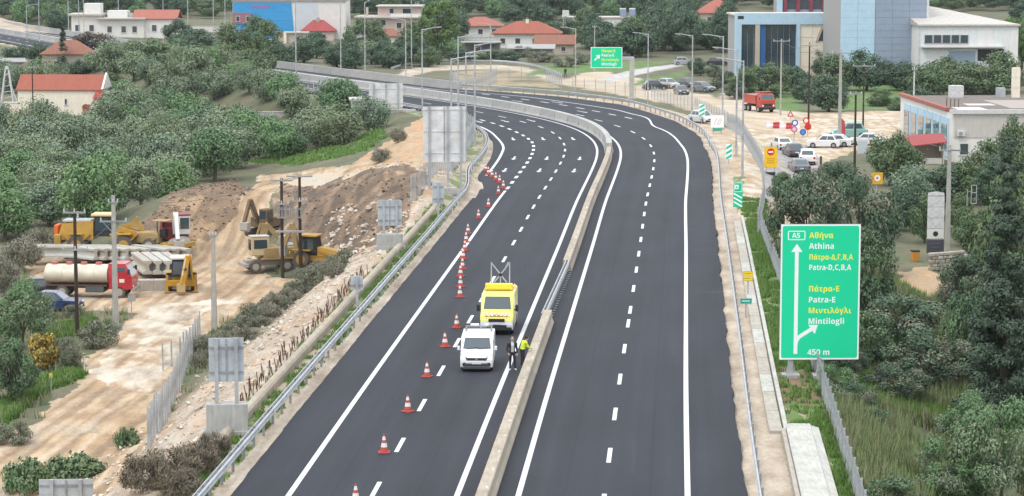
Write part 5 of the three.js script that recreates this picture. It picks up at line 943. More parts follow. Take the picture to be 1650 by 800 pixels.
function car(label, pos, turn, o) {
  const { L = 4.2, W = 1.76, H = 1.48, belt = 0.92, hood = 0.95, zr = -L / 2 + 0.35, zf = L / 2 - 1.05, roofF, roofR, tail = belt, color = [0.6, 0.6, 0.6], name = 'parked_car', cat = 'car', group, nose = 0.72, r = 0.32, side = 2 } = o;
  const T = thing(name, label, cat, pos, turn, group), pm = o.mat || paintMat(color), wb = L * 0.61;
  part('body', pm, T, b => { const g = new THREE.ExtrudeGeometry(carProfile(L, belt, hood - 0.08, nose, zf, zr, wb, r, tail), { depth: W - 0.12, bevelEnabled: true, bevelSize: 0.05, bevelThickness: 0.06, bevelOffset: -0.05, bevelSegments: 3, curveSegments: 8 }); g.translate(0, 0, -(W - 0.12) / 2); b.add(g, SIDE); });
  const rf = roofF ?? zf - 0.75, rb = roofR ?? zr + 0.45, w0 = W / 2 - 0.06, w1 = W / 2 - 0.2, y0 = belt - 0.03, y1 = H;
  const bl = [-w0, y0, zf], br = [w0, y0, zf], kl = [-w0, y0, zr], kr = [w0, y0, zr], tl = [-w1, y1, rf], tr = [w1, y1, rf], ul = [-w1, y1 - 0.02, rb], ur = [w1, y1 - 0.02, rb];
  part('cabin', pm, T, b => { b.hull([kl, kr, br, bl], [ul, ur, tr, tl]); b.hull([[-w1, y1 - 0.03, rb], [w1, y1 - 0.03, rb], [w1, y1 - 0.03, rf], [-w1, y1 - 0.03, rf]], [[-w1 + 0.12, y1 + 0.045, rb + 0.15], [w1 - 0.12, y1 + 0.045, rb + 0.15], [w1 - 0.12, y1 + 0.045, rf - 0.2], [-w1 + 0.12, y1 + 0.045, rf - 0.2]]); });
  part('windscreen', M.glass, T, b => onFace(b, [bl, br, tr, tl], 0.06, 0.94, 0.1, 0.93));
  part('rear_window', M.glass, T, b => onFace(b, [kr, kl, ul, ur], 0.1, 0.9, 0.22, 0.9));
  for (const [q, s] of [[[kl, bl, tl, ul], -1], [[br, kr, ur, tr], 1]]) for (let i = 0; i < side; i++) { const a = 0.09 + i * 0.82 / side, e = 0.09 + (i + 1) * 0.82 / side - 0.035; part('side_window', M.glass, T, b => onFace(b, q, s < 0 ? a : 1 - e, s < 0 ? e : 1 - a, 0.16, 0.88)); }
  for (const z of [wb / 2, -wb / 2]) for (const x of [-1, 1]) wheel(T, x * (W / 2 - 0.11), r, z, r, 0.2);
  for (const x of [-1, 1]) { part('headlight', M.lampWhite, T, b => b.rbox(0.34, 0.15, 0.1, 0.03, x * (W / 2 - 0.26), nose - 0.06, L / 2 - 0.075)); part('tail_light', M.redLens, T, b => b.rbox(0.2, 0.26, 0.08, 0.03, x * (W / 2 - 0.17), tail - 0.2, -L / 2 + 0.035)); part('mirror', pm, T, b => b.rbox(0.18, 0.13, 0.1, 0.03, x * (W / 2 + 0.06), belt + 0.09, zf - 0.3)); }
  for (const s of [1, -1]) part('bumper', M.black, T, b => b.rbox(W - 0.1, 0.2, 0.1, 0.04, 0, 0.34, s * (L / 2 - 0.03)));
  part('grille', M.black, T, b => b.rbox(W * 0.5, 0.12, 0.06, 0.02, 0, 0.56, L / 2 - 0.02));
  for (const s of [1, -1]) part('number_plate', M.plate, T, b => b.box(0.5, 0.11, 0.02, 0, s > 0 ? 0.42 : 0.62, s * (L / 2 + 0.03)));
  part('underbody', M.black, T, b => b.box(W - 0.3, 0.22, L - 0.5, 0, 0.28, 0));
  return T;
}
const HATCH = { L: 4.0, W: 1.74, H: 1.5, hood: 0.94 }, SUV = { L: 4.35, W: 1.82, H: 1.64, belt: 1.02, hood: 1.03, nose: 0.82, r: 0.35, zf: 1.1 }, SEDAN = { L: 4.5, W: 1.78, H: 1.45, zr: -1.7, roofR: -0.95, tail: 0.93, zf: 1.15 };

{ // white service van
  const p = onRoad(128.5, -2.9), T = thing('service_van', 'white service van with a rear roof rack parked in the closed lane', 'van', p, roadTurn(128) + 0.045), pm = paintMat([0.72, 0.73, 0.74]);
  T.scale.setScalar(0.935); const L = 4.4, W = 1.83, h = L / 2;
  const s = new THREE.Shape([[-h + 0.05, 0.28], [-h, 0.6], [-h + 0.05, 1.72], [-h + 0.16, 1.82], [0.62, 1.84], [0.84, 1.78], [1.38, 1.18], [1.8, 1.06], [h - 0.12, 0.92], [h - 0.02, 0.72], [h, 0.56], [h - 0.03, 0.3], [h - 0.1, 0.24]].map(q => new THREE.Vector2(...q)));
  const wb = 2.58, r = 0.33; for (const c of [wb / 2 + 0.06, -wb / 2 + 0.06]) { s.lineTo(c + r, 0.24); s.absarc(c, 0.33, r * 1.08, -0.26, Math.PI + 0.26, false); } s.lineTo(-h + 0.12, 0.24);
  part('body', pm, T, b => { const g = new THREE.ExtrudeGeometry(s, { depth: W - 0.2, bevelEnabled: true, bevelSize: 0.08, bevelThickness: 0.1, bevelOffset: -0.08, bevelSegments: 4, curveSegments: 8 }); g.translate(0, 0, -(W - 0.2) / 2); b.add(g, SIDE); });
  const ws = [[-0.80, 1.19, 1.385], [0.80, 1.19, 1.385], [0.70, 1.755, 0.88], [-0.70, 1.755, 0.88]];
  part('windscreen', M.glass, T, b => onFace(b, ws, 0.01, 0.99, 0.03, 0.97, 0.02));
  part('wiper', M.black, T, b => { b.bar([-0.6, 1.2, 1.42], [0.05, 1.27, 1.36], 0.025); b.bar([0.05, 1.2, 1.42], [0.6, 1.26, 1.37], 0.025); });
  for (const x of [-1, 1]) {
    part('side_window', M.glass, T, b => b.hull([[x * 0.905, 1.18, 1.25], [x * 0.922, 1.18, 1.25], [x * 0.922, 1.18, 0.25], [x * 0.905, 1.18, 0.25]], [[x * 0.905, 1.62, 0.95], [x * 0.922, 1.62, 0.95], [x * 0.922, 1.62, 0.25], [x * 0.905, 1.62, 0.25]]));
    part('mirror', pm, T, b => { b.rbox(0.16, 0.26, 0.14, 0.05, x * 1.05, 1.2, 1.2); b.box(0.16, 0.05, 0.06, x * 0.96, 1.14, 1.2); });
    part('headlight', M.lampGlass, T, b => b.hull([[x * 0.52, 0.70, 2.2], [x * 0.9, 0.78, 2.1], [x * 0.9, 0.82, 1.9], [x * 0.52, 0.74, 2.0]], [[x * 0.56, 0.86, 2.14], [x * 0.9, 1.0, 1.98], [x * 0.9, 1.0, 1.85], [x * 0.56, 0.86, 1.96]]));
    part('fog_lamp', M.black, T, b => b.cyl(0.11, 0.11, 0.06, x * 0.68, 0.44, h - 0.0, 12, Math.PI / 2));
    for (const z of [wb / 2 + 0.06, -wb / 2 + 0.06]) wheel(T, x * (W / 2 - 0.12), r, z, r, 0.2);
  }
  part('grille', M.black, T, b => { b.hull([[-0.55, 0.66, 2.2], [0.55, 0.66, 2.2], [0.55, 0.66, 2.12], [-0.55, 0.66, 2.12]], [[-0.62, 0.8, 2.17], [0.62, 0.8, 2.17], [0.62, 0.8, 2.08], [-0.62, 0.8, 2.08]]); });
  part('badge', M.chrome, T, b => b.cyl(0.075, 0.075, 0.03, 0, 0.75, 2.2, 14, Math.PI / 2));
  part('bumper', std([0.045, 0.046, 0.05], 0.6), T, b => { b.rbox(1.4, 0.17, 0.1, 0.04, 0, 0.42, h + 0.01); b.rbox(1.6, 0.12, 0.3, 0.04, 0, 0.22, h - 0.12); });
  part('number_plate', M.plate, T, b => b.box(0.52, 0.12, 0.02, 0, 0.53, h + 0.075));
  const rack = part('roof_rack', M.galvDull, T, b => { for (const z of [-1.0, -1.9]) b.rbox(1.6, 0.06, 0.1, 0.02, 0, 1.97, z); for (const x of [-0.72, 0.72]) b.rbox(0.06, 0.07, 1.4, 0.02, x, 1.91, -1.45); });
  part('work_lamp', M.lampWhite, rack, b => { b.rbox(0.5, 0.12, 0.12, 0.03, -0.25, 2.06, -1.9); b.rbox(0.2, 0.12, 0.12, 0.03, 0.45, 2.06, -1.9); });
  part('underbody', M.black, T, b => b.box(1.5, 0.2, 3.9, 0, 0.3, 0));
}
{ // yellow motorway patrol van with folding arrow frame
  const p = onRoad(141.0, -2.72), T = thing('patrol_van', 'yellow motorway patrol van with a lattice frame raised on its roof', 'van', p, roadTurn(140) + 0.015);
  const ym = paintMat([0.74, 0.72, 0.14], 0.4), wm = paintMat([0.68, 0.69, 0.70]), L = 5.4, W = 2.05, h = L / 2; T.scale.setScalar(0.93);
  const outline = [[-h + 0.03, 0.5], [-h + 0.02, 2.3], [-h + 0.14, 2.42], [1.1, 2.44], [1.35, 2.36], [1.98, 1.46], [2.42, 1.3], [h - 0.12, 1.12], [h - 0.04, 0.9]];
  const up = new THREE.Shape([[-h + 0.03, 0.62], ...outline.slice(1), [h - 0.04, 0.9], [h - 0.04, 0.84], [1.3, 0.8], [-h + 0.05, 0.8]].map(q => new THREE.Vector2(...q)));
  part('body', ym, T, b => { const g = new THREE.ExtrudeGeometry(up, { depth: W - 0.4, bevelEnabled: true, bevelSize: 0.15, bevelThickness: 0.2, bevelOffset: -0.15, bevelSegments: 5 }); g.translate(0, 0, -(W - 0.4) / 2); b.add(g, SIDE); });
  const lo = new THREE.Shape([[-h + 0.06, 0.34], [-h + 0.04, 0.8], [h - 0.03, 0.86], [h, 0.62], [h - 0.04, 0.36], [h - 0.14, 0.3]].map(q => new THREE.Vector2(...q)));
  const r = 0.35, ax = [1.78, -1.62]; for (const c of ax) { lo.lineTo(c + r, 0.3); lo.absarc(c, 0.35, r * 1.1, -0.13, Math.PI + 0.13, false); } lo.lineTo(-h + 0.2, 0.3);
  part('lower_body', wm, T, b => { const g = new THREE.ExtrudeGeometry(lo, { depth: W - 0.14, bevelEnabled: true, bevelSize: 0.05, bevelThickness: 0.05, bevelOffset: -0.05, bevelSegments: 2 }); g.translate(0, 0, -(W - 0.14) / 2); b.add(g, SIDE); });
  const ws = [[-0.88, 1.5, 1.97], [0.88, 1.5, 1.97], [0.76, 2.3, 1.41], [-0.76, 2.3, 1.41]];
  part('windscreen', M.glass, T, b => onFace(b, ws, 0.01, 0.99, 0.04, 0.9, 0.03));
  const stripeTex = printTexture(256, 64, (g, w, hh) => { g.fillStyle = '#e8e6e2'; g.fillRect(0, 0, w, hh); g.fillStyle = '#c8554a'; for (let i = -1; i < 5; i++) for (const s of [1, -1]) { g.beginPath(); const x = 128 + s * (i * 40); g.moveTo(x, hh); g.lineTo(x + s * 20, hh); g.lineTo(x + s * 52, 0); g.lineTo(x + s * 32, 0); g.closePath(); g.fill(); } });
  const sp = facePanel('hazard_stripes', 1.6, 0.17, stripeTex, T, 0, 1.17, h - 0.13); sp.rotation.x = -0.95; sp.position.set(0, 1.24, 2.55);
  for (const x of [-1, 1]) {
    part('mirror', M.black, T, b => { b.rbox(0.2, 0.42, 0.16, 0.05, x * 1.2, 1.55, 1.65); b.box(0.2, 0.06, 0.08, x * 1.06, 1.45, 1.68); });
    part('side_window', M.glass, T, b => b.hull([[x * 1.02, 1.5, 1.75], [x * 1.034, 1.5, 1.75], [x * 1.034, 1.5, 0.75], [x * 1.02, 1.5, 0.75]], [[x * 1.02, 2.15, 1.3], [x * 1.034, 2.15, 1.3], [x * 1.034, 2.15, 0.75], [x * 1.02, 2.15, 0.75]]));
    part('headlight', M.glass, T, b => b.hull([[x * 0.62, 0.86, 2.66], [x * 0.95, 0.9, 2.52], [x * 0.95, 0.95, 2.4], [x * 0.62, 0.9, 2.5]], [[x * 0.62, 1.06, 2.62], [x * 0.95, 1.2, 2.4], [x * 0.95, 1.2, 2.3], [x * 0.62, 1.06, 2.45]]));
    for (const z of ax) wheel(T, x * (W / 2 - 0.12), r, z, r, 0.22);
  }
  part('grille', M.black, T, b => { b.rbox(1.0, 0.2, 0.08, 0.03, 0, 0.93, h - 0.0); b.rbox(1.25, 0.14, 0.08, 0.03, 0, 0.58, h + 0.01); });
  part('bumper', M.black, T, b => b.rbox(1.9, 0.2, 0.16, 0.05, 0, 0.4, h - 0.03));
  part('number_plate', M.plate, T, b => b.box(0.52, 0.12, 0.02, 0, 0.74, h + 0.015));
  const bar = part('light_bar', std([0.74, 0.66, 0.05], 0.35), T, b => { b.rbox(1.7, 0.4, 0.5, 0.05, 0, 2.66, 0.1); });
  part('light_bar_strip', M.amber, bar, b => b.box(1.5, 0.07, 0.02, 0, 2.52, 0.36));
  part('beacon', new THREE.MeshStandardMaterial({ color: lin(0.8, 0.35, 0.1), roughness: 0.3, emissive: lin(1, 0.45, 0.12), emissiveIntensity: 0.6 }), T, b => b.cyl(0.13, 0.11, 0.2, 0.92, 2.62, 0.0, 12));
  const fr = part('sign_frame', M.galv, T, b => { for (const x of [-0.58, 0.58]) b.bar([x, 2.45, -1.3], [x, 4.0, -1.5], 0.07); b.bar([-0.58, 2.5, -1.32], [0.58, 3.95, -1.5], 0.075); b.bar([0.58, 2.5, -1.32], [-0.58, 3.95, -1.5], 0.075); b.bar([-0.75, 2.5, -1.3], [0.75, 2.5, -1.3], 0.07); b.bar([-0.85, 2.5, 0.4], [-0.85, 2.5, -2.3], 0.06); b.bar([0.85, 2.5, 0.4], [0.85, 2.5, -2.3], 0.06); b.bar([0, 2.5, -1.3], [0, 3.2, -1.42], 0.06); b.bar([0.25, 3.5, -1.45], [0.5, 4.0, -1.5], 0.1); });
  part('frame_lamp', M.black, fr, b => { b.rbox(0.34, 0.24, 0.2, 0.04, -0.32, 2.62, -1.15); b.rbox(0.34, 0.24, 0.2, 0.04, 0.32, 2.62, -1.15); b.rbox(0.2, 0.2, 0.14, 0.04, 0, 3.2, -1.4); });
  part('underbody', M.black, T, b => b.box(1.7, 0.25, 4.9, 0, 0.36, 0));
}
// ---------------------------------------------------------------- people
function figure(label, pos, turn, height, J, cols, o = {}) { // one continuous body from tapered bones
  const T = thing('person', label, 'person', pos, turn), res = 96, mc = new MarchingCubes(res, leafMat, false, false, 200000);
  const S = 1.02; mc.reset();
  const bones = [];
  const bone = (a, b, ra, rb) => bones.push([...J[a], ...J[b], ra, rb]);
  bone('pelvis', 'chest', 0.135, 0.165); bone('hipL', 'hipR', 0.105, 0.105); bone('shL', 'shR', 0.085, 0.085); bone('chest', 'neck', 0.12, 0.062); bone('neck', 'head', 0.058, 0.07);
  for (const s of ['L', 'R']) { bone('sh' + s, 'el' + s, 0.068, 0.05); bone('el' + s, 'wr' + s, 0.05, 0.034); bone('wr' + s, 'ha' + s, 0.033, 0.036); bone('hip' + s, 'kn' + s, 0.095, 0.066); bone('kn' + s, 'an' + s, 0.064, 0.043); bone('an' + s, 'to' + s, 0.05, 0.038);
    const h = J['ha' + s], w = J['wr' + s], dx = h.map((v, i) => v - w[i]); for (let k = 0; k < 4; k++) { const off = (k - 1.5) * 0.018, len = [0.75, 0.95, 0.9, 0.65][k]; bones.push(h[0], h[1], h[2] + off, h[0] + dx[0] * len, h[1] + dx[1] * len, h[2] + off + 0.01, 0.013, 0.010); } bones.push(w[0] + dx[0] * 0.4, w[1] + dx[1] * 0.4, w[2] + 0.02, h[0], h[1], h[2] + 0.055, 0.014, 0.011); }
  const flat = []; for (const b of bones) if (Array.isArray(b)) flat.push(b); 
  const nums = bones.filter(b => !Array.isArray(b)); for (let i = 0; i < nums.length; i += 8) flat.push(nums.slice(i, i + 8));
  const hd = J.head, k = 0.035;
  const f = (x, y, z) => {
    let d = 1;
    for (const b of flat) {
      const ax = b[3] - b[0], ay = b[4] - b[1], az = b[5] - b[2], px = x - b[0], py = y - b[1], pz = z - b[2], t = clamp((px * ax + py * ay + pz * az) / (ax * ax + ay * ay + az * az + 1e-9), 0, 1);
      const e = Math.hypot(px - ax * t, py - ay * t, pz - az * t) - mix(b[6], b[7], t), m = clamp(0.5 + 0.5 * (d - e) / k, 0, 1); d = mix(d, e, m) - k * m * (1 - m);
    }
    const e = (Math.hypot((x - hd[0]) / 0.082, (y - hd[1] - 0.03) / 0.118, (z - hd[2]) / 0.1) - 1) * 0.085; d = Math.min(d, e);
    d = Math.min(d, Math.hypot(x - hd[0], (y - hd[1] - 0.015) * 0.7, z - hd[2] - 0.1) - 0.02, Math.hypot(Math.abs(x - hd[0]) - 0.085, (y - hd[1] - 0.02) * 0.6, z - hd[2]) - 0.018);
    return d;
  };
  for (let kz = 0; kz < res; kz++) for (let ky = 0; ky < res; ky++) for (let kx = 0; kx < res; kx++) {
    const x = (kx / (res / 2) - 1) * S, y = (ky / (res / 2) - 1) * S + 0.92, z = (kz / (res / 2) - 1) * S;
    mc.field[kx + ky * res + kz * res * res] = (Math.abs(x) > 0.6 || Math.abs(z) > 0.6) ? -1 : -f(x, y, z);
  }
  mc.isolation = 0; mc.update();
  const n = mc.count, pos2 = new Float32Array(n * 3), nor = mc.normalArray.slice(0, n * 3), col = new Float32Array(n * 3);
  for (let i = 0; i < n; i++) {
    const x = mc.positionArray[i * 3] * S, y = mc.positionArray[i * 3 + 1] * S + 0.92, z = mc.positionArray[i * 3 + 2] * S; pos2.set([x, y, z], i * 3);
    const near = (j, rad) => Math.hypot(x - J[j][0], y - J[j][1], z - J[j][2]) < rad;
    let c = cols.top;
    if (y > J.neck[1] + 0.02) c = cols.skin; else if (near('haL', 0.1) || near('haR', 0.1)) c = cols.skin; else if (y < 0.105) c = cols.shoes; else if (y < J.pelvis[1] + 0.02 && Math.abs(x) < 0.3 && !near('wrL', 0.12) && !near('wrR', 0.12)) c = cols.legs; else if (cols.front && z > J.chest[2] + 0.04 && Math.abs(x - J.chest[0]) < 0.075) c = cols.front;
    col.set(c, i * 3);
  }
  const g = new THREE.BufferGeometry(); g.setAttribute('position', new THREE.BufferAttribute(pos2, 3)); g.setAttribute('normal', new THREE.BufferAttribute(nor, 3)); g.setAttribute('color', new THREE.BufferAttribute(col, 3));
  const gg = g.clone(); gg.computeVertexNormals();
  addMesh(gg, 'body', new THREE.MeshStandardMaterial({ vertexColors: true, roughness: 0.85, side: THREE.DoubleSide }), T);
  part('hair', std(cols.hair, 0.9), T, b => { const s = new THREE.SphereGeometry(0.1, 16, 12, 0, Math.PI * 2, 0, Math.PI * 0.55); s.scale(0.9, 1.2, 1.06); b.add(s, xf(hd[0], hd[1] + 0.045, hd[2] - 0.015, -0.3)); });
  part('eye', std([0.03, 0.025, 0.02], 0.3), T, b => { for (const s of [-1, 1]) b.add(new THREE.SphereGeometry(0.011, 8, 6), xf(hd[0] + s * 0.03, hd[1] + 0.035, hd[2] + 0.094)); });
  T.scale.setScalar(height / 1.8);
  return T;
}
const stand = (o = {}) => ({ pelvis: [0, 0.97, 0], chest: [0, 1.3, 0], neck: [0, 1.5, 0.01], head: [0, 1.64, 0.02], hipL: [-0.095, 0.93, 0], hipR: [0.095, 0.93, 0], knL: [-0.11, 0.51, 0.02], knR: [0.11, 0.51, 0.02], anL: [-0.12, 0.09, -0.01], anR: [0.12, 0.09, -0.01], toL: [-0.135, 0.045, 0.14], toR: [0.135, 0.045, 0.14], shL: [-0.185, 1.41, 0], shR: [0.185, 1.41, 0], elL: [-0.25, 1.14, -0.02], elR: [0.25, 1.14, -0.02], wrL: [-0.25, 0.9, 0.06], wrR: [0.25, 0.9, 0.06], haL: [-0.245, 0.82, 0.09], haR: [0.245, 0.82, 0.09], ...o });
{
  const skin = [0.42, 0.27, 0.2];
  figure('person in dark jacket over a pale top standing beside the median barrier', onRoad(127.2, -0.98), 0.15, 1.8, stand({ elL: [-0.28, 1.16, 0.0], wrL: [-0.22, 0.93, 0.12], haL: [-0.2, 0.86, 0.16], knR: [0.12, 0.51, 0.06], anR: [0.15, 0.09, 0.05], toR: [0.18, 0.045, 0.19] }), { skin, top: [0.018, 0.02, 0.024], front: [0.45, 0.47, 0.48], legs: [0.016, 0.018, 0.024], shoes: [0.55, 0.55, 0.55], hair: [0.18, 0.15, 0.12] });
  const p2 = figure('person in yellow high visibility jacket leaning over the median barrier', onRoad(128.4, -0.52), 2.0, 1.72, stand({ chest: [0, 1.26, 0.1], neck: [0, 1.42, 0.2], head: [0, 1.53, 0.27], shL: [-0.185, 1.35, 0.13], shR: [0.185, 1.35, 0.13], elL: [-0.23, 1.12, 0.25], elR: [0.23, 1.12, 0.25], wrL: [-0.17, 1.0, 0.43], wrR: [0.17, 1.0, 0.43], haL: [-0.15, 0.98, 0.5], haR: [0.15, 0.98, 0.5] }), { skin, top: [0.58, 0.72, 0.04], legs: [0.03, 0.03, 0.04], shoes: [0.03, 0.03, 0.03], hair: [0.03, 0.025, 0.02] });
  void p2;
  const w = at(911, 124); figure('person in dark clothes walking on the far side road', w.pos, -0.4, 1.75, stand({ knL: [-0.1, 0.52, 0.14], anL: [-0.11, 0.1, 0.22], toL: [-0.12, 0.05, 0.37], knR: [0.1, 0.5, -0.06], anR: [0.11, 0.12, -0.22], toR: [0.12, 0.05, -0.1] }), { skin, top: [0.02, 0.02, 0.022], legs: [0.02, 0.02, 0.025], shoes: [0.02, 0.02, 0.02], hair: [0.03, 0.02, 0.02] });
}
// ---------------------------------------------------------------- earthworks yard
const catYellow = std([0.50, 0.29, 0.045], 0.6, { map: mottle }), jcbYellow = std([0.55, 0.30, 0.02], 0.5, { map: mottle }), dustYellow = std([0.40, 0.285, 0.13], 0.8, { map: mottle });
function textPanel(txt, w, h, fg, bg, parent, x, y, z, ry = 0) { const t = printTexture(256, Math.round(256 * h / w), (g, W, H) => { g.fillStyle = bg; g.fillRect(0, 0, W, H); g.fillStyle = fg; g.font = `bold ${Math.round(H * 0.8)}px sans-serif`; g.textAlign = 'center'; g.textBaseline = 'middle'; g.fillText(txt, W / 2, H / 2 + 2, W * 0.9); }); const m = facePanel('lettering', w, h, t, parent, x, y, z); m.rotation.y = ry; return m; }
{ // tanker lorry, side on, cab to the right
  const p = at(150, 478), T = thing('tanker_lorry', 'cream tank lorry with a red cab parked across the dirt yard', 'lorry', p.pos, Math.PI / 2 - 0.06), red = paintMat([0.42, 0.02, 0.03]), cream = std([0.66, 0.61, 0.50], 0.5, { map: mottle });
  part('tank', cream, T, b => { const g = new THREE.CylinderGeometry(1, 1, 5.1, 28); g.scale(1.15, 1, 0.78); b.add(g, xf(0, 1.85, -1.15, Math.PI / 2, 0, 0)); for (const z of [-3.6, -2.3, -1.0, 0.3, 1.35]) { const r = new THREE.TorusGeometry(1, 0.03, 6, 28); r.scale(1.15, 0.78, 1); b.add(r, xf(0, 1.85, z)); } });
  for (const z of [-3.1, -1.9, -0.7, 0.5]) part('hatch', std([0.42, 0.12, 0.1], 0.7), T, b => b.cyl(0.28, 0.26, 0.2, 0, 2.7, z, 12));
  part('chassis', M.rust, T, b => { b.box(0.9, 0.22, 7.2, 0, 0.85, -0.3); b.box(2.2, 0.12, 5.0, 0, 1.02, -1.15); });
  part('side_locker', std([0.07, 0.08, 0.085], 0.7), T, b => { b.rbox(2.2, 0.5, 1.5, 0.04, 0, 0.72, 0.35); });
  part('cab', red, T, b => { b.hull([[-1.15, 0.75, 1.55], [1.15, 0.75, 1.55], [1.15, 0.75, 3.45], [-1.15, 0.75, 3.45]], [[-1.15, 1.75, 1.5], [1.15, 1.75, 1.5], [1.15, 1.75, 3.42], [-1.15, 1.75, 3.42]]); b.hull([[-1.15, 1.74, 1.5], [1.15, 1.74, 1.5], [1.15, 1.74, 3.42], [-1.15, 1.74, 3.42]], [[-1.05, 2.72, 1.5], [1.05, 2.72, 1.5], [1.05, 2.72, 2.9], [-1.05, 2.72, 2.9]]); b.rbox(2.1, 0.1, 1.4, 0.04, 0, 2.76, 2.2); });
  part('windscreen', M.glass, T, b => onFace(b, [[-1.15, 1.74, 3.42], [1.15, 1.74, 3.42], [1.05, 2.72, 2.9], [-1.05, 2.72, 2.9]], 0.06, 0.94, 0.12, 0.88));
  for (const x of [-1, 1]) { const d = part('door', red, T, b => b.box(0.03, 1.4, 1.0, x * 1.155, 1.45, 2.65)); part('side_window', M.glass, d, b => b.hull([[x * 1.14, 1.85, 2.2], [x * 1.165, 1.85, 2.2], [x * 1.165, 1.85, 3.1], [x * 1.14, 1.85, 3.1]], [[x * 1.08, 2.5, 2.2], [x * 1.12, 2.5, 2.2], [x * 1.12, 2.5, 2.8], [x * 1.08, 2.5, 2.8]])); part('door_emblem', M.plate, d, b => b.box(0.02, 0.28, 0.42, x * 1.178, 1.45, 2.6)); part('mirror', M.black, T, b => b.rbox(0.08, 0.4, 0.2, 0.02, x * 1.35, 2.2, 3.2)); part('headlight', M.lampWhite, T, b => b.cyl(0.12, 0.12, 0.05, x * 0.85, 0.95, 3.46, 12, Math.PI / 2)); for (const z of [2.35, -2.3]) wheel(T, x * 1.0, 0.52, z, 0.52, 0.34, M.dustyRim, M.dustyRubber); }
  part('bumper', M.galvDull, T, b => b.rbox(2.3, 0.3, 0.2, 0.05, 0, 0.7, 3.5));
}
car('dark blue saloon parked beside the tanker lorry', at(85, 500).pos, Math.PI / 2 - 0.12, { ...SEDAN, color: [0.025, 0.045, 0.13] });
car('black car half hidden by scrub at the tanker lorry tail', at(70, 478).pos, Math.PI / 2 + 0.1, { ...HATCH, color: [0.02, 0.022, 0.025] });
{ // wheel loader, side on, bucket to the right
  const p = at(170, 408), T = thing('wheel_loader', 'big yellow wheel loader with dark cab behind the concrete beams', 'wheel loader', p.pos, Math.PI / 2 - 0.05);
  part('engine_hood', catYellow, T, b => { b.hull([[-1.1, 1.3, -4.2], [1.1, 1.3, -4.2], [1.1, 1.3, -0.9], [-1.1, 1.3, -0.9]], [[-0.95, 2.75, -3.7], [0.95, 2.75, -3.7], [0.95, 3.0, -0.9], [-0.95, 3.0, -0.9]]); b.rbox(2.5, 0.9, 0.6, 0.08, 0, 1.35, -4.1); });
  part('rear_grille', std([0.62, 0.13, 0.02], 0.6), T, b => b.rbox(1.7, 1.4, 0.4, 0.08, 0, 1.9, -4.3));
  part('hood_top', M.galv, T, b => { b.rbox(1.7, 0.2, 2.6, 0.05, 0, 2.98, -2.4); b.cyl(0.1, 0.1, 0.8, 0.5, 3.3, -2.6, 8); });
  const cab = part('cab', M.black, T, b => b.hull([[-0.8, 1.6, -0.9], [0.8, 1.6, -0.9], [0.8, 1.6, 0.8], [-0.8, 1.6, 0.8]], [[-0.75, 3.4, -0.8], [0.75, 3.4, -0.8], [0.75, 3.4, 0.5], [-0.75, 3.4, 0.5]]));
  for (const x of [-1, 1]) part('cab_window', M.glass, cab, b => b.hull([[x * 0.78, 2.1, -0.75], [x * 0.82, 2.1, -0.75], [x * 0.82, 2.1, 0.6], [x * 0.78, 2.1, 0.6]], [[x * 0.75, 3.25, -0.7], [x * 0.79, 3.25, -0.7], [x * 0.79, 3.25, 0.42], [x * 0.75, 3.25, 0.42]]));
  part('cab_roof', std([0.62, 0.5, 0.28], 0.7), T, b => b.rbox(1.8, 0.22, 1.9, 0.06, 0, 3.52, -0.15));
  part('front_frame', catYellow, T, b => { b.rbox(1.3, 1.2, 2.2, 0.08, 0, 1.35, 1.9); });
  for (const x of [-1, 1]) { part('fender', catYellow, T, b => { for (const z of [-2.4, 1.9]) { b.rbox(0.7, 0.1, 1.3, 0.03, x * 1.05, 1.85, z); b.box(0.7, 0.1, 0.8, x * 1.05, 1.6, z - 0.95, 0.75); b.box(0.7, 0.1, 0.8, x * 1.05, 1.6, z + 0.95, -0.75); } }); part('lift_arm', catYellow, T, b => { b.bar([x * 0.6, 2.3, 1.3], [x * 0.65, 1.7, 3.4], 0.22, 0.42); b.bar([x * 0.65, 1.75, 3.3], [x * 0.65, 0.6, 4.3], 0.22, 0.36); }); for (const z of [-2.4, 1.9]) wheel(T, x * 1.1, 0.85, z, 0.85, 0.62, catYellow, M.dustyRubber); }
  part('tilt_link', catYellow, T, b => { b.bar([0, 2.4, 1.6], [0, 2.7, 3.0], 0.2, 0.3); b.bar([0, 2.9, 3.0], [0, 0.9, 3.9], 0.2, 0.3); b.bar([0, 2.4, 2.2], [0, 3.3, 2.9], 0.15, 0.2); });
  part('bucket', dustYellow, T, b => b.prism([[4.1, 0.15], [5.5, 0.1], [5.5, 0.2], [4.6, 0.45], [4.5, 1.2], [4.9, 1.6], [4.75, 1.65], [4.2, 1.3]], 3.0, SIDE));
  textPanel('CAT', 1.0, 0.36, '#e9e6dc', '#1c1c1c', T, 1.08, 2.15, -2.6, Math.PI / 2 - 0.0);
}
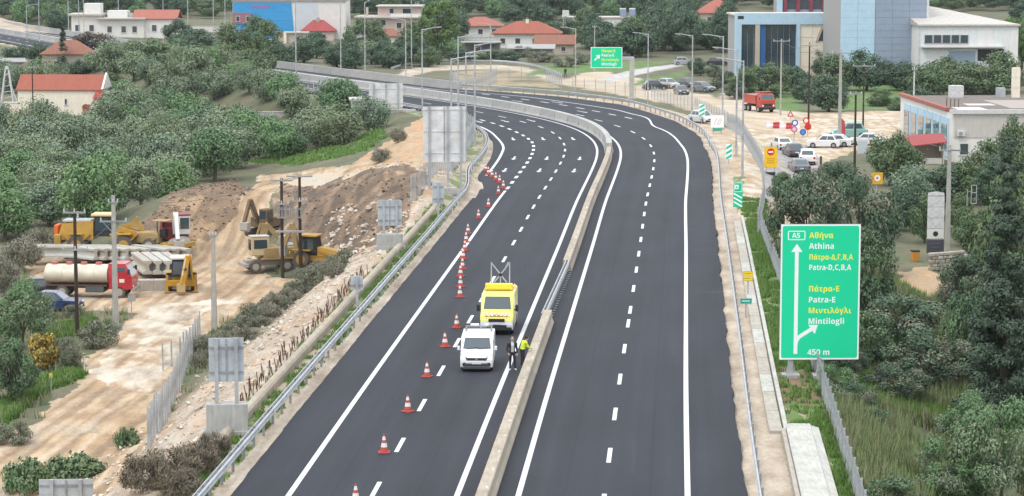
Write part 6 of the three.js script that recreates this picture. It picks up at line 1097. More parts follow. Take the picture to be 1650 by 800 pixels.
{ // concrete bridge beams
  const I = (w, h) => [[-w / 2, 0], [w / 2, 0], [w / 2, h * 0.16], [w * 0.17, h * 0.34], [w * 0.17, h * 0.7], [w * 0.42, h * 0.84], [w * 0.42, h], [-w * 0.42, h], [-w * 0.42, h * 0.84], [-w * 0.17, h * 0.7], [-w * 0.17, h * 0.34], [-w / 2, h * 0.16]];
  const beam = (label, pos, turn, w, h, len, mat) => { const T = thing('concrete_beam', label, 'concrete beam', pos, turn, 'precast concrete beams'); part('girder', mat, T, b => b.prism(I(w, h), len)); for (const z of [-len / 2 + 0.9, len / 2 - 0.9]) part('bearer', M.wood, T, b => b.box(w + 0.3, 0.14, 0.3, 0, -0.075, z)); };
  const tones = [M.concretePale, M.concrete, std([0.54, 0.52, 0.48], 0.92, { map: streak })];
  const a = at(185, 428), c = at(240, 448), e = at(100, 430);
  for (let i = 0; i < 9; i++) beam(`pale concrete beam in the tilted rank behind the lorry, ${ordinal[i]} from its tail`, [a.x - 3.3 + i * 0.92 + (i > 5 ? 0.8 : 0), a.y + 0.55, a.z - 1], 0.85, 0.75, 1.0, 4.6, tones[i % 3]);
  for (let i = 0; i < 4; i++) beam(`grey concrete beam with hollow end beside the red cab, ${ordinal[i]} from the cab`, [c.x - 0.9 + i * 0.86, c.y + 0.5, c.z - 1.5], 0.32, 0.8, 1.15, 6.5, tones[(i + 1) % 3]);
  for (let i = 0; i < 2; i++) beam(`long pale concrete beam lying behind the tank, ${i ? 'rear' : 'front'} one`, [e.x - 0.5, e.y + 0.7, e.z - 1.2 - i * 1.0], Math.PI / 2 - 0.05, 0.75, 1.0, 7.5, tones[i]);
  const bl = at(245, 468); const B1 = thing('concrete_block', 'low sandy concrete block below the grey beams', 'concrete block', bl.pos, 0.1); part('block', M.concrete, B1, b => b.rbox(3.0, 0.95, 1.0, 0.04, 0, 0.42, 0)); part('lifting_loop', M.rust, B1, b => b.add(new THREE.TorusGeometry(0.12, 0.02, 6, 12), xf(0, 0.92, 0)));
}
function tracks(T, w, len, h, mat) { for (const x of [-1, 1]) { const t = part('track', mat, T, b => { const s = [[-len / 2 + h / 2, 0], [len / 2 - h / 2, 0], [len / 2 - h * 0.1, h * 0.25], [len / 2, h * 0.55], [len / 2 - h * 0.2, h], [-len / 2 + h * 0.2, h], [-len / 2, h * 0.55], [-len / 2 + h * 0.1, h * 0.25]]; b.prism(s, 0.5, new THREE.Matrix4().multiplyMatrices(xf(x * w / 2, 0, 0), SIDE)); }); void t; } }
{ // dark red excavator with a white boom
  const p = at(282, 402), T = thing('excavator', 'dark red and white excavator facing us in front of the earth mound', 'excavator', p.pos, 0.25), red = std([0.20, 0.02, 0.03], 0.5);
  tracks(T, 2.0, 3.4, 0.8, M.dustyRubber);
  part('house', red, T, b => { b.rbox(2.3, 1.1, 2.6, 0.1, 0, 1.5, -0.6); b.rbox(0.9, 0.6, 1.6, 0.06, -0.7, 2.2, -0.7); });
  const cab = part('cab', std([0.6, 0.6, 0.58], 0.5), T, b => b.rbox(1.0, 1.7, 1.5, 0.06, 0.75, 2.3, 0.3)); part('cab_window', M.glass, cab, b => { b.box(0.8, 1.0, 0.04, 0.75, 2.45, 1.06); b.box(0.04, 0.9, 1.1, 1.26, 2.45, 0.3); });
  part('cab_roof', red, T, b => b.rbox(1.1, 0.14, 1.6, 0.04, 0.75, 3.2, 0.3));
  part('boom', std([0.62, 0.62, 0.60], 0.5), T, b => { b.bar([-0.1, 1.6, 0.8], [-0.1, 3.4, 1.7], 0.42, 0.5); b.bar([-0.1, 3.4, 1.7], [-0.1, 1.2, 2.9], 0.34, 0.42); });
  part('bucket', M.dustyRim, T, b => b.prism([[2.6, 1.2], [3.2, 1.1], [3.3, 0.3], [2.8, 0.1], [2.5, 0.5]], 0.9, SIDE));
}
{ // backhoe seen from behind
  const p = at(292, 470), T = thing('backhoe_loader', 'yellow backhoe with folded digging arm seen from behind', 'backhoe loader', p.pos, 0.12);
  const cab = part('cab', M.black, T, b => b.hull([[-0.8, 1.3, -0.9], [0.8, 1.3, -0.9], [0.8, 1.3, 0.7], [-0.8, 1.3, 0.7]], [[-0.7, 2.7, -0.8], [0.7, 2.7, -0.8], [0.7, 2.7, 0.6], [-0.7, 2.7, 0.6]])); part('cab_window', M.glass, cab, b => b.hull([[-0.68, 1.5, 0.68], [0.68, 1.5, 0.68], [0.68, 1.5, 0.72], [-0.68, 1.5, 0.72]], [[-0.62, 2.55, 0.6], [0.62, 2.55, 0.6], [0.62, 2.55, 0.63], [-0.62, 2.55, 0.63]]));
  part('cab_roof', std([0.62, 0.60, 0.54], 0.7), T, b => b.rbox(1.7, 0.18, 1.9, 0.05, 0, 2.82, -0.1));
  part('frame', jcbYellow, T, b => { b.rbox(1.5, 0.7, 3.4, 0.06, 0, 1.0, -1.2); b.rbox(1.1, 0.9, 1.6, 0.08, 0, 1.6, -2.2); b.rbox(2.2, 0.5, 0.3, 0.04, 0, 0.8, 0.8); });
  part('boom', jcbYellow, T, b => { b.bar([0.35, 0.9, 1.0], [0.55, 3.1, 1.5], 0.3, 0.4); b.bar([0.55, 3.1, 1.5], [0.1, 0.9, 2.3], 0.26, 0.36); b.bar([0.95, 0.9, 1.0], [0.75, 3.2, 1.5], 0.16, 0.2); });
  part('hydraulic_ram', M.chrome, T, b => b.bar([0.4, 2.9, 1.7], [0.15, 1.6, 2.2], 0.06, 0.06, 8));
  part('digging_bucket', dustYellow, T, b => b.prism([[2.0, 0.95], [2.5, 0.9], [2.7, 0.3], [2.2, 0.15], [1.95, 0.5]], 0.7, SIDE));
  part('roundel', M.black, T, b => b.cyl(0.16, 0.16, 0.02, 0.33, 2.1, 2.05, 14, Math.PI / 2 - 0.5));
  for (const x of [-1, 1]) { wheel(T, x * 1.0, 0.75, -0.5, 0.75, 0.5, M.dustyRim, M.dustyRubber); wheel(T, x * 0.9, 0.45, -2.7, 0.45, 0.35, M.dustyRim, M.dustyRubber); part('stabiliser', jcbYellow, T, b => { b.box(0.18, 1.3, 0.2, x * 1.15, 0.8, 0.85); b.box(0.45, 0.08, 0.4, x * 1.15, 0.12, 0.85); }); part('rear_fender', jcbYellow, T, b => b.rbox(0.5, 0.08, 1.5, 0.03, x * 1.0, 1.58, -0.5)); }
  part('front_shovel', jcbYellow, T, b => b.prism([[-4.3, 0.1], [-3.4, 0.1], [-3.4, 0.9], [-3.6, 0.9], [-3.7, 0.35]], 2.3, SIDE));
}
{ // wheeled excavator
  const p = at(432, 436), T = thing('wheeled_excavator', 'dusty yellow wheeled excavator left of the twin wooden poles', 'excavator', p.pos, -Math.PI / 2 + 0.35);
  part('undercarriage', M.dustyRim, T, b => { b.box(1.1, 0.5, 4.2, 0, 0.75, 0); b.box(2.2, 0.3, 0.4, 0, 0.6, 2.2); });
  for (const x of [-1, 1]) for (const z of [-1.4, 1.4]) wheel(T, x * 1.0, 0.5, z, 0.5, 0.4, M.dustyRim, M.dustyRubber);
  part('house', dustYellow, T, b => { b.rbox(2.4, 0.95, 3.2, 0.1, 0, 1.65, -0.9); b.rbox(2.4, 0.2, 3.0, 0.05, 0, 1.15, -0.6); });
  const cab = part('cab', std([0.50, 0.40, 0.24], 0.7), T, b => b.rbox(1.1, 1.6, 1.6, 0.08, 0.6, 2.25, 0.95)); part('cab_window', M.glass, cab, b => { b.box(0.04, 0.75, 1.15, 1.16, 2.45, 0.95); b.box(0.85, 0.9, 0.04, 0.6, 2.4, 1.76); b.box(0.04, 0.75, 1.15, 0.04, 2.45, 0.95); });
  part('cab_roof', M.concretePale, T, b => b.rbox(1.15, 0.12, 1.65, 0.04, 0.6, 3.1, 0.95));
  part('boom', dustYellow, T, b => { b.bar([-0.45, 1.6, 0.6], [-0.45, 4.0, 0.1], 0.4, 0.55); b.bar([-0.45, 4.0, 0.1], [-0.45, 2.7, -1.2], 0.34, 0.45); b.bar([-0.45, 2.9, 0.9], [-0.45, 4.1, 0.5], 0.14, 0.18); });
  part('bucket', M.dustyRim, T, b => b.prism([[-1.6, 3.0], [-1.0, 2.9], [-0.9, 2.3], [-1.4, 2.2], [-1.7, 2.6]], 0.9, SIDE));
  textPanel('CAT', 1.2, 0.4, '#ece8de', '#8a6a28', T, 1.215, 1.62, -1.4, Math.PI / 2); textPanel('CAT', 1.2, 0.4, '#ece8de', '#8a6a28', T, -1.215, 1.62, -1.4, -Math.PI / 2);
  part('exhaust_deck', M.galvDull, T, b => b.rbox(1.6, 0.16, 1.4, 0.04, 0, 2.2, -1.6));
}
{ // soil roller between loader and backhoe
  const p = at(262, 408), T = thing('soil_roller', 'grey drummed soil roller between the wheel loader and the red excavator', 'road roller', p.pos, Math.PI / 2 - 0.3);
  part('drum', M.dustyRim, T, b => b.add(new THREE.CylinderGeometry(0.75, 0.75, 2.0, 22), xf(0, 0.75, 1.6, 0, 0, Math.PI / 2))); part('drum_frame', catYellow, T, b => { for (const x of [-1.12, 1.12]) b.rbox(0.16, 0.4, 2.2, 0.04, x, 0.85, 1.5); b.rbox(2.4, 0.4, 0.2, 0.04, 0, 0.85, 2.55); b.rbox(2.4, 0.4, 0.3, 0.04, 0, 0.85, 0.45); });
  part('engine_cover', dustYellow, T, b => b.rbox(1.5, 1.0, 2.2, 0.1, 0, 1.4, -1.2)); for (const x of [-1, 1]) wheel(T, x * 0.8, 0.7, -0.9, 0.7, 0.5, M.dustyRim, M.dustyRubber);
  part('seat_post', M.black, T, b => { b.rbox(0.6, 0.7, 0.6, 0.06, 0, 1.8, 0.1); for (const x of [-0.65, 0.65]) b.bar([x, 1.5, -0.2], [x, 2.9, -0.2], 0.07); }); part('canopy', dustYellow, T, b => b.rbox(1.6, 0.1, 1.5, 0.03, 0, 2.95, 0));
}
{ // second excavator behind the wheeled one
  const p = at(424, 380), T = thing('excavator', 'dusty brown tracked excavator standing behind the wheeled excavator', 'excavator', p.pos, -0.5), dusty = std([0.19, 0.135, 0.08], 0.85, { map: mottle });
  tracks(T, 2.1, 3.6, 0.85, M.dustyRubber); part('house', dusty, T, b => b.rbox(2.4, 1.1, 2.8, 0.1, 0, 1.55, -0.6)); const cab = part('cab', dusty, T, b => b.rbox(1.0, 1.6, 1.4, 0.07, 0.7, 2.3, 0.4)); part('cab_window', M.glass, cab, b => { b.box(0.8, 0.9, 0.04, 0.7, 2.45, 1.11); b.box(0.04, 0.8, 1.0, 1.21, 2.45, 0.4); });
  T.scale.setScalar(0.82);
  part('boom', dusty, T, b => { b.bar([-0.2, 1.7, 0.8], [-0.2, 4.2, 2.2], 0.4, 0.5); b.bar([-0.2, 4.2, 2.2], [-0.2, 1.8, 3.4], 0.32, 0.42); }); part('hydraulic_ram', M.chrome, T, b => b.bar([-0.2, 2.0, 1.3], [-0.2, 3.5, 2.1], 0.07, 0.07, 8)); part('bucket', M.dustyRim, T, b => b.prism([[3.2, 1.9], [3.8, 1.8], [3.9, 1.0], [3.4, 0.8], [3.1, 1.2]], 1.0, SIDE));
}
{ // second backhoe, nose to the right
  const p = at(508, 430), T = thing('backhoe_loader', 'yellow loader with dark cab right of the twin wooden poles', 'backhoe loader', p.pos, Math.PI / 2 - 0.3);
  part('hood', catYellow, T, b => { b.hull([[-0.6, 1.0, 0.4], [0.6, 1.0, 0.4], [0.5, 0.95, 2.6], [-0.5, 0.95, 2.6]], [[-0.55, 1.75, 0.4], [0.55, 1.75, 0.4], [0.45, 1.45, 2.5], [-0.45, 1.45, 2.5]]); b.rbox(1.0, 0.5, 3.6, 0.05, 0, 0.8, 0.4); });
  const cab = part('cab', M.black, T, b => b.hull([[-0.75, 1.2, -1.2], [0.75, 1.2, -1.2], [0.75, 1.2, 0.4], [-0.75, 1.2, 0.4]], [[-0.68, 2.6, -1.1], [0.68, 2.6, -1.1], [0.68, 2.6, 0.2], [-0.68, 2.6, 0.2]])); part('cab_window', M.glass, cab, b => { for (const x of [-1, 1]) b.box(0.03, 0.9, 1.1, x * 0.735, 2.0, -0.45); });
  part('cab_roof', catYellow, T, b => b.rbox(1.6, 0.15, 1.7, 0.04, 0, 2.7, -0.45));
  for (const x of [-1, 1]) { wheel(T, x * 0.95, 0.72, -0.9, 0.72, 0.45, catYellow, M.dustyRubber); wheel(T, x * 0.85, 0.45, 1.9, 0.45, 0.33, catYellow, M.dustyRubber); part('fender', catYellow, T, b => b.rbox(0.5, 0.1, 1.7, 0.03, x * 0.95, 1.5, -0.9)); part('lift_arm', catYellow, T, b => b.bar([x * 0.6, 1.5, 0.6], [x * 0.65, 0.6, 3.3], 0.14, 0.26)); }
  part('front_shovel', M.dustyRim, T, b => b.prism([[3.1, 0.1], [4.0, 0.1], [3.5, 0.4], [3.4, 0.9], [3.15, 0.95]], 2.2, SIDE));
  part('digging_arm', dustYellow, T, b => { b.bar([0, 1.0, -1.6], [0, 3.6, -2.1], 0.28, 0.4); b.bar([0, 3.6, -2.1], [0, 1.6, -2.9], 0.24, 0.34); });
  part('digging_bucket', M.dustyRim, T, b => b.prism([[-3.3, 1.6], [-2.7, 1.6], [-2.6, 0.9], [-3.1, 0.8]], 0.7, SIDE));
}
{ // small things on the yard corner
  const a = at(212, 505); const S = postSign('site_sign', 'small grey site sign on a thin post by the yard corner', a.pos, 0.5, 0.6, 0.5, 0.9, printTexture(32, 32, (g) => { g.fillStyle = '#9a9c98'; g.fillRect(0, 0, 32, 32); }), 'sign'); void S;
  const m = at(82, 640); const P = thing('marker_post', 'short yellow topped marker post by the dirt track', 'post', m.pos); part('shaft', M.galvDull, P, b => b.cyl(0.05, 0.05, 1.4, 0, 0.6, 0, 7)); part('cap', std([0.55, 0.55, 0.05], 0.6), P, b => b.box(0.2, 0.3, 0.05, 0, 1.35, 0));
  const w = at(135, 596); const Q = thing('marker_post', 'white marker post at the left edge of the dirt track', 'post', w.pos); part('shaft', M.paint, Q, b => b.cyl(0.06, 0.06, 1.2, 0, 0.5, 0, 7)); part('cap', M.redLens, Q, b => b.cyl(0.062, 0.062, 0.1, 0, 1.0, 0, 7));
}
// ---------------------------------------------------------------- service road on the right
const cars = [
  ['white saloon farthest in the queue on the service road', 1260, 241, Math.PI + 0.15, { ...SEDAN, color: [0.62, 0.63, 0.64] }],
  ['dark grey car second in the queue on the service road', 1278, 252, Math.PI + 0.12, { ...HATCH, color: [0.07, 0.08, 0.09] }],
  ['white four wheel drive car in the queue behind the dark grey car', 1301, 264, Math.PI - 0.1, { ...SUV, color: [0.68, 0.68, 0.68] }],
  ['slate grey car half hidden by the shrub at the queue end', 1288, 278, Math.PI + 0.05, { ...SEDAN, color: [0.12, 0.15, 0.18] }],
  ['white hatchback parked side on beside the red flag board', 1327, 238, -Math.PI / 2 - 0.15, { ...HATCH, color: [0.70, 0.70, 0.70] }],
  ['white car tucked behind the white hatchback', 1345, 236, -Math.PI / 2 - 0.35, { ...SEDAN, color: [0.66, 0.67, 0.68] }],
  ['pale green and white van behind the red flag board', 1368, 222, -Math.PI / 2 + 0.1, { L: 4.6, H: 1.9, belt: 1.1, hood: 1.1, color: [0.22, 0.42, 0.38], name: 'parked_van', cat: 'van' }],
  ['white car beside the dark wooden pole and yellow green tree', 1396, 234, -Math.PI / 2 - 0.2, { ...SEDAN, color: [0.68, 0.68, 0.68] }],
  ['dark car parked beside the exit gantry column', 1056, 145, Math.PI / 2 + 0.1, { ...SUV, color: [0.04, 0.045, 0.055] }],
  ['pale silver car behind the dark car by the exit gantry', 1077, 142, 0.6, { ...SUV, color: [0.4, 0.41, 0.42] }],
  ['grey car facing us in the middle of the far car group', 1098, 152, 0.15, { ...SEDAN, color: [0.10, 0.105, 0.11] }],
  ['dark grey car behind the grey car in the far group', 1108, 140, 0.5, { ...HATCH, color: [0.07, 0.08, 0.085] }],
  ['steel grey car right of the lamp post in the far group', 1133, 148, 0.7, { ...SUV, color: [0.16, 0.17, 0.18] }],
  ['silver grey off road car on the lane above the grass', 1102, 105, Math.PI / 2 + 0.05, { ...SUV, color: [0.34, 0.35, 0.36] }],
  ['dark car under the dark trees beside the blue framed building', 1156, 106, Math.PI / 2 - 0.1, { ...SUV, color: [0.03, 0.033, 0.04] }],
  ['white car passing behind the white lane sign', 1132, 198, 0.5, { ...HATCH, color: [0.6, 0.62, 0.63] }],
  ['white car in front of the cream wall panel', 1288, 128, Math.PI / 2, { ...HATCH, color: [0.6, 0.6, 0.6] }],
];
for (const [label, px, py, turn, o] of cars) car(label, at(px, py).pos, turn, { ...o, group: 'cars on and beside the service road' });
{ // red lorry
  const p = at(1224, 180), T = thing('tipper_lorry', 'red tipper lorry facing us on the pale service road', 'lorry', p.pos, 0.35), red = paintMat([0.42, 0.045, 0.025], 0.5);
  part('cab', red, T, b => { b.rbox(2.3, 1.2, 1.6, 0.1, 0, 1.35, 2.1); b.hull([[-1.12, 1.9, 1.3], [1.12, 1.9, 1.3], [1.12, 1.9, 2.85], [-1.12, 1.9, 2.85]], [[-1.0, 2.75, 1.3], [1.0, 2.75, 1.3], [1.0, 2.75, 2.5], [-1.0, 2.75, 2.5]]); });
  part('windscreen', M.glass, T, b => onFace(b, [[-1.12, 1.9, 2.85], [1.12, 1.9, 2.85], [1.0, 2.75, 2.5], [-1.0, 2.75, 2.5]], 0.07, 0.93, 0.08, 0.9));
  part('tipper_body', red, T, b => { b.hull([[-1.15, 1.2, -3.2], [1.15, 1.2, -3.2], [1.15, 1.2, 1.1], [-1.15, 1.2, 1.1]], [[-1.25, 2.5, -3.3], [1.25, 2.5, -3.3], [1.25, 2.5, 1.15], [-1.25, 2.5, 1.15]]); b.rbox(2.3, 0.15, 0.9, 0.04, 0, 2.95, 1.2); });
  part('bumper', M.black, T, b => { b.rbox(2.3, 0.35, 0.25, 0.05, 0, 0.65, 2.95); b.box(1.5, 0.4, 0.05, 0, 1.15, 2.92); });
  for (const x of [-1, 1]) { part('headlight', M.lampWhite, T, b => b.cyl(0.14, 0.14, 0.06, x * 0.85, 1.05, 2.92, 12, Math.PI / 2)); for (const z of [1.9, -1.4, -2.6]) wheel(T, x * 1.0, 0.5, z, 0.5, 0.34, M.dustyRim, M.rubber); part('mirror', M.black, T, b => b.rbox(0.08, 0.35, 0.2, 0.02, x * 1.3, 2.1, 2.6)); }
  part('chassis', M.black, T, b => b.box(0.9, 0.3, 6, 0, 0.9, -0.3));
}
// plastic barriers and roadworks signs
const plastic = [std([0.72, 0.71, 0.70], 0.5), std([0.45, 0.03, 0.04], 0.5)];
for (let i = 0; i < 5; i++) { const p = at(1241 + i * 10.5, 206 + i * 0.7), T = thing('water_barrier', `${i % 2 ? 'red' : 'white'} plastic road barrier block, ${ordinal[i]} from the lorry side`, 'barrier', p.pos, 0.03, 'plastic barrier blocks'); part('block', plastic[i % 2], T, b => b.prism([[-0.26, 0], [0.26, 0], [0.24, 0.28], [0.1, 0.5], [0.09, 0.8], [-0.09, 0.8], [-0.1, 0.5], [-0.24, 0.28]], 0.88, xf(0, 0, 0, 0, Math.PI / 2, 0))); part('filler_cap', M.black, T, b => b.cyl(0.05, 0.05, 0.04, 0.2, 0.815, 0, 8)); }
const discTex = (bg, fg) => printTexture(128, 128, (g) => { g.clearRect(0, 0, 128, 128); g.fillStyle = bg; g.fillRect(0, 0, 128, 128); g.fillStyle = fg; g.beginPath(); g.arc(64, 64, 40, 0, 7); g.fill(); });
function discSign(label, px, py, tex, bottom, r = 0.42) { const p = at(px, py), T = thing('roadworks_sign', label, 'road sign', p.pos, 0.1, 'roadworks signs at the junction'); part('post', M.galvDull, T, b => b.cyl(0.045, 0.045, bottom + r * 2, 0, (bottom + r * 2) / 2 - 0.15, -0.05, 7)); const m = new THREE.Mesh(new THREE.CylinderGeometry(r, r, 0.03, 24), [M.galvDull, new THREE.MeshStandardMaterial({ map: tex, roughness: 0.5 }), M.galvDull]); m.name = 'disc'; m.rotation.x = Math.PI / 2; m.position.y = bottom + r; m.castShadow = m.receiveShadow = true; T.add(m); }
discSign('red ringed round sign, upper one behind the barrier row', 1299, 212, discTex('#c22a24', '#e6e0da'), 1.0); discSign('red ringed round sign beside the blue arrow sign', 1302, 219, discTex('#c22a24', '#c22a24'), 0.7, 0.45); discSign('blue round arrow sign at the junction', 1281, 216, discTex('#2456a8', '#dfe6ee'), 1.0); discSign('blue round sign low behind the white hatchback', 1294, 222, discTex('#2456a8', '#4f82c8'), 0.3, 0.4); discSign('pink striped round sign beside the junction post', 1280, 228, discTex('#b9567a', '#e0b8c4'), 1.1, 0.4);
{
  const tri = at(1274, 194), T = thing('roadworks_sign', 'red triangular warning board at the end of the barrier row', 'road sign', tri.pos, 0.1); part('board', plastic[1], T, b => b.prism([[-0.5, 0.5], [0.5, 0.5], [0, 1.4]], 0.03)); part('face', M.plate, T, b => b.prism([[-0.26, 0.64], [0.26, 0.64], [0, 1.12]], 0.034)); part('post', M.galvDull, T, b => b.cyl(0.04, 0.04, 1.2, 0, 0.5, -0.06, 7));
  const f = at(1357, 233), F = thing('flag_board', 'tall narrow red advertising flag beside the concrete pole', 'flag', f.pos, 0.1); part('mast', M.galvDull, F, b => b.cyl(0.04, 0.03, 3.3, -0.4, 1.55, 0, 7)); part('banner', std([0.50, 0.06, 0.07], 0.7), F, b => b.prism([[-0.38, 0.5], [0.35, 0.4], [0.42, 1.8], [0.3, 2.8], [0.0, 3.15], [-0.38, 3.2]], 0.03));
  const bo = at(1323, 272), Bd = thing('bollard', 'short dark post before the drive entrance', 'post', bo.pos); part('shaft', M.rust, Bd, b => b.cyl(0.12, 0.12, 1.3, 0, 0.6, 0, 8)); part('cap', M.black, Bd, b => b.cyl(0.14, 0.1, 0.12, 0, 1.3, 0, 8));
  const wb = at(1390, 260), Wb = thing('notice_frame', 'small framed notice board beside the dark pole', 'sign', wb.pos); part('panel', std([0.45, 0.5, 0.53], 0.5), Wb, b => b.rbox(1.1, 1.5, 0.08, 0.02, 0, 1.6, 0)); part('leg', M.galvDull, Wb, b => { b.box(0.07, 1.2, 0.07, -0.4, 0.4, 0); b.box(0.07, 1.2, 0.07, 0.4, 0.4, 0); });
  const to = at(1507, 418), To = thing('advertising_totem', 'white panelled advertising totem above a dark notice board', 'sign', to.pos, 0.05);
  const bot = 1.0; part('notice_board', std([0.06, 0.06, 0.075], 0.5), To, b => b.rbox(1.35, 1.05, 0.12, 0.02, 0, bot, 0.02)); for (const x of [-0.5, 0.5]) part('leg', M.galvDull, To, b => b.box(0.08, 5.4, 0.1, x, 2.2, -0.1));
  part('emblem_panel', M.plate, To, b => b.box(1.3, 0.75, 0.1, 0, bot + 1.0, 0)); part('emblem', M.black, To, b => b.cyl(0.2, 0.2, 0.03, 0, bot + 1.0, 0.06, 16, Math.PI / 2));
  for (let i = 0; i < 3; i++) part('panel', M.paint, To, b => b.box(1.3, 0.82, 0.1, 0, bot + 1.82 + i * 0.85, 0)); part('cap_panel', M.paint, To, b => b.prism([[-0.65, bot + 3.98], [0.65, bot + 3.98], [0.6, bot + 4.2], [0, bot + 4.3], [-0.6, bot + 4.2]], 0.1)); part('lettering_line', std([0.1, 0.1, 0.12], 0.6), To, b => { b.box(0.9, 0.07, 0.03, 0, bot + 0.25, 0.09); b.box(0.6, 0.06, 0.03, 0, bot - 0.05, 0.09); });
  const fr = at(1568, 395), Fr = thing('empty_sign_frame', 'empty white metal sign frame on a thin post', 'sign', fr.pos, 0.1); part('frame', M.galv, Fr, b => { for (const [x, y, w, h] of [[0, 4.9, 0.46, 0.05], [0, 3.4, 0.46, 0.05], [-0.22, 4.15, 0.05, 1.5], [0.22, 4.15, 0.05, 1.5], [0, 4.3, 0.46, 0.05]]) b.box(w, h, 0.06, x, y, 0); }); part('post', M.galvDull, Fr, b => { b.cyl(0.05, 0.05, 4.8, -0.55, 2.2, 0, 7); b.bar([-0.55, 4.4, 0], [-0.2, 4.4, 0], 0.05); });
  const ob = at(1475, 422), Ob = thing('salt_bin', 'small orange yellow bin left of the totem', 'bin', ob.pos, 0.2); part('bin_body', std([0.48, 0.22, 0.03], 0.6), Ob, b => b.rbox(0.55, 0.8, 0.5, 0.05, 0, 0.4, 0)); part('lid', M.black, Ob, b => b.rbox(0.6, 0.12, 0.55, 0.03, 0, 0.85, 0));
}

{ // dry stone wall by the sandy drive
  const a = at(1498, 436), c = at(1556, 432), L = Math.hypot(c.x - a.x, c.d - a.d), T = thing('stone_wall', 'pale dry stone wall right of the totem above the sandy drive', 'wall', a.pos, Math.atan2(c.d - a.d, c.x - a.x)), r = rngOf(909), tones = [M.concretePale, M.concrete, std([0.40, 0.35, 0.29], 0.95, { map: mottle })];
  const g = new RoundedBoxGeometry(0.46, 0.26, 0.4, 1, 0.06);
  for (let row = 0; row < 5; row++) for (let x = 0.2 + (row % 2) * 0.22; x < L; x += 0.48) { const m = addMesh(g, 'stone', tones[Math.floor(r() * 3)], T); m.position.set(x, 0.1 + row * 0.27, rr(-0.04, 0.04, r)); m.rotation.set(rr(-0.06, 0.06, r), rr(-0.1, 0.1, r), rr(-0.06, 0.06, r)); m.scale.set(rr(0.88, 1.04, r), rr(0.9, 1.05, r), 1); }
}
// ---------------------------------------------------------------- buildings (front to local +z, built back from the front line)
const wallTex = grainTexture(512, (u, v) => { const n = 243 + 20 * tnoise(u, v * 0.2, 22, 3, 2.2) + 18 * tnoise(u, v, 4, 4, 8.2); return [n, n * 0.995, n * 0.985]; }); wallTex.repeat.set(0.2, 0.2);
const wallMat = (c) => std(c, 0.9, { map: wallTex });
const tileTex = grainTexture(256, (u, v) => { const w = Math.abs(((u * 12) % 1) - 0.5) * 2, n = 206 + 28 * w + 40 * tnoise(u, v, 9, 3, 4.4); return [n, n * 0.97, n * 0.95]; }); tileTex.repeat.set(0.28, 0.28);
const roofMat = (c) => std(c, 0.85, { map: tileTex });
const MB = { white: wallMat([0.76, 0.75, 0.73]), cream: wallMat([0.86, 0.79, 0.67]), pink: wallMat([0.62, 0.50, 0.45]), beige: wallMat([0.52, 0.46, 0.38]), grey: wallMat([0.38, 0.38, 0.38]), terracotta: roofMat([0.40, 0.13, 0.085]), coral: roofMat([0.46, 0.17, 0.13]), brownTile: roofMat([0.33, 0.16, 0.11]), slab: wallMat([0.55, 0.53, 0.50]), paleBlue: wallMat([0.46, 0.65, 0.80]), hall: wallMat([0.29, 0.355, 0.46]), deepBlue: wallMat([0.03, 0.10, 0.26]), sky: wallMat([0.05, 0.34, 0.70]), darkGlass: M.glass, wine: wallMat([0.24, 0.05, 0.075]), metalRoof: std([0.42, 0.43, 0.43], 0.6, { metalness: 0.2, map: streak }) };
function bld(name, label, px, py, turn = 0, cat = 'building') { const p = at(px, py), T = thing(name, label, cat, [p.x, p.y - 0.1, p.z], turn); T.userData.kind = 'thing'; T.s = p.s; return T; }
function block(T, name, mat, x0, x1, y0, y1, z0, z1) { return part(name, mat, T, b => b.box(x1 - x0, y1 - y0, z1 - z0, (x0 + x1) / 2, (y0 + y1) / 2, (z0 + z1) / 2)); }
function win(T, x, y, w, h, z = 0, frame = M.plate) { const f = part('window_frame', frame, T, b => { const t = 0.09; b.box(w, t, 0.12, x, y + h - t / 2, z + 0.03); b.box(w + 0.12, t, 0.2, x, y + t / 2, z + 0.06); b.box(t, h - 2 * t, 0.12, x - w / 2 + t / 2, y + h / 2, z + 0.03); b.box(t, h - 2 * t, 0.12, x + w / 2 - t / 2, y + h / 2, z + 0.03); }); part('pane', M.glass, f, b => b.box(w - 0.18, h - 0.18, 0.04, x, y + h / 2, z + 0.024)); return f; }
function gable(T, mat, x0, x1, z0, z1, y, rise, o = 0.35, t = 0.14) { // ridge along x
  const zm = (z0 + z1) / 2; const r = [];
  for (const s of [1, -1]) r.push(part('roof', mat, T, b => { const ze = s > 0 ? z1 + o : z0 - o, k = rise / Math.abs((s > 0 ? z1 : z0) - zm), ye = y - k * o; b.hull([[x0 - o, ye - t, ze], [x1 + o, ye - t, ze], [x1 + o, y + rise - t, zm], [x0 - o, y + rise - t, zm]], [[x0 - o, ye, ze], [x1 + o, ye, ze], [x1 + o, y + rise, zm], [x0 - o, y + rise, zm]]); }));
  return r[0];
}
function gableEnds(T, mat, x0, x1, z0, z1, y, rise) { const zm = (z0 + z1) / 2; for (const x of [x0 + 0.1, x1 - 0.1]) part('gable', mat, T, b => b.hull([[x - 0.1, y - 0.05, z1], [x + 0.1, y - 0.05, z1], [x + 0.1, y - 0.05, z0], [x - 0.1, y - 0.05, z0]], [[x - 0.1, y + rise - 0.15, zm + 0.01], [x + 0.1, y + rise - 0.15, zm + 0.01], [x + 0.1, y + rise - 0.15, zm - 0.01], [x - 0.1, y + rise - 0.15, zm - 0.01]])); }
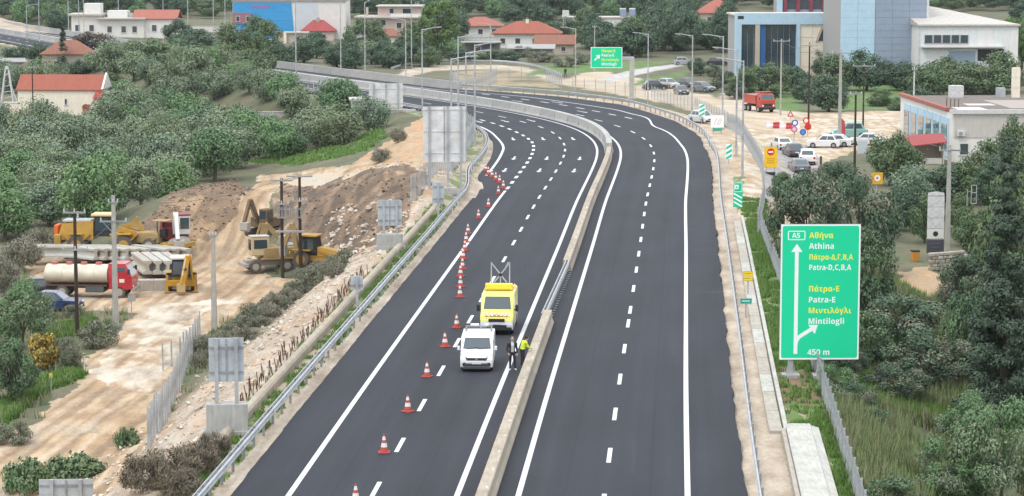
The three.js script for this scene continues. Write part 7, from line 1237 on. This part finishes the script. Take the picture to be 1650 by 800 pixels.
function hip(T, mat, x0, x1, z0, z1, y, rise, o = 0.5) { const zm = (z0 + z1) / 2, q = Math.min((x1 - x0) / 2 - 0.1, (z1 - z0) / 2); const A = [x0 - o, y, z1 + o], Bq = [x1 + o, y, z1 + o], Cq = [x1 + o, y, z0 - o], D = [x0 - o, y, z0 - o], R1 = [x0 + q, y + rise, zm], R2 = [x1 - q, y + rise, zm]; return part('roof', mat, T, b => { b.quad(A, Bq, R2, R1); b.quad(Cq, D, R1, R2); b.quad(Bq, Cq, R2, R2); b.quad(D, A, R1, R1); b.box(x1 - x0 + 2 * o, 0.16, z1 - z0 + 2 * o, (x0 + x1) / 2, y - 0.09, zm); }); }

{ // chapel
  const T = bld('chapel', 'cream walled chapel with a long red tiled roof among the olives', 96, 186, -0.06, 'chapel'), w = 6.75;
  block(T, 'wall', MB.cream, -w, w, -1, 4.35, -6.2, 0); gableEnds(T, MB.cream, -w, w, -6.2, 0, 4.35, 2.1); gable(T, MB.terracotta, -w, w, -6.2, 0, 4.35, 2.1, 0.25);
  part('parapet', MB.white, T, b => b.hull([[w, 4.3, 0.2], [w + 0.3, 4.3, 0.2], [w + 0.3, 4.3, -6.4], [w, 4.3, -6.4]], [[w, 6.75, -3.05], [w + 0.3, 6.75, -3.05], [w + 0.3, 6.75, -3.15], [w, 6.75, -3.15]]));
  block(T, 'apse', MB.cream, 5.9, 7.7, -1, 2.9, 0.0, 1.6); const ar = part('apse_roof', roofMat([0.42, 0.06, 0.06]), T, b => b.hull([[5.7, 2.88, 1.85], [7.95, 2.88, 1.85], [7.95, 2.88, -0.05], [5.7, 2.88, -0.05]], [[6.0, 4.1, 0.1], [6.9, 4.1, 0.1], [6.9, 4.1, -0.05], [6.0, 4.1, -0.05]])); void ar;
  const d = part('door', std([0.33, 0.17, 0.12], 0.8), T, b => b.box(1.1, 1.9, 0.1, 4.2, 0.4, 0.03)); part('arch', MB.terracotta, d, b => b.prism([[-0.6, 0], [0.6, 0], [0.4, 0.4], [0, 0.55], [-0.4, 0.4]], 0.25, xf(4.2, 1.4, 0.1)));
  win(T, -2, 1.7, 0.5, 1.1); win(T, 1, 1.7, 0.5, 1.1);
}
{
  const T = bld('bell_frame', 'white openwork bell frame standing left of the chapel', 12, 176, 0, 'bell frame'); part('frame', M.paint, T, b => { for (const x of [-0.9, 0.9]) b.bar([x * 1.3, 0, 0.6], [x * 0.25, 6.8, 0], 0.22); for (const x of [-0.9, 0.9]) b.bar([x * 1.3, 0, -0.6], [x * 0.25, 6.8, 0], 0.22); for (let i = 1; i < 7; i++) b.bar([-1.1 + i * 0.13, i * 0.95, 0.1], [1.1 - i * 0.13, i * 0.95 + 0.3, 0.1], 0.12); b.bar([0.2, 5, 0], [2.1, 0, 0.4], 0.16); b.box(0.5, 0.5, 0.5, 0, 6.9, 0); }); part('bell', M.rust, T, b => b.cyl(0.35, 0.15, 0.6, 0, 5.2, 0.1, 12));
  const W = bld('garden_wall', 'low cream wall with an arch joining the bell frame and chapel', 22, 184, 0, 'wall'); block(W, 'wall', MB.cream, -1.6, 1.9, -1, 1.9, -0.4, 0); block(W, 'coping', MB.white, -1.7, 2.0, 1.88, 2.05, -0.5, 0.1);
  const L = bld('garden_wall', 'low white wall with posts among the grove trees', 322, 190, 0.05, 'wall'); block(L, 'wall', MB.white, -2.6, 2.6, -0.6, 0.7, -0.25, 0); for (const x of [-0.6, 0.2]) block(L, 'pillar', M.paint, x, x + 0.28, 0.6, 1.7, -0.25, 0.03);
  const L2 = bld('garden_wall', 'long pale wall strip behind the grove near the motorway', 455, 190, 0.0, 'wall'); block(L2, 'wall', MB.slab, -3.4, 3.4, -0.6, 0.9, -0.3, 0); block(L2, 'coping', M.paint, -3.5, 3.5, 0.88, 1.0, -0.35, 0.05);
}
{
  const T = bld('ruined_house', 'small white outbuilding with dark openings beside the far white sign back', 606, 190, 0.1, 'building'); block(T, 'wall', MB.white, -3.2, 1.2, -0.5, 2.4, -4, 0); block(T, 'roof_slab', MB.slab, -3.5, 1.5, 2.38, 2.62, -4.3, 0.4);
  for (let i = 0; i < 3; i++) win(T, -2.5 + i * 1.1, 0.9, 0.7, 0.9); block(T, 'low_wall', M.paint, 1.4, 5.2, -0.5, 1.2, -0.3, 0.4); block(T, 'step_wall', MB.slab, -1.0, 3.0, -0.6, 0.5, 0.8, 1.4);
}
{
  const T = bld('farmhouse', 'brown red tiled house half hidden around the cypress', 108, 116, 0.1, 'house'); block(T, 'wall', MB.beige, -4.5, 4.5, -1, 3.4, -6, 0); hip(T, MB.brownTile, -4.5, 4.5, -6, 0, 3.4, 2.4); win(T, -2, 1, 1, 1.2); win(T, 2, 1, 1, 1.2);
  const S = bld('farm_shed', 'low grey metal roofed shed at the left edge', 10, 118, 0.05, 'shed'); block(S, 'wall', MB.grey, -6, 4.5, -0.5, 2.2, -5, 0); part('roof', MB.metalRoof, S, b => b.hull([[-6.3, 2.2, 0.4], [4.8, 2.2, 0.4], [4.8, 2.7, -5.3], [-6.3, 2.7, -5.3]], [[-6.3, 2.35, 0.4], [4.8, 2.35, 0.4], [4.8, 2.85, -5.3], [-6.3, 2.85, -5.3]])); win(S, 0, 0.8, 1.2, 0.9);
}
{ // white flat roofed house with a pink wing
  const T = bld('flat_roofed_house', 'white flat roofed house with a pink tiled wing', 196, 60, 0.0, 'house');
  block(T, 'wall', MB.white, -12.5, -5.4, -1, 5.5, -8, 0); block(T, 'roof_slab', MB.slab, -13.2, -4.8, 5.5, 5.9, -8.6, 0.9); block(T, 'stair_tower', MB.white, -9.5, -5.5, 5.85, 8.4, -6, -1.5);
  block(T, 'middle_wing', MB.white, -5.4, 5.5, -1, 4.6, -8, 0.3); block(T, 'balcony_slab', MB.slab, -6, 6.0, 4.58, 4.9, -8.4, 1.4); block(T, 'upper_room', MB.white, -4, 1.0, 4.88, 6.6, -7, -3);
  block(T, 'side_wing', MB.white, 4.9, 13.2, -1, 4.6, -9, -0.4); gable(T, MB.coral, 3.0, 13.4, -9, -0.4, 4.9, 1.9, 0.5);
  for (const [x, y] of [[-11, 1.5], [-7.5, 1.5], [-3, 1.2], [0.5, 1.2], [3.2, 1.2], [8, 1.5], [11, 1.5]]) win(T, x, y, 1.3, 1.7, x > 4.9 ? -0.4 : x > -5.4 ? 0.3 : 0); block(T, 'solar_heater', M.galv, 1.5, 3.5, 5.0, 6.0, -4, -3);
}
{ // blue hall
  const T = bld('blue_hall', 'large hall with a bright blue front and white side bay', 466, 64, 0.02, 'building'), H = 9.6;
  block(T, 'wall', MB.white, -14, 14, -1, H, -26, 0); for (let i = 0; i < 8; i++) block(T, 'cladding_panel', MB.sky, -13.9, 1.2 - i * 0.08, 0.4 + i * 1.12, 0.4 + i * 1.12 + 1.1, 0.0, 0.12);
  for (let i = 0; i < 8; i++) block(T, 'white_panel', MB.paleWhite || wallMat([0.60, 0.66, 0.72]), 1.6 + i * 0.7, 1.6 + i * 0.7 + 0.68, 0.4, 9.3, 0.0, 0.08);
  part('roof', MB.metalRoof, T, b => b.hull([[-14.2, H, 0.3], [14.2, H, 0.3], [14.2, H, -26.2], [-14.2, H, -26.2]], [[-14.2, H + 0.5, 0.3], [14.2, H + 1.2, 0.3], [14.2, H + 2.4, -26.2], [-14.2, H + 2.0, -26.2]]));
  block(T, 'office_bay', wallMat([0.34, 0.17, 0.2]), -14.0, -9.2, 4.0, 6.8, 0.1, 0.35); win(T, -12.7, 4.6, 1.0, 1.4, 0.36); win(T, -10.2, 4.6, 1.0, 1.4, 0.36); win(T, -10.3, 1.2, 1.1, 1.3, 0.14, MB.deepBlue); win(T, -13, 1.4, 1.1, 1.3, 0.14); block(T, 'dark_gate', M.black, -7.2, -5.1, 1.6, 4.2, 0.1, 0.3);
  const t = printTexture(512, 80, (g, W, h) => { g.fillStyle = '#2f8fce'; g.fillRect(0, 0, W, h); g.fillStyle = '#c23247'; g.font = 'bold 72px sans-serif'; g.textBaseline = 'middle'; g.fillText('ΙΜΜΟΤΤΕΑ', 6, h / 2, W - 12); }); facePanel('lettering', 6.2, 0.95, t, T, -6.4, 8.2, 0.14);
  const c = bld('shipping_container', 'orange container at the left corner of the blue hall', 376, 58, 0.05, 'container'); block(c, 'shell', std([0.62, 0.22, 0.03], 0.6), -1.6, 1.6, 0, 2.5, -2.4, 0); for (let i = 0; i < 7; i++) block(c, 'rib', std([0.55, 0.19, 0.03], 0.6), -1.5 + i * 0.46, -1.38 + i * 0.46, 0.1, 2.4, 0, 0.05);
  const wv = bld('boundary_wall', 'long white boundary wall left of the blue hall', 335, 52, 0, 'wall'); block(wv, 'wall', MB.white, -8, 8, -0.5, 1.6, -0.3, 0); block(wv, 'coping', MB.slab, -8.1, 8.1, 1.58, 1.75, -0.36, 0.06);
  const gv = bld('green_kiosk', 'small bright green roofed kiosk above the grove', 331, 84, 0.1, 'kiosk'); block(gv, 'body', MB.beige, -2.3, 2.3, -0.3, 1.5, -2, 0); part('roof', std([0.05, 0.42, 0.22], 0.5), gv, b => b.rbox(5.2, 0.8, 2.6, 0.2, 0, 1.7, -1));
  const hh = bld('small_house', 'small red roofed house before the white bay of the blue hall', 512, 66, 0, 'house'); block(hh, 'wall', MB.pink, -3.8, 3.8, -1, 2.6, -5, 0); hip(hh, roofMat([0.42, 0.09, 0.09]), -3.8, 3.8, -5, 0, 2.6, 2.6); block(hh, 'chimney', MB.grey, -0.5, 0.3, 4.6, 5.8, -2.6, -1.9); win(hh, -1.5, 0.6, 1, 1.2); win(hh, 1.5, 0.6, 1, 1.2);
  const bw = bld('low_annex', 'low beige annex below the blue hall', 465, 70, 0, 'building'); block(bw, 'wall', MB.beige, -3.4, 4.5, -0.8, 2.6, -3, 0); block(bw, 'roof_slab', MB.slab, -3.7, 4.8, 2.58, 2.85, -3.4, 0.5); block(bw, 'column', MB.cream, -1.2, -0.5, -0.8, 2.58, 0.3, 0.7); win(bw, 2, 0.6, 1.3, 1.2);
}
{ // apartment house
  const T = bld('apartment_house', 'pale pink apartment house with a roof terrace left of the bright green tree', 627, 62, -0.04, 'building');
  block(T, 'wall', MB.pink, -8, 8, -1, 5.2, -11, 0); block(T, 'terrace_slab', MB.slab, -8.8, 8.2, 5.2, 5.6, -11.5, 1.0); block(T, 'upper_floor', MB.pink, -3.0, 8, 5.58, 8.0, -10, -1.5); block(T, 'roof_slab', MB.slab, -3.4, 8.3, 8.0, 8.3, -10.4, -0.6); block(T, 'terrace_wall', MB.white, 0.4, 7.9, 5.58, 6.3, 0.4, 0.6);
  for (const [x, y] of [[-5.5, 2.6], [-1.5, 3.3], [2.5, 2.6], [6, 2.6], [6, 0.2]]) win(T, x, y, 1.4, 1.5); win(T, 4.5, 6.2, 2.6, 1.4, -1.5); win(T, 0.5, 6.2, 1.2, 1.4, -1.5); block(T, 'chimney', MB.beige, -6.2, -5.6, 5.58, 7.8, -4, -3.4);
  const P = bld('garden_house', 'brown tiled porch roof in front of the pink apartment house', 622, 68, 0, 'house'); block(P, 'wall', MB.white, -3.5, 3.5, -0.8, 1.6, -4, 0); hip(P, MB.brownTile, -3.5, 3.5, -4, 0, 1.6, 1.8); win(P, 0, 0.2, 1.2, 1);
  const L = bld('terrace_house', 'low white house left of the pink apartment house', 570, 62, 0, 'house'); block(L, 'wall', MB.white, -6.5, 2.5, -0.8, 3.0, -5, 0); block(L, 'roof_slab', MB.slab, -6.8, 2.8, 2.98, 3.25, -5.3, 0.6); for (const x of [-5, -2, 0.8]) win(L, x, 0.9, 1.3, 1.2);
  const W = bld('white_block', 'small white block on the slope above the pink apartment house', 672, 18, 0, 'building'); block(W, 'wall', MB.white, -3.2, 3.2, -1, 5.5, -5, 0); block(W, 'roof_slab', MB.slab, -3.4, 3.4, 5.5, 5.8, -5.2, 0.2); win(W, -1.4, 2, 1.2, 1.4); win(W, 1.4, 2, 1.2, 1.4);
}
{ // houses right of the bright green tree
  const A = bld('red_roofed_house', 'house with a shallow red hipped roof right of the bright green tree', 774, 60, 0.02, 'house'); block(A, 'wall', MB.white, -5.4, 5.4, -1, 3.0, -8, 0); hip(A, MB.coral, -5.4, 5.4, -8, 0, 3.0, 2.1, 0.8); for (const x of [-3.5, 0, 3.5]) win(A, x, 0.8, 1.3, 1.4); block(A, 'chimney', MB.white, -5.0, -4.5, 3.4, 5.0, -3, -2.5);
  const F = bld('white_wall', 'white balustrade wall below the shallow red roofed house', 770, 68, 0, 'wall'); block(F, 'wall', M.paint, -4.6, 4.6, -0.5, 1.1, -0.25, 0); for (let i = 0; i < 11; i++) block(F, 'baluster', MB.slab, -4.5 + i * 0.88, -4.3 + i * 0.88, 1.1, 1.6, -0.2, -0.05); block(F, 'rail', M.paint, -4.6, 4.6, 1.6, 1.75, -0.25, 0);
  const G = bld('carport', 'dark low carport below the white balustrade', 775, 82, 0, 'shed'); block(G, 'back_wall', MB.grey, -4.4, 4.4, -0.5, 1.9, -4, -3.7); block(G, 'roof', MB.metalRoof, -4.7, 4.7, 1.9, 2.1, -4.3, 0.3); for (const x of [-4.4, 0, 4.4]) block(G, 'column', M.galvDull, x - 0.1, x + 0.1, -0.5, 1.9, -0.2, 0);
  const H = bld('red_roofed_house', 'large white house with a broad orange red hipped roof', 848, 78, -0.05, 'house'); block(H, 'wall', MB.white, -7.6, 7.6, -1, 3.6, -10, 0); hip(H, MB.terracotta, -7.6, 7.6, -10, 0, 3.6, 2.7, 0.7); for (const x of [-5.5, -2, 2, 5.5]) win(H, x, 1.1, 1.3, 1.4); block(H, 'chimney', MB.cream, -0.3, 0.4, 4.9, 6.7, -4.5, -3.9);
  const S = bld('beige_house', 'beige gabled house in front of the broad red hipped roof', 892, 88, -0.1, 'house'); block(S, 'wall', MB.beige, -4.0, 4.4, -0.8, 2.7, -6, 0); gableEnds(S, MB.beige, -4.0, 4.4, -6, 0, 2.7, 1.7); gable(S, MB.brownTile, -4.0, 4.4, -6, 0, 2.7, 1.7, 0.5); win(S, -1.5, 0.8, 1.1, 1.1); win(S, 2.2, 0.8, 1.1, 1.1);
  const K = bld('tin_shed', 'grey tin roofed shed before the broad red hipped roof', 858, 92, -0.05, 'shed'); block(K, 'wall', MB.grey, -5, 4.5, -0.5, 1.9, -4, -0.4); part('roof', MB.metalRoof, K, b => b.hull([[-5.4, 1.85, 0.6], [4.9, 1.85, 0.6], [4.9, 2.6, -4.4], [-5.4, 2.6, -4.4]], [[-5.4, 1.97, 0.6], [4.9, 1.97, 0.6], [4.9, 2.72, -4.4], [-5.4, 2.72, -4.4]])); for (const x of [-5, -1.5, 2, 4.4]) block(K, 'column', M.galvDull, x - 0.08, x + 0.08, -0.5, 1.85, 0.3, 0.45);
  const Z = bld('solar_roof_house', 'white flat house with two tilted solar water heaters', 965, 58, 0, 'house'); block(Z, 'wall', MB.white, -9, 9, -1, 4.6, -8, 0); block(Z, 'roof_slab', MB.slab, -9.3, 9.3, 4.6, 4.95, -8.3, 0.3); for (const x of [6.2, 8.6]) { const p = part('solar_panel', std([0.12, 0.15, 0.22], 0.2), Z, b => b.box(1.6, 0.1, 2.2, x, 5.9, -1.2, 0.9)); part('water_tank', M.galv, p, b => b.cyl(0.32, 0.32, 1.6, x, 6.8, -2.1, 12, 0, 0, Math.PI / 2)); } for (const x of [-6, -2, 2, 6]) win(Z, x, 1.5, 1.4, 1.6); block(Z, 'parapet', M.paint, -9.3, -7.6, 4.9, 6.6, -2, -0.5);
  const Y = bld('hill_house', 'house with a large brown red roof on the slope near the top edge', 1158, 40, 0, 'house'); block(Y, 'wall', MB.pink, -5.2, 5.2, -1, 3.4, -9, 0); hip(Y, MB.coral, -5.2, 5.2, -9, 0, 3.4, 3.6, 0.6); win(Y, -2.5, 1, 1.3, 1.4); win(Y, 2.5, 1, 1.3, 1.4);
}
{ // glass building
  const T = bld('glass_building', 'blue framed glass fronted building with a cream end panel', 1266, 122, 0.03, 'building'), H = 11.8;
  block(T, 'core', MB.grey, -9.0, 9.6, -1, H - 0.6, -16, -0.6);
  block(T, 'frame_beam', MB.paleBlue, -9.6, 8.4, H - 2.1, H, -0.6, 0.5); block(T, 'frame_column', MB.paleBlue, -9.6, -8.4, -1, H - 2.1, -0.6, 0.5); block(T, 'frame_column', MB.paleBlue, 1.9, 2.6, -1, H - 2.1, -0.6, 0.5); block(T, 'roof', MB.slab, -9.4, 9.5, H - 0.6, H - 0.3, -16, -0.6);
  for (let i = 0; i < 9; i++) for (let j = 0; j < 4; j++) { const x0 = -8.3 + i * 1.13; block(T, 'glass_pane', M.glass, x0, x0 + 1.08, -0.8 + j * 2.6, 1.74 + j * 2.6, -0.45, -0.38); }
  for (let i = 1; i < 9; i++) block(T, 'mullion', M.galvDull, -8.33 + i * 1.13, -8.27 + i * 1.13, -1, H - 2.1, -0.5, -0.3);
  block(T, 'blue_pier', wallMat([0.03, 0.13, 0.36]), -4.9, -3.9, -1, H - 2.1, -0.4, 0.15); block(T, 'stone_pier', MB.beige, -5.8, -4.95, -1, H - 2.1, -0.4, 0.45);
  for (let i = 0; i < 3; i++) for (let j = 0; j < 4; j++) block(T, 'cream_panel', MB.cream, 2.65 + i * 2.3, 2.65 + i * 2.3 + 2.27, -1 + j * 2.75, 1.7 + j * 2.75, -0.5, 0.2);
  const w = part('slanted_window', M.glass, T, b => b.prism([[6.0, 6.6], [9.1, 6.6], [9.1, 9.6], [7.2, 9.6]], 0.1, xf(0, 0, 0.25))); part('round_clock', MB.paleBlue, w, b => b.add(new THREE.TorusGeometry(0.62, 0.09, 8, 24), xf(8.2, 7.6, 0.34))); part('reveal', MB.beige, w, b => b.prism([[5.5, 6.5], [5.95, 6.5], [7.15, 9.7], [6.7, 9.7]], 0.3, xf(0, 0, 0.3)));
  part('sign_plate', M.black, T, b => b.box(1.1, 0.55, 0.06, -8.6, H - 0.8, 0.53));
  const R = bld('office_block', 'taller wine red and dark glass office block behind the glass building', 1308, 92, 0.03, 'building'), OH = 24; block(R, 'core', MB.grey, -6.5, 6.8, -1, OH, -14, -0.4); for (let i = 0; i < 5; i++) block(R, 'wine_column', MB.wine, -6.3 + i * 2.8, -5.5 + i * 2.8, 0, OH, -0.4, 0.4); for (let i = 0; i < 4; i++) for (let j = 0; j < 7; j++) block(R, 'glass_pane', M.glass, -5.4 + i * 2.8, -3.6 + i * 2.8, 0.5 + j * 3.3, 3.2 + j * 3.3, -0.35, -0.25); for (let j = 0; j < 7; j++) block(R, 'floor_band', MB.hall, -6.5, 6.8, 3.25 + j * 3.3, 3.75 + j * 3.3, -0.38, 0.0); block(R, 'corner_pier', MB.paleBlue, -7.6, -6.5, -1, OH, -1, 0.4); block(R, 'corner_pier', MB.hall, 6.8, 8.2, -1, OH, -1, 0.4);
}
{ // grey hall
  const T = bld('clad_hall', 'tall grey blue clad hall reaching above the picture edge', 1424, 136, 0.0, 'building'), H = 19;
  block(T, 'core', MB.grey, -7.6, 7.4, -1, H, -25, -0.2); for (let j = 0; j < 17; j++) { for (let i = 0; i < 2; i++) block(T, 'blue_panel', MB.paleBlue, -7.7 + i * 3.02, -4.71 + i * 3.02, -1 + j * 1.17, 0.15 + j * 1.17, -0.2, 0.05); for (let i = 0; i < 3; i++) block(T, 'grey_panel', MB.hall, -1.62 + i * 2.98, 1.33 + i * 2.98, -1 + j * 1.17, 0.14 + j * 1.17, -0.2, 0.12); } block(T, 'corner_trim', M.paint, 7.32, 7.75, -1, H, -0.3, 0.2); block(T, 'roof', MB.slab, -7.8, 7.8, H, H + 0.3, -25, 0.1);
}
{ // warehouse
  const T = bld('warehouse', 'white metal warehouse with a row of five dark windows', 1560, 140, 0.02, 'building'), H = 10.6, x0 = -8.6, x1 = 8.6;
  for (let i = 0; i < 12; i++) block(T, 'wall_panel', wallMat([0.74 + 0.03 * (i % 3), 0.78 + 0.02 * (i % 2), 0.80]), x0 + i * 1.434, x0 + i * 1.434 + 1.42, -1, H, -0.3, 0); block(T, 'core', MB.white, x0, x1, -1, H - 0.1, -34, -0.3);
  part('roof', std([0.60, 0.58, 0.55], 0.6, { map: streak }), T, b => { b.hull([[x0 - 0.3, H, 0.4], [x1 + 0.3, H, 0.4], [x1 + 0.3, H, -34.3], [x0 - 0.3, H, -34.3]], [[x0 - 0.3, H + 0.3, 0.4], [x1 + 0.3, H + 0.3, 0.4], [x1 + 0.3, H + 0.6, -34.3], [x0 - 0.3, H + 4.2, -34.3]]); });
  for (let i = 0; i < 5; i++) win(T, -7.0 + i * 1.55, 7.6, 1.4, 1.5, 0.02, M.galvDull); block(T, 'canopy', MB.slab, -8.2, 6.0, 6.9, 7.1, 0, 1.2); block(T, 'blue_door', wallMat([0.33, 0.42, 0.52]), -3.4, 1.2, 3.8, 6.3, 0, 0.08); block(T, 'blue_door', wallMat([0.33, 0.40, 0.50]), -8.0, -3.9, -1, 3.2, 0, 0.08); block(T, 'dark_opening', M.black, 1.6, 6.2, 4.6, 6.6, 0, 0.06); block(T, 'downpipe', M.paint, -8.75, -8.55, -1, H, 0, 0.15);
}
{ // low building at the right edge
  const T = bld('low_workshop', 'low white workshop with a cluttered flat roof at the right edge', 1535, 262, 0.04, 'building'), H = 5.6;
  block(T, 'wall', MB.white, 0, 17, -1, H, -30, 0); block(T, 'parapet', M.paint, -0.4, 17.3, H, H + 0.45, -0.2, 0.35); block(T, 'flat_roof', std([0.20, 0.17, 0.15], 0.95, { map: mottle }), 0, 17, H, H + 0.15, -30, -0.2); block(T, 'upper_panel', MB.slab, 0.15, 8.2, 2.9, 5.4, 0, 0.08); block(T, 'pier', MB.grey, 8.2, 8.6, -1, H, 0, 0.2);
  win(T, 1.3, 0.9, 1.1, 1.4); win(T, 6.4, 0.6, 1.4, 1.8); block(T, 'roof_edge_tiles', MB.coral, -0.3, 0.3, H + 0.14, H + 0.5, -30, -3);
  block(T, 'patch', std([0.55, 0.54, 0.52], 0.9), 1.5, 4.8, H + 0.15, H + 0.2, -8, -3); block(T, 'patch', std([0.5, 0.49, 0.47], 0.9), 4.2, 7.5, H + 0.15, H + 0.2, -14, -11); block(T, 'patch', std([0.34, 0.3, 0.27], 0.9), 8, 13, H + 0.15, H + 0.2, -20, -6);
  for (let i = 0; i < 4; i++) part('rebar_stub', M.rust, T, b => b.cyl(0.05, 0.05, 1.1, 1.2 + i * 0.35, H + 0.6, -9 + i * 0.5, 6)); block(T, 'roof_unit', M.paint, 5.3, 6.9, H + 0.15, H + 1.6, -27, -25.5); block(T, 'roof_unit', M.galv, 11.2, 12.2, H + 0.15, H + 1.3, -27, -26); for (let i = 0; i < 3; i++) block(T, 'chimney_block', MB.cream, 12.9, 13.8, H + 0.1 + i * 1.25, H + 1.32 + i * 1.25, -26, -25.2);
  const ac = part('air_conditioner', M.paint, T, b => b.rbox(0.9, 0.65, 0.35, 0.04, 0.9, 3.4, 0.25)); part('fan', M.galvDull, ac, b => b.cyl(0.22, 0.22, 0.04, 0.8, 3.4, 0.44, 14, Math.PI / 2));
  for (let i = 0; i < 6; i++) { const z = -2 - i * 4.3; block(T, 'side_panel', MB.paleBlue, -0.12, 0.0, 0.5, H - 0.6, z - 3.9, z); block(T, 'side_glass', M.glass, -0.18, -0.12, 1.2, H - 1.4, z - 3.4, z - 0.6); }
  const W = bld('glazed_wing', 'white framed glazed wing left of the cluttered roof workshop', 1502, 226, 0.04, 'building'); block(W, 'wall', MB.white, -2.0, 2.4, -1, 4.7, -4, 0); block(W, 'roof_slab', M.paint, -2.4, 2.6, 4.7, 4.95, -4.3, 0.4); win(W, -0.8, 2.0, 1.7, 2.2); const d = part('blue_shutter', MB.deepBlue, W, b => b.box(0.7, 2.6, 0.08, 1.6, 1.2, 0.04)); part('handle', M.galvDull, d, b => b.box(0.05, 0.3, 0.05, 1.35, 1.2, 0.1));
  const A = bld('awning_stall', 'dark open stall under a red awning beside the concrete pole', 1493, 264, 0.0, 'stall'); block(A, 'back_wall', MB.beige, -1.9, 1.9, -0.3, 2.2, -2.6, -2.4); block(A, 'side_wall', MB.beige, -2.0, -1.85, -0.3, 2.2, -2.6, 0); block(A, 'side_wall', MB.beige, 1.85, 2.0, -0.3, 2.4, -2.6, 0); part('awning', std([0.30, 0.06, 0.06], 0.8), A, b => b.hull([[-2.2, 2.0, 0.6], [2.2, 2.5, 0.6], [2.2, 3.2, -2.7], [-2.2, 2.9, -2.7]], [[-2.2, 2.12, 0.6], [2.2, 2.62, 0.6], [2.2, 3.35, -2.7], [-2.2, 3.05, -2.7]])); block(A, 'counter', MB.slab, -1.8, 1.8, -0.3, 0.7, -0.5, -0.1); for (const x of [-1.2, 0.2]) part('lamp', M.lampWhite, A, b => b.add(new THREE.SphereGeometry(0.07, 8, 6), xf(x, 1.7, -0.4)));
}
// side road rail above the dry slope
{
  const T = thing('side_road_rail', 'curved steel rail of the side road above the dry grass slope', 'guardrail'), P = [[630, 116], [650, 110], [690, 105], [740, 103], [790, 103], [840, 107], [880, 116], [905, 127]].map(p => new THREE.Vector3(...at(...p).pos));
  const c = new THREE.CatmullRomCurve3(P), n = Math.round(c.getLength() / 4); const pts = c.getSpacedPoints(n);
  for (let i = 0; i < n; i++) { part('rail', M.galv, T, b => b.bar([pts[i].x, pts[i].y + 0.7, pts[i].z], [pts[i + 1].x, pts[i + 1].y + 0.7, pts[i + 1].z], 0.08, 0.36)); part('post', M.galvDull, T, b => b.box(0.12, 1.1, 0.12, pts[i].x, pts[i].y + 0.35, pts[i].z - 0.1)); }
}
renderer.render(scene, camera);
